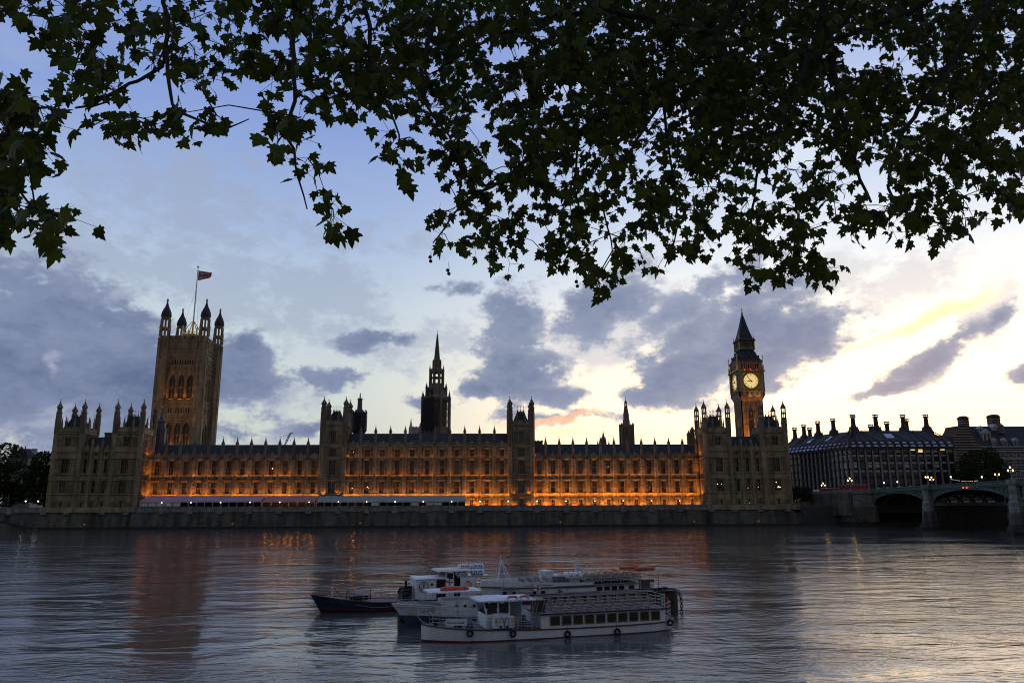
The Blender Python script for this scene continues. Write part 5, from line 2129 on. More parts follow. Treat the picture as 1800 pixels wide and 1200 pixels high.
# deck, cornice and parapet in lengths
dk, pa_, pb2 = MB(), MB(), MB()
ny = 40
for i in range(ny):
    y0, y1 = 297.5 - (297.5 - 5) * i / ny, 297.5 - (297.5 - 5) * (i + 1) / ny
    z0, z1 = top_z(y0), top_z(y1)
    dk.hexa([(BX + .1, y0, z0 - 1.5), (BX + W - .1, y0, z0 - 1.5), (BX + W - .1, y1, z1 - 1.5), (BX + .1, y1, z1 - 1.5),
             (BX + .1, y0, z0 - 1.1), (BX + W - .1, y0, z0 - 1.1), (BX + W - .1, y1, z1 - 1.1), (BX + .1, y1, z1 - 1.1)])
    for xs, sg in ((BX, -1), (BX + W, 1)):
        tgt = pa_ if sg < 0 else pb2
        for (xa, xb, a_, b__) in ((-.55, .25, -1.30, -1.0), (-.3, .15, -1.75, -1.3), (-.2, .1, -1.0, -.22), (-.4, .2, -.22, 0)):
            u0, u1 = (xs + xa, xs + xb) if sg < 0 else (xs - xb, xs - xa)
            tgt.hexa([(u0, y0, z0 + a_), (u1, y0, z0 + a_), (u1, y1, z1 + a_), (u0, y1, z1 + a_), (u0, y0, z0 + b__), (u1, y0, z0 + b__), (u1, y1, z1 + b__), (u0, y1, z1 + b__)])
    for j in range(6):
        y = y0 + (y1 - y0) * (j + .5) / 6
        pa_.box(BX - .27, BX - .19, y - .28, y + .28, top_z(y) - .85, top_z(y) - .38)
dk.build('deck', asphalt, br)
pa_.build('parapet', green_b, br)
pb2.build('parapet', green_b, br)
for k in range(len(spans)):
    y0 = spans[k][1]
    y1 = spans[k + 1][0] if k + 1 < len(spans) else y0 - 4.5
    yc = (y0 + y1) / 2
    hw_ = (y0 - y1) / 2
    m = MB()
    m.box(BX - .2, BX + W + .2, y1, y0, 8.0, 9.0)
    for xs in (BX - .2, BX + W + .2):
        m.lathe(xs, yc, [(hw_ * .95, 6.2), (hw_ * .9, 9.2), (hw_ * .72, 9.5), (hw_ * .68, top_z(yc) - 1.5), (hw_ * .85, top_z(yc) - 1.3), (hw_ * .85, top_z(yc) + .1)], 8)
    m.build('pier', granite, br)
    for xs in (BX - .2, BX + W + .2):
        m = MB()
        m.lathe(xs, yc, [(hw_ * 1.12, -3), (hw_ * 1.08, 5.6), (hw_ * .95, 6.2)], 8)
        m.build('pier_base', wallstone, br)
    m = MB()
    m.box(BX + .2, BX + W - .2, y1 + .05, y0 - .05, -3, 7.98)
    m.box(BX - 4.5, BX + W + 4.5, y1 - .8, y0 + .8, -3, .8)
    for xs in (BX - .2, BX + W + .2):
        m.lathe(xs, yc, [(hw_ * 1.75, -3), (hw_ * 1.55, 1.1), (hw_ * 1.14, 3.0), (hw_ * 1.1, 3.1)], 8)
    m.build('pier_foot', algae, br)
m = MB()
yc = sum(spans[1]) / 2
for d in (-.9, .9):
    m.ball((BX - .75, yc + d, top_z(yc) - 1.55), .2, 8, 6)
m.build('signal_lamp', lamp_r, br)


# lamp standards with three lanterns
def lantern_post(label, q, base_z, arms=3, kind='bridge_lamp', group='lamp standards on the bridge', em=lamp_o, glow=0, yaw=0.0):
    o = thing(kind, label, 'street lamp', (q.x, q.y, base_z), yaw, group=group)
    h_ = q.z - base_z
    m = MB()
    m.lathe(0, 0, [(.32, 0), (.28, .5), (.12, .7), (.09, h_ - .3), (.16, h_ - .25), (.05, h_)], 8)
    pos = [(0, h_ + .25)] if arms == 1 else ([(-.72, h_ - .3), (.72, h_ - .3)] + ([(0, h_ + .55)] if arms == 3 else []))
    for (x_, z_) in pos:
        if x_:
            m.tube([(0, 0, h_ - .7), (x_ * .6, 0, h_ - .95), (x_, 0, z_ - .35)], .05, 6)
    m.build('post', green_b if arms > 1 else iron, o, local=True)
    for (x_, z_) in pos:
        g_ = MB()
        g_.lathe(x_, 0, [(.12, z_ - .22), (.24, z_ + .1), (.22, z_ + .22), (.05, z_ + .36)], 8)
        g_.build('lantern', em, o, local=True)
    if glow:
        lamp('lamp_light', o, (q.x, q.y - .8, q.z + .6), glow, (1, .62, .28), .3)
    return o


lantern_post('three lantern lamp on the bridge above the first river pier', PX(1629, 837, BX + .1), top_z(260) - .2, 2, yaw=.5)
lantern_post('three lantern lamp at the landing of the bridge beside the red bus', Vector((PX(1524.5, 843, 144).x, 297.5, P(1524.5, 843, 297.5).z)), 13.7, 3, glow=120)
lantern_post('three lantern lamp on the street wall beside the white van', P(1447, 851.5, 322), 12.9, 3, glow=60)
lantern_post('three lantern lamp on the bridge above the second pier, closest to the picture edge', PX(1776, 825, BX + .1), top_z(217) - .2, 3, glow=120)
lantern_post('bright flaring lamp on the far parapet behind the first pier', PX(1637.5, 841.5, BX + W - .4), 14.2, 3, glow=160)
lantern_post('bright lamp on the far parapet in front of the leafy tree', PX(1752.5, 832, BX + W - .4), 14.6, 2, glow=120)
lamp_p = emit('lit pink globe', (1.0, .70, .50), 6)
a, b_ = PX(1671.5, 839.5, BX + W - .5), PX(1726, 839.5, BX + W - .5)
for q, lb in ((a, 'small pinkish globe lamp at the first end of the light string'), (b_, 'small pinkish globe lamp at the other end of the light string by the tree')):
    lantern_post(lb, q, 14.2, 1, 'globe_lamp', 'globe lamps of the light string', lamp_p)
o = thing('string_lights', 'sagging string of tiny white bulbs above the bridge parapet', 'string lights', ((a.x + b_.x) / 2, (a.y + b_.y) / 2, 14.2))
m, mb = MB(), MB()
p0, p1 = PX(1672.5, 842, BX + W - .5), PX(1718, 844.3, BX + W - .5)
pts_ = []
for i in range(29):
    f = i / 28
    q = p0.lerp(p1, f)
    q.z -= 4 * f * (1 - f) * .42
    pts_.append(q)
    if i % 7 != 3:
        mb.ball(q, .045, 6, 4)
m.tube([q + Vector((0, 0, .1)) for q in pts_], .03, 4)
m.build('cable', iron, o)
mb.build('bulb', lamp_w, o)


# ------------------------------------------------------------------ vehicles
def wheel(o, x_, y_, r_):
    m = MB(Matrix.Translation((x_, y_, r_)) @ Matrix.Rotation(PI / 2, 4, 'X'))
    m.lathe(0, 0, [(r_ * .6, -.14), (r_, -.12), (r_, .12), (r_ * .6, .14)], 14)
    t_ = m.build('wheel', rubber, o, local=True)
    m = MB(Matrix.Translation((x_, y_, r_)) @ Matrix.Rotation(PI / 2, 4, 'X'))
    m.lathe(0, 0, [(r_ * .5, -.16), (r_ * .5, .16)], 10)
    m.build('rim', steel, t_, local=True)


def bus(label, loc, rz, decks=2, destination=False):
    o = thing('bus', label, 'bus', loc, rz)
    L, Wd, H_ = 10.5, 2.5, 4.35 if decks == 2 else 3.0
    m = MB()
    m.hexa([(-L / 2, -Wd / 2, .3), (L / 2 - .1, -Wd / 2, .3), (L / 2 - .1, Wd / 2, .3), (-L / 2, Wd / 2, .3),
            (-L / 2 + .1, -Wd / 2 + .06, H_ - .25), (L / 2 - .35, -Wd / 2 + .06, H_ - .25), (L / 2 - .35, Wd / 2 - .06, H_ - .25), (-L / 2 + .1, Wd / 2 - .06, H_ - .25)])
    m.hexa([(-L / 2 + .1, -Wd / 2 + .06, H_ - .25), (L / 2 - .35, -Wd / 2 + .06, H_ - .25), (L / 2 - .35, Wd / 2 - .06, H_ - .25), (-L / 2 + .1, Wd / 2 - .06, H_ - .25),
            (-L / 2 + .4, -Wd / 2 + .4, H_), (L / 2 - .8, -Wd / 2 + .4, H_), (L / 2 - .8, Wd / 2 - .4, H_), (-L / 2 + .4, Wd / 2 - .4, H_)])
    m.build('body', red, o, local=True)
    for dk_ in range(decks):
        z0, z1 = ((1.15, 1.95), (2.85, 3.65))[dk_]
        m = MB()
        for sg in (-1, 1):
            for i in range(6):
                x0 = -L / 2 + .5 + i * 1.58
                m.box(x0, x0 + 1.45, sg * (Wd / 2 + .012) - .02, sg * (Wd / 2 + .012) + .02, z0, z1)
        for xs in (-L / 2 + .02, L / 2 - .17):
            m.box(xs - .03, xs + .06, -Wd / 2 + .2, Wd / 2 - .2, z0, z1)
        m.build('window', glass, o, local=True)
    for xs in (-L / 2 + 2.2, L / 2 - 2.4):
        for ys in (-Wd / 2 + .1, Wd / 2 - .1):
            wheel(o, xs, ys, .48)
    m = MB()
    for ys in (-.9, .9):
        m.box(-L / 2 - .03, -L / 2 + .03, ys - .12, ys + .12, .8, 1.0)
    m.build('tail_light', lamp_r, o, local=True)
    return o


q = P(1501, 858, 303.5)
bus('red double decker bus nearest the bridge, beside the three lantern lamp', (q.x + 1.0, 306.5, DECK - 1.05), R(142))
q = P(1466, 860, 318)
bus('dark red bus behind the white van, farther from the bridge', (q.x, 320, 12.0), R(128), 1)
q = P(1437, 862, 330)
o = thing('delivery_van', 'white box van on the street near the lit bush', 'van', (q.x, 331, 11.4), R(140))
m = MB()
m.box(-3.0, 1.4, -1.05, 1.05, .6, 3.1)
m.build('cargo_box', white_d, o, local=True)
m = MB()
m.extr([(1.5, .5), (3.2, .5), (3.2, 1.3), (2.7, 2.2), (1.5, 2.3)], -.95, .95)
m.build('cab', white_d, o, local=True)
m = MB()
m.extr([(3.16, 1.35), (2.72, 2.12), (2.78, 2.14), (3.24, 1.37)], -.8, .8)
m.build('windscreen', glass, o, local=True)
for xs in (-2.0, 2.3):
    for ys in (-.9, .9):
        wheel(o, xs, ys, .38)


def car(label, loc, rz, paint):
    o = thing('car', label, 'car', loc, rz, group='cars crossing the bridge')
    m = MB()
    m.extr([(-2.1, .3), (2.1, .3), (2.15, .75), (1.2, .9), (-2.1, .95)], -.85, .85)
    m.build('body', paint, o, local=True)
    m = MB()
    m.hexa([(-1.7, -.8, .93), (1.1, -.8, .9), (1.1, .8, .9), (-1.7, .8, .93), (-1.2, -.62, 1.45), (.35, -.62, 1.45), (.35, .62, 1.45), (-1.2, .62, 1.45)])
    m.build('cabin', glass, o, local=True)
    for xs in (-1.3, 1.35):
        for ys in (-.8, .8):
            wheel(o, xs, ys, .31)
    for ys in (-.6, .6):
        m = MB()
        m.box(2.1, 2.18, ys - .14, ys + .14, .58, .74)
        m.build('headlight', lamp_w, o, local=True)


for i, (px, lane, pnt, lb) in enumerate(((1545, 3.2, blackpaint, 'black car just coming off the bridge'), (1562, 4.0, blue_l, 'dull blue car behind the black car'),
                                         (1582, 3.4, lead, 'grey car third in the line on the bridge'), (1602, 4.2, white_d, 'white car last in the line on the bridge'))):
    q = PX(px, 853, BX + lane)
    car(lb, (BX + lane, q.y, top_z(q.y) - 1.08 + .25), R(93), pnt)
# traffic lights by the landing
for px, py, lb in ((1554, 849.5, 'thin pole with a white light beside the cars, closer to the bus'), (1577.5, 848, 'thin pole with a white light beside the cars, farther along the bridge')):
    q = PX(px, py, BX + 9)
    lantern_post(lb, q, 12.9, 1, 'signal_post', 'signal posts by the bridge traffic', lamp_w)

# ------------------------------------------------------------------ office block with tall chimneys
c0 = P(1494, 788, 335)
zE = c0.z
c1 = P(1677, 788, 333.6)
c2 = PZ(1372, 799.5, zE)
ph = thing('office_block', 'large dark office block with stone piers and rows of tall bronze chimneys', 'office building', (c0.x, c0.y, LAND))
zR = P(1560, 757, 345).z
pale = mat('sky-tinted skylight glass', (.34, .36, .46), .12, metal=.55, var=.2, scale=.3)  # lavender base colour paints in part of the reflected sky
blindm = mat('window blind', (.40, .41, .39), .7, var=.15, scale=.3)


def face_tf(o_, e_, inward):
    d = Vector((e_.x - o_.x, e_.y - o_.y, 0))
    L = d.length
    d.normalize()
    n_ = Vector((-d.y, d.x, 0))
    if n_.dot(inward) < 0:
        n_ = -n_
    q = Matrix.Identity(4)
    for r_ in range(3):
        q[r_][0], q[r_][1], q[r_][2], q[r_][3] = d[r_], n_[r_], (0, 0, 1)[r_], (o_.x, o_.y, 0)[r_]
    return q, L


FL = [12.5, 16.6, 20.2, 23.8, 27.4, 30.6, zE - .3]
inw = Vector((0.3, 1, 0))
wl = MB()
pr_ = MB()
rf = MB()
sk = MB()
stuffw = MB()
wm_key = None
count = 0
skyl = MB()
for fi, (e_, nb) in enumerate(((c1, 14), (c2, 17))):
    q, L = face_tf(c0, e_, Vector((0, 1, 0)) if fi == 0 else Vector((1, 0, 0)))
    a = MB(q)
    a.box(.05, L, .7, 14, LAND, zE - .3)
    for z_ in FL[:-1]:
        a.box(0, L, .35, .75, z_ - .75, z_ - .1)
        a.box(0, L, .1, .36, z_ - .16, z_ - .02)
    a.box(-.4, L + .3, -.6, .8, zE - .35, zE + .1)
    wl.add(a.v, a.f)
    p = MB(q)
    bw = L / nb
    for i in range(nb + 1):
        u = bw * i
        p.hexa([(u - .42, -.35, LAND), (u + .42, -.35, LAND), (u + .42, .4, LAND), (u - .42, .4, LAND),
                (u - .26, -.12, zE - .3), (u + .26, -.12, zE - .3), (u + .26, .4, zE - .3), (u - .26, .4, zE - .3)])
        for z_ in FL[1:-1]:
            p.box(u - .5, u + .5, -.42, .1, z_ - .55, z_ - .25)
    pr_.add(p.v, p.f)
    # windows
    gm = MB(Matrix.Identity(4))
    for i in range(nb):
        for k in range(6):
            u0, u1 = bw * i + .62, bw * (i + 1) - .62
            z0, z1 = FL[k] + .05, FL[k + 1] - .8
            if k == 5:
                z1 = zE - .4
            single = fi == 0 or i < 2
            if single:
                b1 = MB(q)
                b1.box(u0, u1, .42, .5, z0, z1)
                lit_ = fi == 0 and ((k == 5 and i in (8, 9, 12)))
                shop = k == 0 and ((fi == 0 and i == 0) or fi == 1)
                o = b1.build('window', dim_room if shop and not lit_ else glass, ph)
                b2 = MB(q)
                rr = random.Random(i * 31 + k * 7 + fi)
                if k >= 2 and rr.random() < .9 or lit_:
                    hgt = (z1 - z0) * rr.choice((.28, .3, .34))
                    b2.box(u0 + .1, u1 - .1, .38, .41, z1 - hgt, z1 - .05)
                    if k in (5, 3) and rr.random() < .6:
                        b2.box(u0 + .1, u1 - .1, .38, .41, z0 + .2, z1 - hgt - .25)
                    b2.build('blind', lit_room if lit_ else blindm, o)
            else:
                b1 = MB(q)
                b1.box(u0, u1, .42, .5, z0, z1)
                stuffw.add(b1.v, b1.f)
    # roof skirt, ribs running up to the chimneys, skylights
    a = MB(q)
    setb = 10.0
    a.hexa([(-.3, -.5, zE + .1), (L + .2, -.5, zE + .1), (L + .2, 1.6, zE + 3.6), (-.3 + 1.2, 1.6, zE + 3.6),
            (-.3, .3, zE + .1), (L + .2, .3, zE + .1), (L + .2, 2.4, zE + 3.6), (1.2, 2.4, zE + 3.6)])
    a.hexa([(.9, 1.6, zE + 3.6), (L + .2, 1.6, zE + 3.6), (L - 6 if fi == 0 else L, setb, zR), (setb * .9, setb, zR),
            (.9, 2.2, zE + 3.0), (L + .2, 2.2, zE + 3.0), (L - 6 if fi == 0 else L, setb + 1, zR - .6), (setb * .9, setb + 1, zR - .6)])
    a.box(setb * .9, (L - 6 if fi == 0 else L), setb, setb + 8, zR - .6, zR)
    groups = 3.6
    for i in range(nb + 1):
        u = bw * i
        a.bar((u, -.55, zE + .15), (u, 1.55, zE + 3.6), .3)
        t = setb * .9 + (round((u - setb * .9) / (bw * groups)) * bw * groups)
        t = max(setb * .9, min(L - (6 if fi == 0 else 0), t))
        a.bar((u, 1.55, zE + 3.6), (t + (u - t) * .3, setb - .1, zR + .05), .34)
    rf.add(a.v, a.f)
    for i in range(nb):
        u = bw * (i + .5)
        b1 = MB(q)
        b1.hexa([(u - bw * .3, -.62, zE + .75), (u + bw * .3, -.62, zE + .75), (u + bw * .3, -.1, zE + 1.65), (u - bw * .3, -.1, zE + 1.65),
                 (u - bw * .3, -.5, zE + .7), (u + bw * .3, -.5, zE + .7), (u + bw * .3, .0, zE + 1.6), (u - bw * .3, .0, zE + 1.6)])
        b1.hexa([(u - bw * .26, .32, zE + 2.25), (u + bw * .26, .32, zE + 2.25), (u + bw * .26, .85, zE + 3.05), (u - bw * .26, .85, zE + 3.05),
                 (u - bw * .26, .5, zE + 2.2), (u + bw * .26, .5, zE + 2.2), (u + bw * .26, 1.0, zE + 3.0), (u - bw * .26, 1.0, zE + 3.0)])
        b1.build('skylight', pale, ph)
    for (i0, w_) in (((5.6, 1.1),) if fi == 0 else ((6.2, .8), (10.6, .8))):
        b1 = MB(q)
        u0, u1 = bw * i0, bw * (i0 + w_)
        f0, f1 = .22, .62
        yA, zA = 1.6 + (setb - 1.6) * f0, zE + 3.6 + (zR - zE - 3.6) * f0
        yB, zB = 1.6 + (setb - 1.6) * f1, zE + 3.6 + (zR - zE - 3.6) * f1
        b1.hexa([(u0, yA, zA + .1), (u1, yA, zA + .1), (u1 + .3, yB, zB + .1), (u0 + .3, yB, zB + .1), (u0, yA, zA + .3), (u1, yA, zA + .3), (u1 + .3, yB, zB + .3), (u0 + .3, yB, zB + .3)])
        b1.build('skylight', pale, ph)
wl.build('wall', bronze, ph)
pr_.build('pier', pierm, ph)
rf.build('roof', bronze, ph)
o = stuffw.build('window_rows', glass, ph)
o['kind'] = 'stuff'


def chimney_mesh(top_h, bell):
    m = MB()
    if bell:
        m.lathe(0, 0, [(3.0, -2.0), (2.9, .3), (2.6, .5), (2.1, 1.7), (2.1, 2.0), (1.6, 2.3), (1.25, 2.9), (1.1, 3.4)], 12)
        m.lathe(0, 0, [(1.05, 3.2), (.9, top_h - 1.1)], 10)
        for i in range(12):
            a = 2 * PI * i / 12
            m.prism(1.9 * math.cos(a), 1.9 * math.sin(a), 1.9, 2.6, .1, n=4)
    else:
        m.lathe(0, 0, [(1.0, -3), (.95, top_h - 1.1)], 10)
    for i in range(4):
        a = PI / 4 + i * PI / 2
        m.prism(.95 * math.cos(a), .95 * math.sin(a), top_h - 1.3, top_h - .3, .2, n=4)
    m.lathe(0, 0, [(1.3, top_h - 1.5), (1.35, top_h - 1.1), (.6, top_h - 1.0)], 10)
    m.lathe(0, 0, [(1.25, top_h - .35), (1.3, top_h)], 10)
    return m.build('chimney', bronze, mesh_only=True)


CH = {}
ql, Ll = face_tf(c0, c2, Vector((1, 0, 0)))
for (px, py, bell) in ((1388, 751, 1), (1414, 745.5, 1), (1439, 740, 1), (1466.3, 735, 1), (1501, 728.3, 1), (1541, 728.3, 1), (1589.3, 728.6, 1), (1629.7, 728, 1),
                       (1424.3, 751, 0), (1531, 745.5, 0), (1560, 740.5, 0), (1594.5, 736, 0)):
    if px < 1495:
        best = None
        off = setb + (2 if bell else 6)
        for i in range(300):
            u = -12 + (Ll + 15) * i / 299
            c = ql @ Vector((u, off, zR))
            v = M3.transposed() @ (c - Vector((0, 0, CAM_H)))
            e_ = abs(900 + 1320 * v.x / -v.z - px)
            if best is None or e_ < best[0]:
                best = (e_, c)
        c = best[1]
    else:
        c = P(px, 757, 335 + setb + (1.5 if bell else 7))
    h_ = 8.4 if bell else 5.2
    if (bell, h_) not in CH:
        CH[(bell, h_)] = chimney_mesh(h_, bell)
    zt = P(px, py, c.y).z
    inst('chimney', CH[(bell, h_)], ph, Vector((c.x, c.y, zt - h_)) - wloc(ph))
# white flag on its roof
q = P(1493.5, 741, 344)
o = thing('flagpole', 'thin white flagpole on the office block roof', 'flagpole', (q.x, q.y, zR - 1))
m = MB()
m.tube([(q.x, q.y, zR - 1), (q.x - .2, q.y, P(1492.5, 726, 344).z)], [.1, .06], 6)
m.build('pole', ivory, o)
q = P(1493.5, 727.5, 344)
flag('house_flag', 'small white flag blowing from the office block roof', 'flag', (q.x, q.y, q.z), 3.0, 1.7, lambda u, v: 'flag white', (1, -.1), .1, (14, 8), .06)

# ------------------------------------------------------------------ striped brick building
Y = 348.0
z = lambda py: P(1740, py, Y).z
X = lambda px: P(px, 780, Y).x
o = thing('brick_building', 'red brick building striped with white stone, steep slate roof and stout chimneys', 'building', (X(1740), Y, LAND))
xa, xb = X(1703), X(1860)
m = MB()
m.box(xa, xb, Y, Y + 18, LAND, z(783))
gx0, gx1 = X(1673), X(1716)
gm = [(gx0, LAND), (gx1 + 2, LAND), (gx1 + 2, z(786)), (X(1711), z(776)), (X(1701), z(752)), (X(1700), z(748)), (X(1688), z(748)), (X(1685), z(755)), (X(1678), z(765)), (gx0, z(766))]
m.extr(gm, Y - 1.6, Y + 10)
m.build('wall', brick, o)
s = MB()


def gable_span(zz):
    """left and right edge of the gable at height zz"""
    def cut(chain):
        for (x0, z0), (x1, z1) in zip(chain, chain[1:]):
            if min(z0, z1) <= zz <= max(z0, z1) and abs(z1 - z0) > 1e-4:
                return x0 + (x1 - x0) * (zz - z0) / (z1 - z0)
        return None
    return cut([gm[0], gm[9], gm[8], gm[7], gm[6]]), cut([gm[2], gm[3], gm[4], gm[5]]) or gm[2][0]


py = 752.5
while py < 850:
    l_, r_ = gable_span(z(py))
    if l_ is not None:
        s.box(l_ - .04, r_ + .04, Y - 1.68, Y - 1.55, z(py) - .16, z(py) + .16)
    if py > 786:
        s.box(gx1 + 2, xb, Y - .08, Y + .1, z(py) - .16, z(py) + .16)
    py += 4.6
for py in (785, 793, 806):
    s.box(gx1 + 2, xb + .2, Y - .5, Y + .2, z(py) - .25, z(py) + .3)
s.build('stone_bands', stone_p, o)
m = MB()
xr0, xr1 = X(1700), X(1764)
m.hexa([(xa - .3, Y - .4, z(783)), (xb, Y - .4, z(783)), (xb, Y + 18, z(783)), (xa - .3, Y + 18, z(783)), (xr0, Y + 7, z(746.5)), (xb - 6, Y + 7, z(746.5)), (xb - 6, Y + 10, z(746.5)), (xr0, Y + 10, z(746.5))])
m.build('roof', slate, o)
for (pa, pb_, p0, p1, dy) in ((1687.5, 1698.5, 752, 731, 4), (1739.5, 1753.5, 752, 728.5, 8)):
    m = MB()
    u0, u1 = P(pa, 740, Y + dy).x, P(pb_, 740, Y + dy).x
    zt = P(1720, p1, Y + dy).z
    m.box(u0, u1, Y + dy - 2, Y + dy + 2, z(p0) - 3, zt - .6)
    m.box(u0 - .25, u1 + .25, Y + dy - 2.25, Y + dy + 2.25, zt - 1.5, zt - 1.1)
    m.lathe((u0 + u1) / 2, Y + dy, [((u1 - u0) * .62, zt - .6), ((u1 - u0) * .6, zt - .25), ((u1 - u0) * .4, zt)], 4)
    c = m.build('chimney', brick, o)
    m = MB()
    zz = z(p0) - 1
    while zz < zt - 1.8:
        m.box(u0 - .06, u1 + .06, Y + dy - 2.06, Y + dy + 2.06, zz, zz + .28)
        zz += 1.15
    m.build('stone_bands', stone_p, c)
m = MB()
ux = X(1773)
m.lathe(ux, Y + 6, [(3.0, z(760)), (2.6, z(749)), (2.7, z(746)), (1.7, z(742.5)), (.5, z(741)), (.28, z(738)), (.2, z(728))], 10)
m.build('corner_turret', lead, o)
# dormers
for (px, py, w_, h_) in ((1734, 768, 4.0, 5.5), (1748, 779, 2.2, 4), (1766, 779, 2.2, 4), (1786, 779, 2.4, 4), (1724, 755, 2, 2.6), (1750, 752, 2.4, 2.4)):
    d = MB()
    f = (783 - py) / 36.0
    yy = Y - .6 + 7 * max(0, f) * .8
    c = P(px, py, yy)
    d.box(c.x - w_ / 2, c.x + w_ / 2, yy - .3, yy + 5, c.z - h_ / 2, c.z + h_ / 2 - .8)
    d.extr([(c.x - w_ / 2 - .2, c.z + h_ / 2 - .8), (c.x + w_ / 2 + .2, c.z + h_ / 2 - .8), (c.x, c.z + h_ / 2 + w_ * .3)], yy - .5, yy + 5)
    o2 = d.build('dormer', stone_p, o)
    d = MB()
    for sg in (-1, 1):
        d.box(c.x + sg * w_ * .22 - w_ * .14, c.x + sg * w_ * .22 + w_ * .14, yy - .36, yy - .28, c.z - h_ / 2 + .6, c.z + h_ / 2 - 1.2)
    d.build('pane', glass, o2)
fr = MB()
fr.box(-.95, .95, -.14, .2, -1.7, -1.45)
fr.box(-.95, .95, -.14, .2, 1.45, 1.75)
for u in (-.95, -.08, .8):
    fr.box(u, u + .16, -.12, .2, -1.45, 1.45)
fr.box(-.9, .9, -.08, .2, -.08, .1)
fr = fr.build('window', stone_p, mesh_only=True)
pn = MB().box(-.9, .9, .02, .08, -1.45, 1.45).build('pane', glass, mesh_only=True)
for px in (1727, 1741, 1755, 1769, 1783, 1797, 1811, 1825):
    for py in (799.5, 817, 834):
        c = P(px, py, Y)
        w_ = inst('window', fr, o, Vector((c.x, Y - .1, c.z)) - wloc(o))
        inst('pane', pn, w_, (0, 0, 0))

x = P(1723, 850, 322).x
tree('tree', 'dense round tree between the office block and the striped brick building', x, 322, DECK - 1,
     blob_px(x, 322, [(1724, 812, 34, 22, 0), (1698, 828, 24, 20, -1), (1752, 826, 24, 20, -1), (1725, 838, 44, 18, -2), (1738, 799, 16, 14, 1), (1712, 803, 14, 12, 1)]), 6500, .62)
x = P(1650, 766, 380).x
m = MB()
o = thing('roof_vent', 'small dark roof and thin spike between the office block and the brick building', 'building', (P(1667, 770, 375).x, 375, LAND))
m.box(P(1655, 770, 375).x, P(1673, 770, 375).x, 375, 385, LAND, P(1665, 764.5, 375).z)
m.build('block', bronze, o)
m = MB()
q = P(1673, 765, 375)
m.tube([(q.x, 376, q.z - 2), (q.x - .4, 376, P(1672, 757, 375).z)], [.4, .12], 6)
m.build('spike', bronze, o)
# ------------------------------------------------------------------ moored boats
class Boat:
    """local frame: x from bow to stern, y away from the viewer, z up from the water"""
    def __init__(s, name, label, cat, pa, pb_, half, group=None):
        a, b_ = PZ(*pa), PZ(*pb_)
        d = b_ - a
        s.ang = math.atan2(d.y, d.x)
        s.u = Vector((math.cos(s.ang), math.sin(s.ang), 0))
        s.v = Vector((-s.u.y, s.u.x, 0))
        o = a + s.v * half
        s.o = thing(name, label, cat, (o.x, o.y, 0), s.ang, group)
        s.loc = Vector((o.x, o.y, 0))

    def w(s, x, y, z):
        return s.loc + s.u * x + s.v * y + Vector((0, 0, z))

    def part(s, name, mb, m, smooth=False, parent=None):
        return mb.build(name, m, parent or s.o, smooth=smooth, local=True)

    def thing(s, name, label, cat, x, y, z, group=None, rz=0.0):
        return thing(name, label, cat, s.w(x, y, z), s.ang + rz, group)


def loft(secs, z0f, z1f, keel=-.6):
    """skin between two fractions of the freeboard. secs = (x, half deck, half water, z deck, rake)"""
    m = MB()
    def ring(f):
        pts = []
        for (x, hd, hw_, zd, rk) in secs:
            z = zd * f if f >= 0 else keel * -f
            g_ = max(f, 0) ** .8
            pts.append((x + rk * max(f, -.3), hw_ + (hd - hw_) * g_, z))
        return [(x, -h, z) for x, h, z in pts] + [(x, h, z) for x, h, z in reversed(pts)]
    fs_ = [z0f + (z1f - z0f) * k / 4 for k in range(5)]
    rings = [ring(f) for f in fs_]
    n = len(rings[0])
    vs = [p for r_ in rings for p in r_]
    fs = []
    for k in range(4):
        for i in range(n):
            j = (i + 1) % n
            fs.append((k * n + i, k * n + j, (k + 1) * n + j, (k + 1) * n + i))
    m.add(vs, fs)
    return m


def deck_of(secs, inset=.03, drop=.02):
    m = MB()
    n = len(secs)
    L_ = [(x + rk, -(hd - inset), zd - drop) for x, hd, hw_, zd, rk in secs]
    R_ = [(x + rk, hd - inset, zd - drop) for x, hd, hw_, zd, rk in secs]
    m.add(L_ + R_, [(i, i + 1, n + i + 1, n + i) for i in range(n - 1)])
    return m


def rail(m, pts, heights, w_=.035, post=.04, every=1.0, base=None):
    """posts and horizontal rails along a poly-line of deck points"""
    for a, b_ in zip(pts, pts[1:]):
        a, b_ = Vector(a), Vector(b_)
        n = max(1, int(round((b_ - a).length / every)))
        for h_ in heights:
            m.bar(a + Vector((0, 0, h_)), b_ + Vector((0, 0, h_)), w_, 4)
        for i in range(n + 1):
            p = a.lerp(b_, i / n)
            m.bar(p, p + Vector((0, 0, max(heights))), post, 4)


def lifebuoy(label, loc, ax, r_=.3, col=None, group='lifebuoys on the boats', flat=False):
    o = thing('lifebuoy', label, 'lifebuoy', loc, 0, group)
    m = MB()
    m.torus((0, 0, 0), ax, r_, r_ * .24, 20, 8)
    m.build('ring', col or orange_m, o, smooth=True, local=True)
    m = MB()
    a = Vector(ax).normalized()
    t1 = a.cross(Vector((0, 0, 1))) if abs(a.z) < .9 else Vector((1, 0, 0))
    t1.normalize()
    t2 = a.cross(t1)
    for k in range(4):
        t_ = PI / 4 + k * PI / 2
        d = t1 * math.cos(t_) + t2 * math.sin(t_)
        m.torus(d * r_, t1 * -math.sin(t_) + t2 * math.cos(t_), r_ * .25, r_ * .07, 10, 5)
    m.build('band', white, o, local=True)
    return o


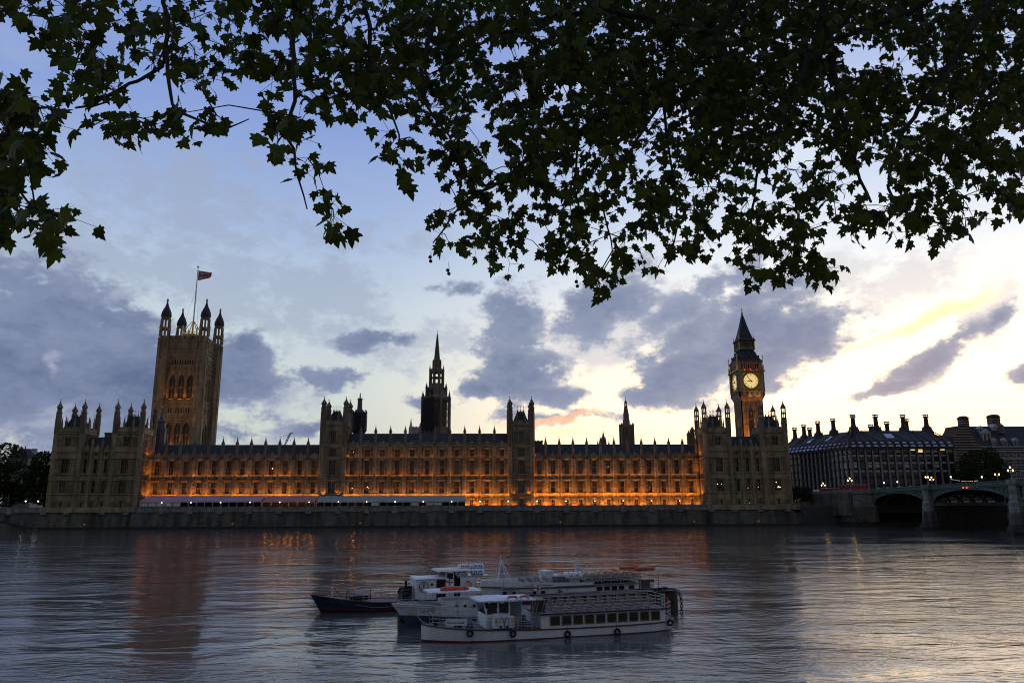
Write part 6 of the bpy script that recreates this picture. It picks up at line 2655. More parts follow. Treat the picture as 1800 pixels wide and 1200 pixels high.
def tyre(bt, label, x, y, z, r_=.27):
    o = bt.thing('tyre_fender', label, 'tyre', x, y, z, 'tyre fenders on the front boat')
    m = MB()
    m.torus((0, 0, 0), (0, 1, 0), r_ * .72, r_ * .28, 20, 8)
    m.build('tyre', rubber, o, smooth=True, local=True)
    m = MB()
    m.bar((0, .03, r_ * .8), (0, .1, r_ * .8 + .45), .03)
    m.build('rope', rope_m, o, local=True)


def canister(label, p, rz, L=1.15, r_=.3, group='white liferaft canisters'):
    o = thing('liferaft_canister', label, 'liferaft', p, rz, group)
    m = MB(Matrix.Rotation(PI / 2, 4, 'Y'))
    m.lathe(0, 0, [(r_ * .55, -L / 2), (r_ * .9, -L / 2 + .06), (r_, -L / 2 + .14), (r_, -.03), (r_ * 1.06, -.02), (r_ * 1.06, .02), (r_, .03), (r_, L / 2 - .14), (r_ * .9, L / 2 - .06), (r_ * .55, L / 2)], 16)
    m.build('shell', white, o, smooth=False, local=True)
    m = MB()
    for x_ in (-L * .28, 0, L * .28):
        m.torus((x_, 0, 0), (1, 0, 0), r_ * 1.03, .022, 16, 5)
    m.build('strap', blackpaint, o, local=True)
    m = MB()
    for sg in (-1, 1):
        m.box(-L * .36, L * .36, sg * r_ * .5 - .04, sg * r_ * .5 + .04, -r_ - .12, -r_ * .8)
    m.build('cradle', steel, o, local=True)
    m = MB()
    for x_ in (-L * .14, L * .14):
        m.box(x_ - .07, x_ + .07, -r_ * 1.0 - .02, -r_ * .8, .02, .14)
    m.build('marking', blue_m, o, local=True)
    return o


def bench_mesh(width=1.5):
    """slatted double bench seen from the side: inclined back and seat on a steel frame"""
    m = MB()
    for k in range(3):
        y0, y1 = -width / 2, width / 2
        z = .26
        m.box(.02 + k * .13, .12 + k * .13, y0, y1, z, z + .03)
    for k in range(2):
        z = .42 + k * .16
        m.hexa([(.40 + .05 * k, -width / 2, z), (.43 + .05 * k, -width / 2, z), (.43 + .05 * k, width / 2, z), (.40 + .05 * k, width / 2, z),
                (.44 + .05 * k, -width / 2, z + .11), (.47 + .05 * k, -width / 2, z + .11), (.47 + .05 * k, width / 2, z + .11), (.44 + .05 * k, width / 2, z + .11)])
    sl = m.build('bench', wood, mesh_only=True)
    m = MB()
    for y in (-width / 2 + .15, width / 2 - .15):
        m.bar((.05, y, 0), (.05, y, .25), .035)
        m.bar((.36, y, 0), (.50, y, .72), .035)
        m.bar((.03, y, .24), (.42, y, .24), .035)
    fr_ = m.build('bench_frame', steel, mesh_only=True)
    return sl, fr_


BENCH, BFRAME = bench_mesh(1.45)


def benches(bt, xs, ys, z):
    for x in xs:
        for y in ys:
            o = inst('bench', BENCH, bt.o, (x, y, z))
            inst('bench_frame', BFRAME, o, (0, 0, 0))


# ---- front boat: long white passenger launch
A = Boat('passenger_boat', 'front white passenger launch with ten dark cabin windows and rows of deck seats', 'boat', (742, 1135), (1190, 1108), 2.0, 'boats moored midstream')
SA = [(.30, .03, .02, 1.22, -.02), (.9, .62, .42, 1.14, -.02), (1.8, 1.2, .95, 1.05, 0), (3.2, 1.75, 1.55, .94, 0), (5, 1.98, 1.88, .84, 0), (8, 2.05, 2.0, .72, 0), (12, 2.05, 2.0, .66, 0),
      (16, 2.05, 2.0, .66, 0), (18.5, 2.0, 1.9, .70, 0), (19.7, 1.75, 1.5, .74, .1), (20.3, 1.1, .8, .78, .2), (20.5, .3, .2, .8, .25)]
A.part('hull', loft(SA, .10, 1.0), white)
A.part('boot_stripe', loft(SA, .02, .10), dull_red)
A.part('bottom', loft(SA, -1, .02), blackpaint)
m = MB()
for (a, b_) in zip(SA, SA[1:]):
    for sg in (-1, 1):
        p, q = Vector((a[0] + a[4], sg * (a[1] + .02), a[3] - .03)), Vector((b_[0] + b_[4], sg * (b_[1] + .02), b_[3] - .03))
        m.bar(p, q, .085)
A.part('rubbing_strake', m, wood)
A.part('deck', deck_of(SA), deckm)
# cabin with windows
cx0, cx1, cz0, cz1, ch = 9.0, 19.35, .66, 1.68, 1.86
m = MB()
m.box(cx0, cx1, -ch, ch, cz0 - .1, cz1)
A.part('cabin', m, white)
wf = MB()
wf.box(-.37, .37, -.025, .02, -.31, .31)
for (u0, u1, w0, w1) in ((-.41, .41, .31, .36), (-.41, .41, -.36, -.31), (-.41, -.37, -.31, .31), (.37, .41, -.31, .31)):
    pass
fr_ = MB()
for (u0, u1, w0, w1) in ((-.40, .40, .29, .345), (-.40, .40, -.345, -.29), (-.40, -.345, -.29, .29), (.345, .40, -.29, .29)):
    fr_.box(u0, u1, -.035, .02, w0, w1)
for sx in (-1, 1):
    for sz in (-1, 1):
        fr_.extr([(sx * .345, sz * .29), (sx * .345, sz * .20), (sx * .255, sz * .29)], -.034, .02)
fr_ = fr_.build('window', brass, mesh_only=True)
wp = MB().box(-.35, .35, -.012, .02, -.30, .30).build('pane', glass, mesh_only=True)
for i in range(10):
    x = 10.1 + i * .93
    for sg in (-1, 1):
        o = inst('window', fr_, A.o, (x, sg * (ch + .012), 1.21), 0 if sg < 0 else PI)
        inst('pane', wp, o, (0, 0, 0))
m = MB()
m.box(cx0 - .15, cx1 + .2, -ch - .14, ch + .14, cz1, cz1 + .07)
A.part('upper_deck', m, deckm)
m = MB()
m.box(cx0 - .17, cx1 + .22, -ch - .17, -ch - .142, cz1 - .02, cz1 + .075)
m.box(cx0 - .17, cx1 + .22, ch + .142, ch + .17, cz1 - .02, cz1 + .075)
A.part('deck_edge', m, blue_m)
m = MB()
zz = cz1 + .07
rail(m, [(cx0 + .9, -ch - .05, zz), (cx1 - .3, -ch - .05, zz), (cx1 + .15, -ch + .5, zz), (cx1 + .15, ch - .5, zz), (cx1 - .3, ch + .05, zz), (cx0 + .9, ch + .05, zz)], (.22, .46, .70, .95), .03, .035, 1.1)
A.part('railing', m, steel)
benches(A, [10.3 + .86 * i for i in range(10)], (-.95, .95), zz)
# row of small round deck lights on the cabin top edge
m = MB()
for i in range(10):
    m.ball((11.6 + i * .83, -ch - .08, zz + .06), .06, 8, 5)
A.part('deck_light', m, cream)
# fore deck rails, wheelhouse and canopy
m = MB()
pts = [(1.0, -.62, 1.12), (1.9, -1.15, 1.04), (3.4, -1.68, .93), (5.0, -1.88, .84), (8.6, -1.9, .72)]
rail(m, pts, (.26, .52, .8), .026, .03, .8)
rail(m, [(x, -y, z) for x, y, z in pts], (.26, .52, .8), .026, .03, .8)
m.bar((1.0, -.62, 1.92), (1.0, .62, 1.92), .026)
A.part('bow_railing', m, steel)
m = MB()
wx0, wx1 = 4.9, 6.75
m.box(wx0, wx1, -1.25, 1.25, .8, 1.78)
for (px_, sy) in ((wx0 + .03, -1), (wx0 + .03, 1), (wx0 + .92, -1), (wx0 + .92, 1), (wx1 - .06, -1), (wx1 - .06, 1)):
    m.bar((px_, sy * 1.21, 1.78), (px_ - (.22 if px_ < wx0 + .5 else 0), sy * 1.21, 2.66), .09)
m.box(wx0 + .5, wx1 - .5, -1.24, -1.2, 1.78, 1.84)
A.part('wheelhouse', m, white)
m = MB()
m.hexa([(wx0 - .02, -1.18, 1.8), (wx0 + .02, -1.18, 1.8), (wx0 + .02, 1.18, 1.8), (wx0 - .02, 1.18, 1.8), (wx0 - .22, -1.18, 2.64), (wx0 - .18, -1.18, 2.64), (wx0 - .18, 1.18, 2.64), (wx0 - .22, 1.18, 2.64)])
for u0, u1 in ((wx0 + .1, wx0 + .82), (wx0 + 1.02, wx1 - .12)):
    m.box(u0, u1, -1.22, -1.2, 1.88, 2.55)
    m.box(u0, u1, 1.2, 1.22, 1.88, 2.55)
A.part('wheelhouse_glass', m, glass)
m = MB()
m.box(wx0 - .6, 8.7, -1.55, 1.55, 2.68, 2.78)
m.hexa([(wx0 - .6, -1.55, 2.78), (8.7, -1.55, 2.78), (8.7, 1.55, 2.78), (wx0 - .6, 1.55, 2.78), (wx0 - .4, -.9, 2.88), (8.5, -.9, 2.88), (8.5, .9, 2.88), (wx0 - .4, .9, 2.88)])
A.part('canopy', m, white_d)
m = MB()
for x_ in (7.6, 8.5):
    for sy in (-1.4, 1.4):
        m.bar((x_, sy, .7), (x_, sy, 2.7), .05)
m.box(6.9, 8.3, 1.0, 1.05, .75, 2.6)
A.part('canopy_post', m, steel)
m = MB()
m.box(7.0, 8.35, .9, .98, .8, 2.55)
A.part('bulkhead', m, white_d)
# wheel emblem on the wheelhouse side
m = MB()
m.torus((5.95, -1.27, 1.38), (0, 1, 0), .24, .025, 20, 5)
for k in range(8):
    a = k * PI / 4
    m.bar((5.95, -1.27, 1.38), (5.95 + .33 * math.cos(a), -1.27, 1.38 + .33 * math.sin(a)), .025)
A.part('wheel_emblem', m, blackpaint)
# ladders to the upper deck
m = MB()
for x_, dx in ((8.35, .55), (9.05, .55)):
    for y_ in (-1.6, -1.0):
        m.bar((x_, y_, .75), (x_ + dx, y_, 2.6), .04)
    for k in range(6):
        m.bar((x_ + dx * k / 6, -1.6, .9 + k * .28), (x_ + dx * k / 6, -1.0, .9 + k * .28), .035)
rail(m, [(7.1, -1.92, .74), (8.3, -1.92, .72)], (.2, .4, .6, .82), .03, .035, .6)
A.part('ladder', m, steel)
m = MB()
m.box(9.1, 9.7, -.9, .9, cz1, 2.55)
m.box(9.0, 9.8, -1.0, 1.0, 2.55, 2.62)
A.part('companionway', m, wood)
# name board on the bow rail
nb = A.thing('name_board', 'white board with the boat name hung on the bow rail of the front boat', 'sign', 2.55, -1.62, 1.2, rz=-.2)
m = MB()
m.box(-.78, .78, -.02, .02, 0, .44)
m.build('board', white, nb, local=True)
text('Princess Laula', .245, blackpaint, nb, (-.70, -.025, .13), (PI / 2, 0, 0), shear=.35, sx=.92)
for i, (x, z, wh) in enumerate(((3.5, .66, 'first from the bow, under the name board'), (6.7, .50, 'second from the bow, under the white raft box'), (11.0, .25, 'third from the bow, under the first cabin windows'),
                               (15.07, .22, 'fourth from the bow, under the middle cabin windows'), (19.75, .62, 'last at the stern corner'))):
    y = -2.12 if 4 < x < 18 else (-1.93 if x < 4 else -1.85)
    tyre(A, 'black tyre fender on the front boat, ' + wh, x, y, z)
for k, (x_, y_, r_, lb) in enumerate(((1.9, .2, .26, 'coil of pale rope on the bow deck of the front boat'), (4.2, 1.0, .22, 'smaller coil of rope in front of the front boat wheelhouse'))):
    o = A.thing('rope_coil', lb, 'rope', x_, y_, 1.0 - .05 * k)
    m = MB()
    for j in range(4):
        m.torus((0, 0, .05 + .05 * j), (0, 0, 1), r_ - .012 * j, .034, 18, 6)
    m.build('strand', rope_m, o, local=True)
o = A.thing('windlass', 'dark iron anchor windlass on the bow of the front boat', 'windlass', 1.35, 0, 1.08)
m = MB()
m.box(-.14, .14, -.3, .3, 0, .1)
for y_ in (-.22, .22):
    m.box(-.1, .1, y_ - .03, y_ + .03, .1, .38)
m.build('frame', blackpaint, o, local=True)
m = MB(Matrix.Translation((0, 0, .3)) @ Matrix.Rotation(PI / 2, 4, 'X'))
m.lathe(0, 0, [(.12, -.34), (.12, -.3), (.07, -.26), (.07, .26), (.12, .3), (.12, .34)], 12)
m.build('drum', rust, o, local=True)
for k, (x_, y_, sz, mm_, lb) in enumerate(((2.9, -.7, .42, wood, 'brown slatted crate on the fore deck behind the name board'), (3.7, -.95, .34, blue_l, 'small blue plastic crate on the fore deck'),
                                           (7.9, -1.2, .5, wood, 'brown crate beside the liferaft box at the foot of the ladders'))):
    o = A.thing('deck_crate', lb, 'crate', x_, y_, .92 - .02 * x_, rz=.2 * k)
    m = MB()
    for z_ in (0, sz * .36, sz * .72):
        for yy in (-sz * .45, sz * .45):
            m.box(-sz * .6, sz * .6, yy - .02, yy + .02, z_, z_ + sz * .26)
        for xx in (-sz * .6, sz * .6):
            m.box(xx - .02, xx + .02, -sz * .43, sz * .43, z_, z_ + sz * .26)
    for xx in (-sz * .55, sz * .55):
        for yy in (-sz * .4, sz * .4):
            m.box(xx - .03, xx + .03, yy - .03, yy + .03, 0, sz)
    m.build('slats', mm_, o, local=True)
# liferaft box on deck
o = A.thing('liferaft_box', 'white ribbed liferaft box strapped on the side deck of the front boat', 'liferaft', 6.1, -1.62, .82)
m = MB()
m.hexa([(-.8, -.25, .06), (.8, -.25, .06), (.8, .25, .06), (-.8, .25, .06), (-.78, -.22, .84), (.78, -.22, .84), (.78, .22, .84), (-.78, .22, .84)])
for k in range(6):
    x_ = -.78 + 1.5 * k / 5
    m.box(x_, x_ + .06, -.30, -.2, .08, .82)
m.build('box', white, o, local=True)
m = MB()
for sg in (-1, 1):
    m.bar((sg * .18, -.31, .86), (0, -.31, .4), .035)
m.bar((0, -.31, .4), (0, -.31, .06), .03)
m.build('strap', blackpaint, o, local=True)
m = MB()
for x_ in (-.62, .66):
    m.box(x_ - .05, x_ + .05, -.31, -.29, .45, .72)
m.build('sticker', yellow, o, local=True)
m = MB()
for x_ in (-.25, .22):
    m.box(x_ - .08, x_ + .08, -.31, -.29, .1, .24)
m.build('symbol', blue_m, o, local=True)
lifebuoy('orange and white lifebuoy lying on the front boat canopy, nearer the bow', A.w(7.0, -1.1, 2.93), (0, .25, 1), .33)
lifebuoy('orange and white lifebuoy lying on the front boat canopy, farther aft', A.w(7.95, -1.1, 2.93), (0, .25, 1), .33)
m = MB()
m.lathe(0, 0, [(.035, 0), (.03, 1.5), (.05, 1.52), (0, 1.56)], 8)
o = A.thing('ensign_staff', 'short pole at the stern of the front boat carrying the red flag', 'flagpole', 20.0, -.6, 1.1)
m.build('pole', white, o, local=True)
p = A.w(20.02, -.62, 2.5)
flag('red_ensign', 'limp dark red flag hanging at the stern of the front boat', 'flag', p, .3, 1.15, lambda u, v: 'flag red', (.9, -.3), .1, (8, 16), .25)
m = MB()
rail(m, [(19.6, -1.45, .78), (20.3, -1.0, .8), (20.55, 0, .82), (20.3, 1.0, .8), (19.6, 1.45, .78)], (.3, .6, .95, 1.25), .03, .035, .5)
A.part('stern_railing', m, steel)

# ---- second boat: blue and white bow between
Bb = Boat('moored_launch', 'white and blue bowed launch in the middle with three round portholes', 'boat', (720, 1107), (1100, 1084), 1.7, 'boats moored midstream')
SB = [(.25, .04, .02, 1.82, -1.4), (.9, .55, .2, 1.80, -.9), (1.8, 1.1, .7, 1.74, -.45), (3.2, 1.5, 1.3, 1.62, -.1), (5.5, 1.7, 1.6, 1.45, 0), (10, 1.7, 1.65, 1.25, 0), (15, 1.6, 1.5, 1.2, 0), (16.5, 1.3, 1.1, 1.2, .1)]
Bb.part('hull', loft(SB, .52, 1.0), white_d)
Bb.part('lower_hull', loft(SB, .0, .52), blue_l)
Bb.part('bottom', loft(SB, -1, 0), blackpaint)
Bb.part('deck', deck_of(SB), deckm)
m = MB()
for k in (0, 1):
    for (a, b_) in zip(SB[:4], SB[1:4]):
        for sg in (-1, 1):
            f = 1.0 - .09 * k
            p = Vector((a[0] + a[4] * f, sg * (a[2] + (a[1] - a[2]) * f ** .8 + .05), a[3] * f + .02))
            q = Vector((b_[0] + b_[4] * f, sg * (b_[2] + (b_[1] - b_[2]) * f ** .8 + .05), b_[3] * f + .02))
            m.bar(p, q, .06)
Bb.part('bow_strake', m, white)
m = MB()
pts = [(-1.0, -.1, 1.8), (0.1, -.62, 1.78), (1.4, -1.1, 1.72), (3.1, -1.45, 1.6)]
rail(m, pts, (.3,), .03, .03, .7)
rail(m, [(x, -y, z) for x, y, z in pts], (.3,), .03, .03, .7)
Bb.part('bow_railing', m, steel)
m = MB()
m.box(3.0, 8.5, -1.2, 1.2, 1.2, 2.0)
m.hexa([(3.0, -1.2, 2.0), (8.5, -1.2, 2.0), (8.5, 1.2, 2.0), (3.0, 1.2, 2.0), (3.2, -.8, 2.1), (8.4, -.8, 2.1), (8.4, .8, 2.1), (3.2, .8, 2.1)])
Bb.part('cabin_trunk', m, white_d)
for x in (4.0, 4.72, 5.5):
    m = MB()
    m.torus((x, -1.21, 1.55), (0, 1, 0), .14, .03, 16, 6)
    f = Bb.part('porthole', m, steel)
    m = MB(Matrix.Translation((x, -1.215, 1.55)) @ Matrix.Rotation(PI / 2, 4, 'X'))
    m.lathe(0, 0, [(.135, 0), (.13, .02)], 16)
    Bb.part('pane', m, glass, parent=f)
m = MB()
m.box(1.7, 6.2, -1.35, 1.35, 2.62, 2.72)
m.hexa([(1.7, -1.35, 2.72), (6.2, -1.35, 2.72), (6.2, 1.35, 2.72), (1.7, 1.35, 2.72), (2.0, -.9, 2.82), (6.0, -.9, 2.82), (6.0, .9, 2.82), (2.0, .9, 2.82)])
Bb.part('canopy', m, white_d)
m = MB()
for x in (1.9, 4.0, 6.0):
    for y in (-1.25, 1.25):
        m.bar((x, y, 1.5), (x, y, 2.63), .05)
Bb.part('canopy_post', m, steel)
text('GS-E 74', .34, blackpaint, Bb.o, (1.0, -1.36, 1.22), (PI / 2 + .12, 0, -.33), sx=.95)
o = Bb.thing('rescue_float', 'orange inflatable rescue float lying on the middle boat canopy', 'rescue float', 3.9, -.85, 2.92)
m = MB(Matrix.Rotation(PI / 2, 4, 'Y'))
m.lathe(0, 0, [(.05, -1.25), (.16, -1.15), (.19, -1.0), (.19, 1.0), (.16, 1.15), (.05, 1.25)], 12)
m.build('tube', orange_m, o, smooth=True, local=True)
m = MB()
for x_ in (-.8, 0, .8):
    m.torus((x_, 0, 0), (1, 0, 0), .2, .02, 12, 5)
m.build('strap', blackpaint, o, local=True)
# mooring rope to the front boat
o = Bb.thing('mooring_rope', 'mooring rope from the middle boat bow down to the front boat', 'rope', 1.0, -1.2, 1.0)
a, b_ = Bb.w(.7, -1.0, 1.05), A.w(1.0, .2, 1.2)
m = MB()
pts = [a.lerp(b_, i / 8) - Vector((0, 0, .25 * 4 * (i / 8) * (1 - i / 8))) for i in range(9)]
inv = Matrix.Rotation(-Bb.ang, 4, 'Z')
m.tube([inv @ (p - Vector(o.location)) for p in pts], .03, 6)
m.build('strand', rope_m, o, local=True)

# ---- dark blue boat with the white deckhouse
C = Boat('work_boat', 'dark blue hulled boat with a white deckhouse bearing an anchor badge', 'boat', (561, 1081), (840, 1066), 1.8, 'boats moored midstream')
SC = [(.3, .04, .02, 1.62, -.95), (.8, .5, .3, 1.5, -.6), (1.6, 1.0, .75, 1.32, -.35), (3, 1.5, 1.3, 1.08, -.1), (5, 1.75, 1.65, .86, 0), (8, 1.8, 1.75, .75, 0), (12, 1.8, 1.75, .75, 0), (15, 1.6, 1.5, .8, 0), (16.3, 1.1, .9, .85, .1)]
C.part('hull', loft(SC, .29, 1.0), blue_m)
C.part('boot_stripe', loft(SC, .22, .29), dull_red)
C.part('bottom', loft(SC, -1, .22), blackpaint)
C.part('deck', deck_of(SC), deckm)
m = MB()
for (a, b_) in zip(SC, SC[1:]):
    for sg in (-1, 1):
        m.bar((a[0] + a[4], sg * a[1], a[3] + .01), (b_[0] + b_[4], sg * b_[1], b_[3] + .01), .07)
C.part('gunwale', m, wood)
m = MB()
pts = [(1.3, -1.0, 1.3), (3, -1.42, 1.06), (5, -1.68, .85), (8.8, -1.72, .74)]
rail(m, pts, (.4, .75, 1.1), .022, .03, 1.2)
rail(m, [(x, -y, z) for x, y, z in pts], (.4, .75, 1.1), .022, .03, 1.2)
C.part('railing', m, steel)
m = MB()
m.box(9.0, 11.9, -1.25, 1.25, .7, 2.72)
m.hexa([(8.9, -1.4, 2.72), (12.0, -1.4, 2.72), (12.0, 1.4, 2.72), (8.9, 1.4, 2.72), (9.0, -1.2, 2.84), (12.0, -1.2, 2.84), (12.0, 1.2, 2.84), (9.0, 1.2, 2.84)])
C.part('deckhouse', m, white)
m = MB()
m.box(11.0, 11.9, -1.29, -1.24, .8, 2.6)
C.part('doorway', m, dark)
m = MB()
m.box(11.92, 12.75, -1.3, 1.3, .7, 2.3)
m.box(13.4, 14.9, -1.3, 1.3, .7, 2.75)
for x_ in (11.97, 12.7, 13.45):
    for y_ in (-1.25, 1.25):
        m.bar((x_, y_, 2.2), (x_ - .05, y_, 3.35), .09)
m.box(12.75, 13.4, .2, 1.3, .7, 2.75)
C.part('wheelhouse', m, white)
m = MB()
m.box(12.05, 12.65, -1.27, -1.24, 2.32, 3.2)
m.box(11.95, 11.98, -1.2, 1.2, 2.35, 3.25)
C.part('wheelhouse_glass', m, glass)
m = MB()
m.box(12.76, 13.39, -1.1, .19, .7, 3.0)
C.part('doorway', m, dark)
m = MB()
m.hexa([(11.1, -1.6, 3.36), (14.6, -1.6, 3.36), (14.6, 1.6, 3.36), (11.1, 1.6, 3.36), (11.3, -1.4, 3.5), (14.4, -1.4, 3.5), (14.4, 1.4, 3.5), (11.3, 1.4, 3.5)])
C.part('wheelhouse_roof', m, cream)
m = MB()
m.box(14.0, 16.4, -1.3, 1.3, 2.78, 2.86)
for x_ in (15.0, 16.2):
    for y_ in (-1.2, 1.2):
        m.bar((x_, y_, .8), (x_, y_, 2.8), .06)
C.part('raft_platform', m, steel)
# anchor badge
m = MB()
m.torus((9.75, -1.27, 2.0), (0, 1, 0), .44, .035, 24, 6)
bd = C.part('badge', m, blue_m)
m = MB()
m.bar((9.75, -1.28, 1.72), (9.75, -1.28, 2.22), .06)
m.torus((9.75, -1.28, 2.27), (0, 1, 0), .06, .02, 12, 5)
m.bar((9.6, -1.28, 2.13), (9.9, -1.28, 2.13), .045)
for sg in (-1, 1):
    pp = [(9.75 + sg * .24 * math.sin(t_), -1.28, 1.93 - .2 * math.cos(t_)) for t_ in (0, .35, .7, 1.05, 1.35)]
    m.tube(pp, .03, 6)
    m.bar((9.75 + sg * .17, -1.28, 1.93), (9.75 + sg * .27, -1.28, 1.98), .04)
C.part('anchor', m, red, parent=bd)
m = MB(Matrix.Translation((10.55, -1.26, 2.2)) @ Matrix.Rotation(PI / 2, 4, 'X'))
m.lathe(0, 0, [(.12, 0), (.11, .03)], 14)
C.part('porthole', m, glass)
lifebuoy('orange lifebuoy stacked upright on the bow of the dark blue boat', C.w(1.32, -.9, 1.85), (.35, -1, 0), .34)
lifebuoy('dull orange lifebuoy hung on the white wheelhouse of the blue boat', C.w(14.15, -1.36, 2.08), (-.3, -1, 0), .30)
m = MB()
m.box(1.18, 1.26, -1.0, -.4, 1.3, 2.3)
C.part('bow_board', m, white_d)
# deck bench and box
o = C.thing('deck_bench', 'dark bench with a pale back rail on the fore deck of the blue boat', 'bench', 3.6, -.3, .98)
m = MB()
m.box(-.7, 1.0, -.3, .3, .04, .42)
m.build('locker', blackpaint, o, local=True)
m = MB()
m.box(-.1, 1.1, .26, .32, .55, .88)
m.build('backrest', white_d, o, local=True)
m = MB()
for x_ in (-1.0, 1.2):
    m.bar((x_, -.25, 0), (x_, -.25, .5), .06)
    m.bar((x_, .28, 0), (x_ + .1, .28, 1.0), .06)
    m.bar((x_, -.28, .5), (x_, .28, .55), .06)
m.build('frame', iron, o, local=True)
o = C.thing('winch', 'dark winch machinery in front of the white deckhouse', 'winch', 8.2, 0, .75)
m = MB()
m.box(-.5, .5, -.7, .7, 0, .5)
m.box(-.2, .6, -.4, .4, .5, 1.3)
m.prism(.1, .1, 1.3, 1.8, .14, n=10)
m.build('housing', blackpaint, o, local=True)
m = MB(Matrix.Translation((-.25, 0, .75)) @ Matrix.Rotation(PI / 2, 4, 'X'))
m.lathe(0, 0, [(.35, -.6), (.35, -.52), (.2, -.5), (.2, .5), (.35, .52), (.35, .6)], 14)
m.build('drum', rust, o, local=True)
o = C.thing('mooring_rope', 'slack pale rope looping along the side of the dark blue hull', 'rope', 3, -1.7, 1)
m = MB()
pts = []
for i in range(17):
    f = i / 16
    x = 1.6 + 7.0 * f
    hwid = 1.05 + .75 * min(1, f * 2)
    z = 1.30 - .45 * f - .78 * 4 * f * (1 - f) * .8
    pts.append((x - 3, -hwid - .06 + 1.7, z - 1))
m.tube(pts, .028, 6)
m.build('strand', rope_m, o, local=True)
for k, (x, y, z, lb) in enumerate(((13.55, -1.0, 3.18, 'white liferaft canister in the front row, nearer the wheelhouse'), (15.2, -1.0, 3.18, 'white liferaft canister in the front row, farther from the wheelhouse'),
                                   (14.2, .1, 3.62, 'white liferaft canister raised in the back row, nearer the wheelhouse'), (15.5, .1, 3.62, 'white liferaft canister raised in the back row, farther from the wheelhouse'))):
    canister(lb, C.w(x, y, z), C.ang, 1.35, .3)

# ---- large white pleasure boat behind
D = Boat('pleasure_boat', 'large white pleasure boat behind with an upper deck of seats and red stern awnings', 'boat', (870, 1080), (1160, 1062), 2.4, 'boats moored midstream')
SD = [(.2, .05, .03, 2.2, -.75), (.8, .8, .5, 2.2, -.5), (1.8, 1.5, 1.2, 2.18, -.25), (3.4, 2.1, 1.9, 2.14, -.05), (6, 2.4, 2.3, 2.1, 0), (10, 2.45, 2.4, 2.05, 0), (10.3, 2.45, 2.4, 1.35, 0), (15, 2.4, 2.35, 1.2, 0), (17, 2.2, 2.1, 1.15, 0), (18, 1.6, 1.4, 1.15, .1)]
D.part('hull', loft(SD, .2, 1.0), white)
D.part('lower_hull', loft(SD, 0, .2), blue_m)
D.part('bottom', loft(SD, -1, 0), blackpaint)
D.part('deck', deck_of(SD), deckm)
# bulwark and strake round the bow and upper deck
m, ms = MB(), MB()
prev = None
for (x, hd, hw_, zd, rk) in SD[:6]:
    for sg in (-1, 1):
        pass
for (a, b_) in zip(SD[:6], SD[1:6]):
    for sg in (-1, 1):
        def q_(s_, dz, dy=0.0, s=sg):
            return (s_[0] + s_[4] * (1 + .08 * dz), s * (s_[1] + .04 + dy + .05 * dz), s_[3] + dz)
        m.hexa([q_(a, 0, -.05), q_(b_, 0, -.05), q_(b_, 0), q_(a, 0), q_(a, .58 - .022 * a[0], -.05), q_(b_, .58 - .022 * b_[0], -.05), q_(b_, .58 - .022 * b_[0]), q_(a, .58 - .022 * a[0])])
        ms.bar(q_(a, .0, .02), q_(b_, .0, .02), .1)
D.part('bulwark', m, white)
D.part('rubbing_strake', ms, wood)
# side windows, name and sailing boat emblem
yw = lambda x: -(2.3 if x > 3 else 2.05)
for (x, w_, z, h_, n_) in ((1.25, .32, 1.72, .3, 1), (2.05, .3, 1.72, .3, 1), (3.9, .32, 1.55, .7, 2), (4.75, .36, 1.55, .7, 2)):
    f = min(1, (x - .2) / 3.0)
    y = -(1.05 + 1.1 * f + .17 + (.1 if x > 3 else 0))
    m = MB()
    for k in range(n_):
        m.box(x - w_ / 2, x + w_ / 2, y - .07, y + .05, z - h_ / 2 + k * h_ / n_ + .02, z - h_ / 2 + (k + 1) * h_ / n_ - .03)
    D.part('window', m, glass)
text('GERFALCON', .27, blackpaint, D.o, (2.35, -2.16, 1.66), (PI / 2, 0, -.10), sx=.85)
m = MB()
m.extr([(6.1, 1.62), (6.95, 1.62), (6.75, 1.36), (6.35, 1.36)], -2.46, -2.43)
m.extr([(6.48, 1.66), (6.48, 2.0), (6.2, 1.66)], -2.46, -2.43)
m.extr([(6.55, 1.66), (6.55, 1.9), (6.85, 1.66)], -2.46, -2.43)
m.extr([(7.0, 1.72), (7.3, 1.95), (7.6, 2.0), (7.3, 1.9)], -2.46, -2.43)
D.part('sailing_emblem', m, mat('bright blue paint', (.04, .12, .42), .5))
text('Sightseeing   Luncheons   Entertainment', .17, blue_m, D.o, (2.9, -2.30, 2.29), (PI / 2, 0, -.045), sx=1.02)
# after cabin, upper deck, railings, seats
m = MB()
m.box(10.2, 15.0, -2.2, 2.2, 1.2, 2.12)
D.part('after_cabin', m, white)
for x in (10.8, 11.6, 12.4, 13.2, 14.3):
    m = MB()
    m.box(x - .3, x + .3, -2.23, -2.18, 1.55, 1.95)
    D.part('window', m, glass)
m = MB()
m.box(.9, 15.1, -2.0, 2.0, 2.12, 2.2)
m.box(6.0, 15.1, -2.5, 2.5, 2.12, 2.2)
D.part('upper_deck', m, deckm)
m = MB()
rail(m, [(8.9, -2.4, 2.2), (15.0, -2.4, 2.2), (15.0, 2.4, 2.2), (2.5, 2.2, 2.2)], (.3, .6, .9), .028, .035, 1.1)
rail(m, [(1.2, -1.4, 2.2), (3.5, -2.0, 2.2), (7.2, -2.3, 2.2)], (.62, .86), .028, .03, 1.0)
D.part('railing', m, steel)
benches(D, [9.6 + .72 * i for i in range(8)], (-1.4, .3), 2.22)
benches(D, [2.6 + .8 * i for i in range(4)], (-1.2,), 2.22)
m = MB()
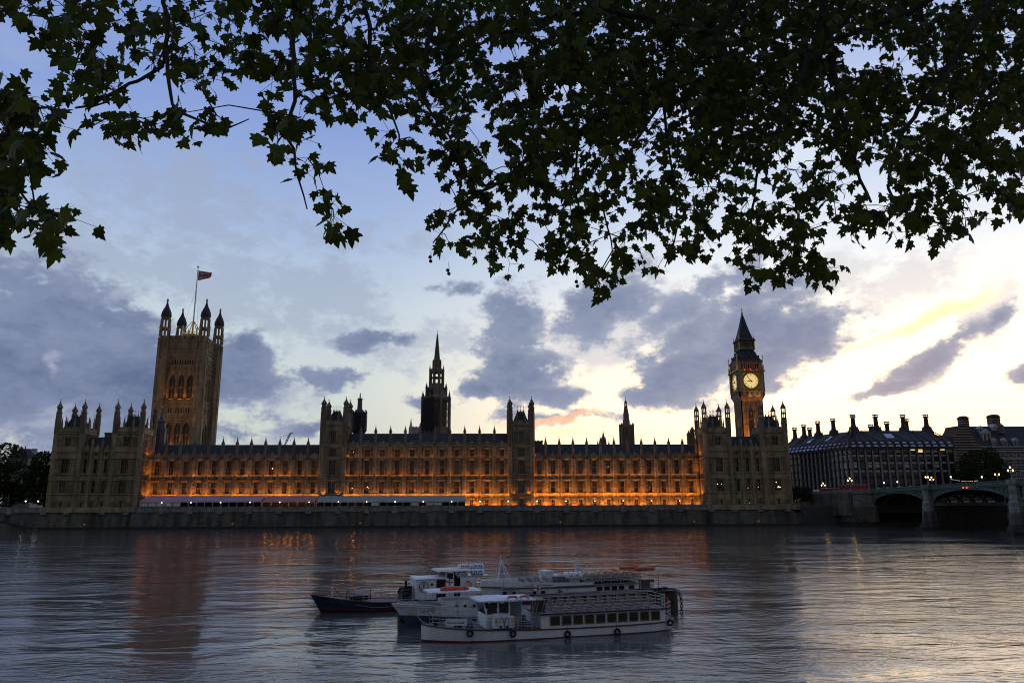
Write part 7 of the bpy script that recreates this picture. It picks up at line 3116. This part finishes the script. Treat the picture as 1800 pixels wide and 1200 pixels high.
m.hexa([(5.6, -1.1, 2.2), (7.5, -1.1, 2.2), (7.5, 1.1, 2.2), (5.6, 1.1, 2.2), (5.9, -1.0, 3.05), (7.4, -1.0, 3.05), (7.4, 1.0, 3.05), (5.9, 1.0, 3.05)])
m.box(5.7, 6.6, -.9, .9, 3.05, 3.45)
D.part('bridge_house', m, white_d)
m = MB()
m.hexa([(5.9, -2.42, 2.24), (7.7, -2.42, 2.24), (7.7, -2.34, 2.24), (5.9, -2.34, 2.24), (6.1, -1.6, 2.95), (7.6, -1.6, 2.95), (7.6, -1.5, 2.95), (6.1, -1.5, 2.95)])
D.part('dark_screen', m, blackpaint)
m = MB()
m.bar((9.2, -.5, 2.2), (9.15, -.5, 4.3), .1)
m.bar((8.9, -.5, 3.9), (9.5, -.5, 3.9), .07)
m.bar((9.0, -.5, 4.2), (9.6, -.5, 4.3), .07)
m.bar((9.15, -.5, 3.6), (11.4, -.5, 3.3), .16)
m.bar((10.9, -.7, 2.2), (10.2, -.7, 3.3), .12)
D.part('mast', m, white)
m = MB()
for y in (-.6, .6):
    m.bar((.7, y * 1.2, 2.2), (1.5, y * .2, 4.55), .07)
    m.bar((2.5, y * 1.2, 2.2), (1.5, y * .2, 4.55), .07)
m.bar((1.1, -.5, 3.4), (1.95, -.5, 3.4), .05)
m.bar((1.5, 0, 4.5), (1.45, 0, 4.95), .05)
D.part('signal_frame', m, white)
canister('big white ribbed liferaft canister on the upper deck of the pleasure boat', D.w(8.3, -1.4, 2.95), D.ang, 1.8, .42)
m = MB()
for (x, y) in ((15.6, -1.7), (17.7, -1.7), (15.6, 1.7), (17.7, 1.7)):
    m.bar((x, y, 1.2), (x, y, 3.15), .06)
for y in (-1.7, 1.7):
    m.bar((15.6, y, 3.15), (17.7, y, 3.15), .06)
D.part('awning_frame', m, steel)
for y in (-1.0, 1.0):
    m = MB(Matrix.Translation((16.65 - (y + 1) * .35, y, 3.3)) @ Matrix.Rotation(PI / 2, 4, 'Y'))
    m.lathe(0, 0, [(.06, -1.15), (.14, -1.1), (.17, -.9), (.17, .9), (.14, 1.1), (.06, 1.15)], 12)
    D.part('awning', m, orange_m if y > 0 else mat('faded red canvas', (.50, .10, .06), .7))
o = D.thing('stern_locker', 'grey box locker under the red awning of the pleasure boat', 'locker', 16.6, -1.2, 1.2)
m = MB()
m.box(-.6, .6, -.5, .5, 0, 1.05)
m.box(-.64, .64, -.54, .54, 1.05, 1.12)
m.build('box', lead, o, local=True)
m = MB()
m.box(.1, .55, -.53, -.49, .2, .9)
m.build('door', white_d, o, local=True)
# red cross flags
p = A.w(8.9, -.4, 3.55)
o = A.thing('flag_staff', 'slim staff holding the red cross flag beside the front boat ladders', 'flagpole', 8.85, -.4, 1.7)
m = MB()
m.lathe(0, 0, [(.03, 0), (.025, 2.1), (0, 2.15)], 8)
m.build('pole', wood, o, local=True)
q = P(930.5, 1027, A.w(8.85, -.4, 0).y)
flag('cross_flag', 'white flag with a red cross flying in front of the pleasure boat name', 'flag', A.w(8.9, -.45, 3.72), .70, .42, cross, (.95, .1), .55, (22, 14), .06)
o = Bb.thing('flag_staff', 'slim leaning staff holding the red cross flag in front of the blue boat wheelhouse', 'flagpole', 3.2, .2, 1.6)
m = MB()
m.bar((-.2, 0, 0), (.25, 0, 2.15), .05)
m.build('pole', wood, o, local=True)
flag('cross_flag', 'white flag with a red cross in front of the dark blue boat wheelhouse', 'flag', Bb.w(3.4, .15, 3.72), .68, .58, cross, (.98, .0), .3, (22, 16), .06)

# ---- dark steel pontoon the boats lie against
E = Boat('mooring_pontoon', 'rusty dark steel pontoon with rounded ends that the boats are tied to', 'pontoon', (700, 1096), (1200, 1078), 1.2)
Lp = (PZ(1200, 1078) - PZ(700, 1096)).length
m = MB()
n = 8
prof = []
for k in range(n + 1):
    a = -PI / 2 + PI * k / n
    prof.append((Lp - 1.15 + 1.15 * math.cos(a), 1.15 * math.sin(a)))
prof += [(1.15 - 1.15 * math.cos(-PI / 2 + PI * k / n), -1.15 * math.sin(-PI / 2 + PI * k / n)) for k in range(n + 1)]
vs = [(x, y, -.8) for x, y in prof] + [(x, y, 1.95 if x > Lp / 2 else 1.45) for x, y in prof]
N_ = len(prof)
m.add(vs, [(i, (i + 1) % N_, (i + 1) % N_ + N_, i + N_) for i in range(N_)] + [tuple(range(N_, 2 * N_))])
E.part('hull', m, rust)
m = MB()
for a, b_ in zip(prof, prof[1:] + prof[:1]):
    za, zb = (1.97 if a[0] > Lp / 2 else 1.47), (1.97 if b_[0] > Lp / 2 else 1.47)
    m.bar((a[0], a[1], za), (b_[0], b_[1], zb), .14)
E.part('edge_pipe', m, blackpaint)
m = MB()
for k in range(3):
    x = Lp - 2.2 + k * .6
    m.lathe(x, .3 * (k - 1), [(.22, 1.9), (.2, 2.1), (.28, 2.12), (.28, 2.2)], 10)
m.lathe(1.5, 0, [(.22, 1.45), (.2, 1.7), (.3, 1.72), (.3, 1.8)], 10)
E.part('bollard', m, blackpaint)
o = E.thing('fender_chain', 'heavy black chain hanging down the rounded end of the pontoon', 'chain', Lp, 0, 1.9)
m = MB()
for k in range(9):
    f = k / 8
    m.torus((.12 + .22 * math.sin(f * 2.4), -.3, -.05 - 1.75 * f), (1, 0, 0) if k % 2 else (0, 1, 0), .13, .045, 10, 6)
m.build('links', blackpaint, o, local=True)
# hanging fender skirt at the left end
for k in range(3):
    o = E.thing('rubber_fender', 'dark rubber bumper on the left end of the pontoon, %s of three' % ('lowest', 'middle', 'highest')[k], 'fender', .25, -.75, .3 + .4 * k, 'bumpers on the pontoon')
    m = MB(Matrix.Rotation(PI / 2, 4, 'X'))
    m.lathe(0, 0, [(.12, -.35), (.17, -.3), (.17, .3), (.12, .35)], 10)
    m.build('bumper', rubber, o, local=True)

# ------------------------------------------------------------------ plane tree overhead
rt = random.Random(11)
TX, TY = 12.5, 3.0
tr = thing('plane_tree', 'big plane tree whose dark leafy branches hang over the river in the foreground', 'tree', (TX, TY, 8.3))
POLY = [
    ([(-40, 150), (50, 150), (70, 190), (120, 165), (95, 210), (60, 240), (95, 265), (55, 290), (30, 310), (45, 345), (130, 378), (100, 395), (70, 405), (40, 378), (0, 412), (-40, 420)], 1.0, 5.0),
    ([(-40, -30), (20, -30), (22, 30), (0, 40), (-40, 60)], .8, 5.0),
    ([(42, -30), (400, -30), (405, 110), (395, 140), (370, 170), (330, 160), (300, 150), (250, 150), (190, 172), (150, 165), (120, 150), (90, 110), (55, 60)], .50, 5.7),
    ([(178, 205), (250, 205), (300, 200), (312, 225), (290, 262), (235, 268), (195, 250)], 1.1, 5.2),
    ([(290, 185), (340, 192), (405, 195), (412, 212), (340, 222), (300, 215)], .8, 5.2),
    ([(400, -30), (740, -30), (740, 155), (690, 165), (640, 190), (600, 205), (555, 185), (525, 200), (490, 150), (455, 130), (400, 120)], .78, 6.2),
    ([(475, 195), (535, 205), (550, 245), (556, 290), (585, 345), (598, 378), (560, 398), (530, 378), (522, 330), (492, 260), (468, 215)], .75, 5.8),
    ([(680, 232), (725, 236), (728, 288), (690, 292), (674, 260)], 1.0, 5.6),
    ([(690, -30), (1260, -30), (1260, 300), (775, 320), (745, 285), (770, 240), (690, 180)], 1.1, 6.6),
    ([(775, 320), (1260, 300), (1255, 420), (1235, 480), (1170, 498), (1110, 465), (1045, 508), (1010, 465), (960, 468), (905, 478), (865, 450), (840, 435), (790, 472), (760, 440), (780, 400)], .62, 6.8),
    ([(1240, -30), (1840, -30), (1840, 300), (1240, 300)], 1.3, 6.8),
    ([(1250, 300), (1490, 300), (1560, 330), (1600, 300), (1840, 300), (1840, 335), (1772, 372), (1700, 408), (1640, 418), (1580, 428), (1550, 402), (1500, 420), (1488, 478), (1425, 508), (1395, 475), (1312, 492), (1300, 440), (1268, 372)], .66, 6.6),
    ([(-500, -400), (2300, -400), (2300, -30), (-500, -30)], .22, 7.0),
    ([(90, -30), (400, -30), (395, 120), (110, 120)], .16, 7.6),
    ([(400, -30), (1250, -30), (1250, 210), (780, 210), (700, 150), (400, 110)], .5, 8.4),
    ([(760, -30), (1840, -30), (1840, 250), (1250, 260), (800, 230)], .9, 9.4),
    ([(1000, -30), (1840, -30), (1840, 210), (1000, 200)], 1.3, 8.6),
]
HOLES = [(70, 20, 12, 10), (255, 60, 16, 12), (365, 90, 18, 14), (330, 30, 12, 10), (180, 95, 12, 10), (420, 30, 14, 22), (300, 130, 12, 10), (565, 130, 14, 12), (500, 90, 12, 10), (1005, 135, 16, 12), (1130, 60, 14, 10), (845, 30, 12, 9), (830, 140, 12, 12), (1700, 190, 22, 16), (1750, 120, 16, 12), (1560, 190, 16, 14), (1440, 215, 14, 10), (1512, 300, 30, 44), (1545, 320, 22, 24), (1650, 300, 20, 18), (905, 165, 26, 16), (970, 50, 20, 14), (1270, 440, 26, 40), (1205, 200, 26, 20), (610, 60, 14, 10), (455, 175, 22, 20), (765, 60, 14, 10), (1620, 110, 16, 12), (870, 335, 14, 22), (1090, 330, 18, 14), (1380, 330, 14, 12), (940, 395, 16, 14), (1145, 420, 14, 16)]


def inside(poly, x, y):
    c = False
    n = len(poly)
    for i in range(n):
        x1, y1 = poly[i]
        x2, y2 = poly[(i + 1) % n]
        if (y1 > y) != (y2 > y) and x < (x2 - x1) * (y - y1) / (y2 - y1) + x1:
            c = not c
    return c


def limb_pts(lst):
    return [ray(px, py) * (d / ray(px, py).y) + Vector((0, 0, CAM_H)) for px, py, d in lst]


wood_m = MB()
nodes = []           # (point, radius) of everything twigs can grow from


def limb(pts, r0, r1, n=7):
    # smooth the path and give it a slight crookedness
    out = []
    for i in range(len(pts) - 1):
        p0, p1, p2, p3 = pts[max(i - 1, 0)], pts[i], pts[i + 1], pts[min(i + 2, len(pts) - 1)]
        k = max(2, int((p2 - p1).length / .12))
        for j in range(k):
            t_ = j / k
            q = .5 * ((2 * p1) + (p2 - p0) * t_ + (2 * p0 - 5 * p1 + 4 * p2 - p3) * t_ ** 2 + (3 * p1 - p0 - 3 * p2 + p3) * t_ ** 3)
            out.append(q)
    out.append(pts[-1])
    out = [p + Vector((rt.gauss(0, .006), rt.gauss(0, .006), rt.gauss(0, .006))) for p in out]
    m_ = len(out)
    rad = [r0 + (r1 - r0) * (i / (m_ - 1)) for i in range(m_)]
    wood_m.tube(out, rad, n)
    for p in out:
        nodes.append(p)
    return out


top = Vector((TX - .3, TY + .6, 17.0))
trunk = MB()
trunk.tube([Vector((TX, TY, 7.9)), Vector((TX, TY, 9.0)), Vector((TX - .1, TY + .2, 12)), Vector((TX - .2, TY + .4, 15)), top], [.75, .55, .45, .36, .24], 12)
trunk.build('trunk', bark, tr)
# main limbs: from the trunk down and out over the river
L1 = limb_pts([(1900, -500, 6.0), (1420, -180, 6.6), (1262, 60, 6.9), (1195, 130, 7.0), (1158, 147, 7.0), (1090, 182, 7.0), (1018, 230, 7.0), (965, 244, 7.0)])
limb([Vector((TX - .2, TY + .3, 14.2))] + L1, .15, .028)
limb(limb_pts([(965, 244, 7.0), (905, 300, 6.9), (850, 336, 6.8), (825, 346, 6.8), (793, 384, 6.7), (760, 428, 6.7)]), .026, .006)
L2 = limb_pts([(1300, -600, 5.5), (700, -330, 5.6), (420, -120, 5.7), (300, -40, 5.7), (293, 30, 5.6), (291, 90, 5.6), (285, 115, 5.6), (253, 137, 5.5), (227, 148, 5.5), (185, 172, 5.5), (150, 190, 5.4), (133, 189, 5.4)])
limb([Vector((TX - .3, TY + .5, 16.4))] + L2, .12, .008)
limb(limb_pts([(293, 90, 5.6), (296, 130, 5.5), (304, 183, 5.4), (352, 213, 5.4), (400, 224, 5.4), (437, 211, 5.3)]), .018, .004)
limb(limb_pts([(227, 147, 5.5), (190, 180, 5.4), (150, 192, 5.3), (155, 215, 5.3), (160, 222, 5.3)]), .009, .004)
L3 = limb_pts([(700, -330, 5.6), (560, -120, 6.0), (520, 40, 6.0), (516, 120, 5.8), (519, 176, 5.6), (503, 228, 5.5), (520, 264, 5.4), (524, 312, 5.4), (543, 366, 5.4)])
limb(L3, .05, .005)
L4 = limb_pts([(1420, -180, 6.6), (1450, 20, 6.8), (1470, 150, 6.8), (1488, 238, 6.7), (1502, 280, 6.7), (1511, 316, 6.7), (1533, 356, 6.6)])
limb(L4, .06, .012)
limb(limb_pts([(1900, -500, 6.0), (1800, -120, 6.6), (1690, 80, 6.6), (1600, 215, 6.6), (1585, 240, 6.6), (1560, 330, 6.6), (1600, 380, 6.6), (1690, 395, 6.6)]), .07, .006)
limb(limb_pts([(1450, 20, 6.8), (1390, 180, 6.7), (1340, 280, 6.7), (1325, 350, 6.6), (1330, 430, 6.6), (1415, 480, 6.6)]), .03, .005)
limb(limb_pts([(1195, 130, 7.0), (1110, 260, 6.8), (1060, 350, 6.8), (1075, 440, 6.8), (1040, 490, 6.8)]), .022, .005)
limb(limb_pts([(1158, 147, 7.0), (1180, 290, 6.8), (1190, 400, 6.8), (1170, 470, 6.8)]), .018, .005)
limb(limb_pts([(1018, 230, 7.0), (1010, 330, 6.9), (1015, 400, 6.9), (950, 440, 6.9)]), .014, .005)
limb(limb_pts([(700, -330, 5.6), (800, -120, 6.4), (760, 40, 6.5), (740, 160, 6.3), (790, 240, 6.3), (810, 290, 6.3)]), .05, .006)
limb(limb_pts([(560, -120, 6.0), (640, 0, 6.2), (650, 110, 6.1), (690, 200, 5.9), (705, 262, 5.7)]), .03, .005)
limb(limb_pts([(300, -40, 5.7), (150, -10, 5.4), (110, 60, 5.3), (130, 120, 5.3)]), .03, .005)
limb(limb_pts([(420, -120, 5.7), (100, -160, 5.2), (-60, 20, 5.0), (-30, 140, 4.9), (15, 230, 4.9), (30, 330, 4.9), (80, 385, 4.9)]), .05, .006)
limb(limb_pts([(1262, 60, 6.9), (1050, 20, 7.2), (880, 60, 7.2), (760, 130, 7.1)]), .04, .01)
limb(limb_pts([(1800, -120, 6.6), (1600, 20, 7.2), (1420, 90, 7.4), (1300, 200, 7.4)]), .05, .01)

# leaf sprays
LEAF2 = [(0, 0), (.08, -.05), (.20, -.08), (.37, -.06), (.35, .05), (.40, .12), (.55, .17), (.60, .29), (.47, .33), (.43, .40), (.45, .52), (.40, .63), (.29, .59), (.24, .60), (.20, .72), (.11, .83), (.0, 1.0)]
LEAF2 = LEAF2 + [(-x, y) for x, y in LEAF2[-2:0:-1]]
leaf_v, leaf_f = [], []


LEAF3 = [(0, 0), (.07, -.05), (.20, -.10), (.36, -.09), (.31, .02), (.35, .10), (.53, .16), (.60, .27), (.45, .30), (.38, .37), (.43, .50), (.40, .61), (.27, .54), (.20, .53), (.18, .68), (.11, .81), (.0, 1.0)]
LEAF3 = LEAF3 + [(-x, y) for x, y in LEAF3[-2:0:-1]]


def add_leaf(p, dirv, nrm, size):
    t = dirv.normalized()
    n_ = (nrm - t * nrm.dot(t))
    if n_.length < 1e-3:
        return
    n_.normalize()
    s_ = t.cross(n_)
    o = len(leaf_v)
    fold = rt.uniform(-.15, .45)
    droop = rt.uniform(-.15, .6)
    c = (0, .26)
    asp = rt.uniform(.82, 1.12)
    shape = LEAF3 if rt.random() < .72 else LEAF2
    for (x, y) in [c] + shape:
        r2 = x * x + (y - .26) ** 2
        z = fold * abs(x) - droop * r2
        q = p + s_ * (x * size * asp) + t * (y * size) + n_ * (z * size)
        leaf_v.append((q.x - TX, q.y - TY, q.z - 8.3))
    n = len(LEAF2)
    for i in range(n):
        leaf_f.append((o, o + 1 + i, o + 1 + (i + 1) % n))


clusters = []
for poly, dens, d0 in POLY:
    xs_, ys_ = [p[0] for p in poly], [p[1] for p in poly]
    x0, x1, y0, y1 = min(xs_), max(xs_), min(ys_), max(ys_)
    area = (x1 - x0) * (y1 - y0)
    n = int(area * dens / 250)
    for _ in range(n):
        x, y = rt.uniform(x0, x1), rt.uniform(y0, y1)
        if not inside(poly, x, y):
            continue
        if any(((x - hx) / rx) ** 2 + ((y - hy) / ry) ** 2 < 1 for hx, hy, rx, ry in HOLES):
            continue
        if mnoise.noise(Vector((x / 60, y / 60, 3.3))) < -.36 or mnoise.noise(Vector((x / 22, y / 22, 8.3))) < -.42:
            continue
        d = d0 + rt.gauss(0, .45) + (rt.uniform(0, 1.6) if y < 250 and dens > 1.04 else 0) + .5 * mnoise.noise(Vector((x / 220, y / 220, 9)))
        clusters.append((x, y, max(4.2, d), dens))
pts3 = []
for (x, y, d, dens) in clusters:
    r_ = ray(x, y)
    pts3.append(r_ * (d / r_.y) + Vector((0, 0, CAM_H)))
# twigs: join every spray to the nearest wood, nearest sprays first
NODE = np.array([tuple(p) for p in nodes])
PT = np.array([tuple(p) for p in pts3])
d0 = np.array([np.min(((NODE - p) ** 2).sum(1)) for p in PT])
order = np.argsort(d0)
grow = [NODE]
buf = []
for idx in order:
    p = PT[idx]
    allN = np.concatenate([NODE] + ([np.array(buf)] if buf else []))
    k = int(np.argmin(((allN - p) ** 2).sum(1)))
    a = Vector(allN[k])
    b_ = Vector(p)
    dl = (b_ - a).length
    if dl > .9 or clusters[idx][1] < -60 or rt.random() < .35:
        buf.append(tuple(p))
        continue
    mid = a.lerp(b_, .5) + Vector((rt.gauss(0, .05) * dl, rt.gauss(0, .05) * dl, abs(rt.gauss(0, .12)) * dl))
    q1 = a.lerp(mid, .55)
    wood_m.tube([a, mid, b_], [.0045 if dl < .3 else .006, .004, .0025], 5)
    if dl > .25:
        buf.append(tuple(mid))
    buf.append(tuple(p))
for (p, (x, y, d, dens)) in zip(pts3, clusters):
    k = rt.choice((3, 4, 4, 5)) if dens > .5 else 3
    for _ in range(k):
        az_ = rt.uniform(0, 2 * PI)
        off = Vector((rt.gauss(0, .065), rt.gauss(0, .08), rt.gauss(-.02, .055)))
        dirv = Vector((rt.gauss(0, .75), rt.gauss(0, .45), -1 + rt.gauss(0, .55)))
        nrm = Vector((rt.gauss(0, .6), -1 + rt.gauss(0, .5), rt.gauss(.45, .6)))
        size = rt.uniform(.06, .142) * (1.0 if d < 5.9 else .9)
        base = p + off
        wood_m.bar(p, base, .004, 3)
        add_leaf(base, dirv, nrm, size)
me = bpy.data.meshes.new('foliage')
me.from_pydata(leaf_v, [], leaf_f)
me.materials.append(leaf_near)
me.update()
fo = bpy.data.objects.new('foliage', me)
COL.objects.link(fo)
fo.parent = tr
wood_m.build('branches', bark, tr)
# hanging seed balls
for (px, py, d) in ((756, 452, 6.6), (757, 459, 6.6), (787, 475, 6.7), (789, 481, 6.7), (1013, 495, 6.8), (1015, 503, 6.8), (73, 52, 5.3), (772, 372, 6.7), (876, 237, 6.9)):
    q = P(px, py, d)
    m = MB()
    m.ball(q, .017, 10, 7)
    m.bar(q, q + Vector((.01, 0, .09)), .003, 3)
    m.build('seed_ball', bark, tr, smooth=True)
print('things', len([o for o in COL.objects if o.parent is None]), 'objects', len(COL.objects))
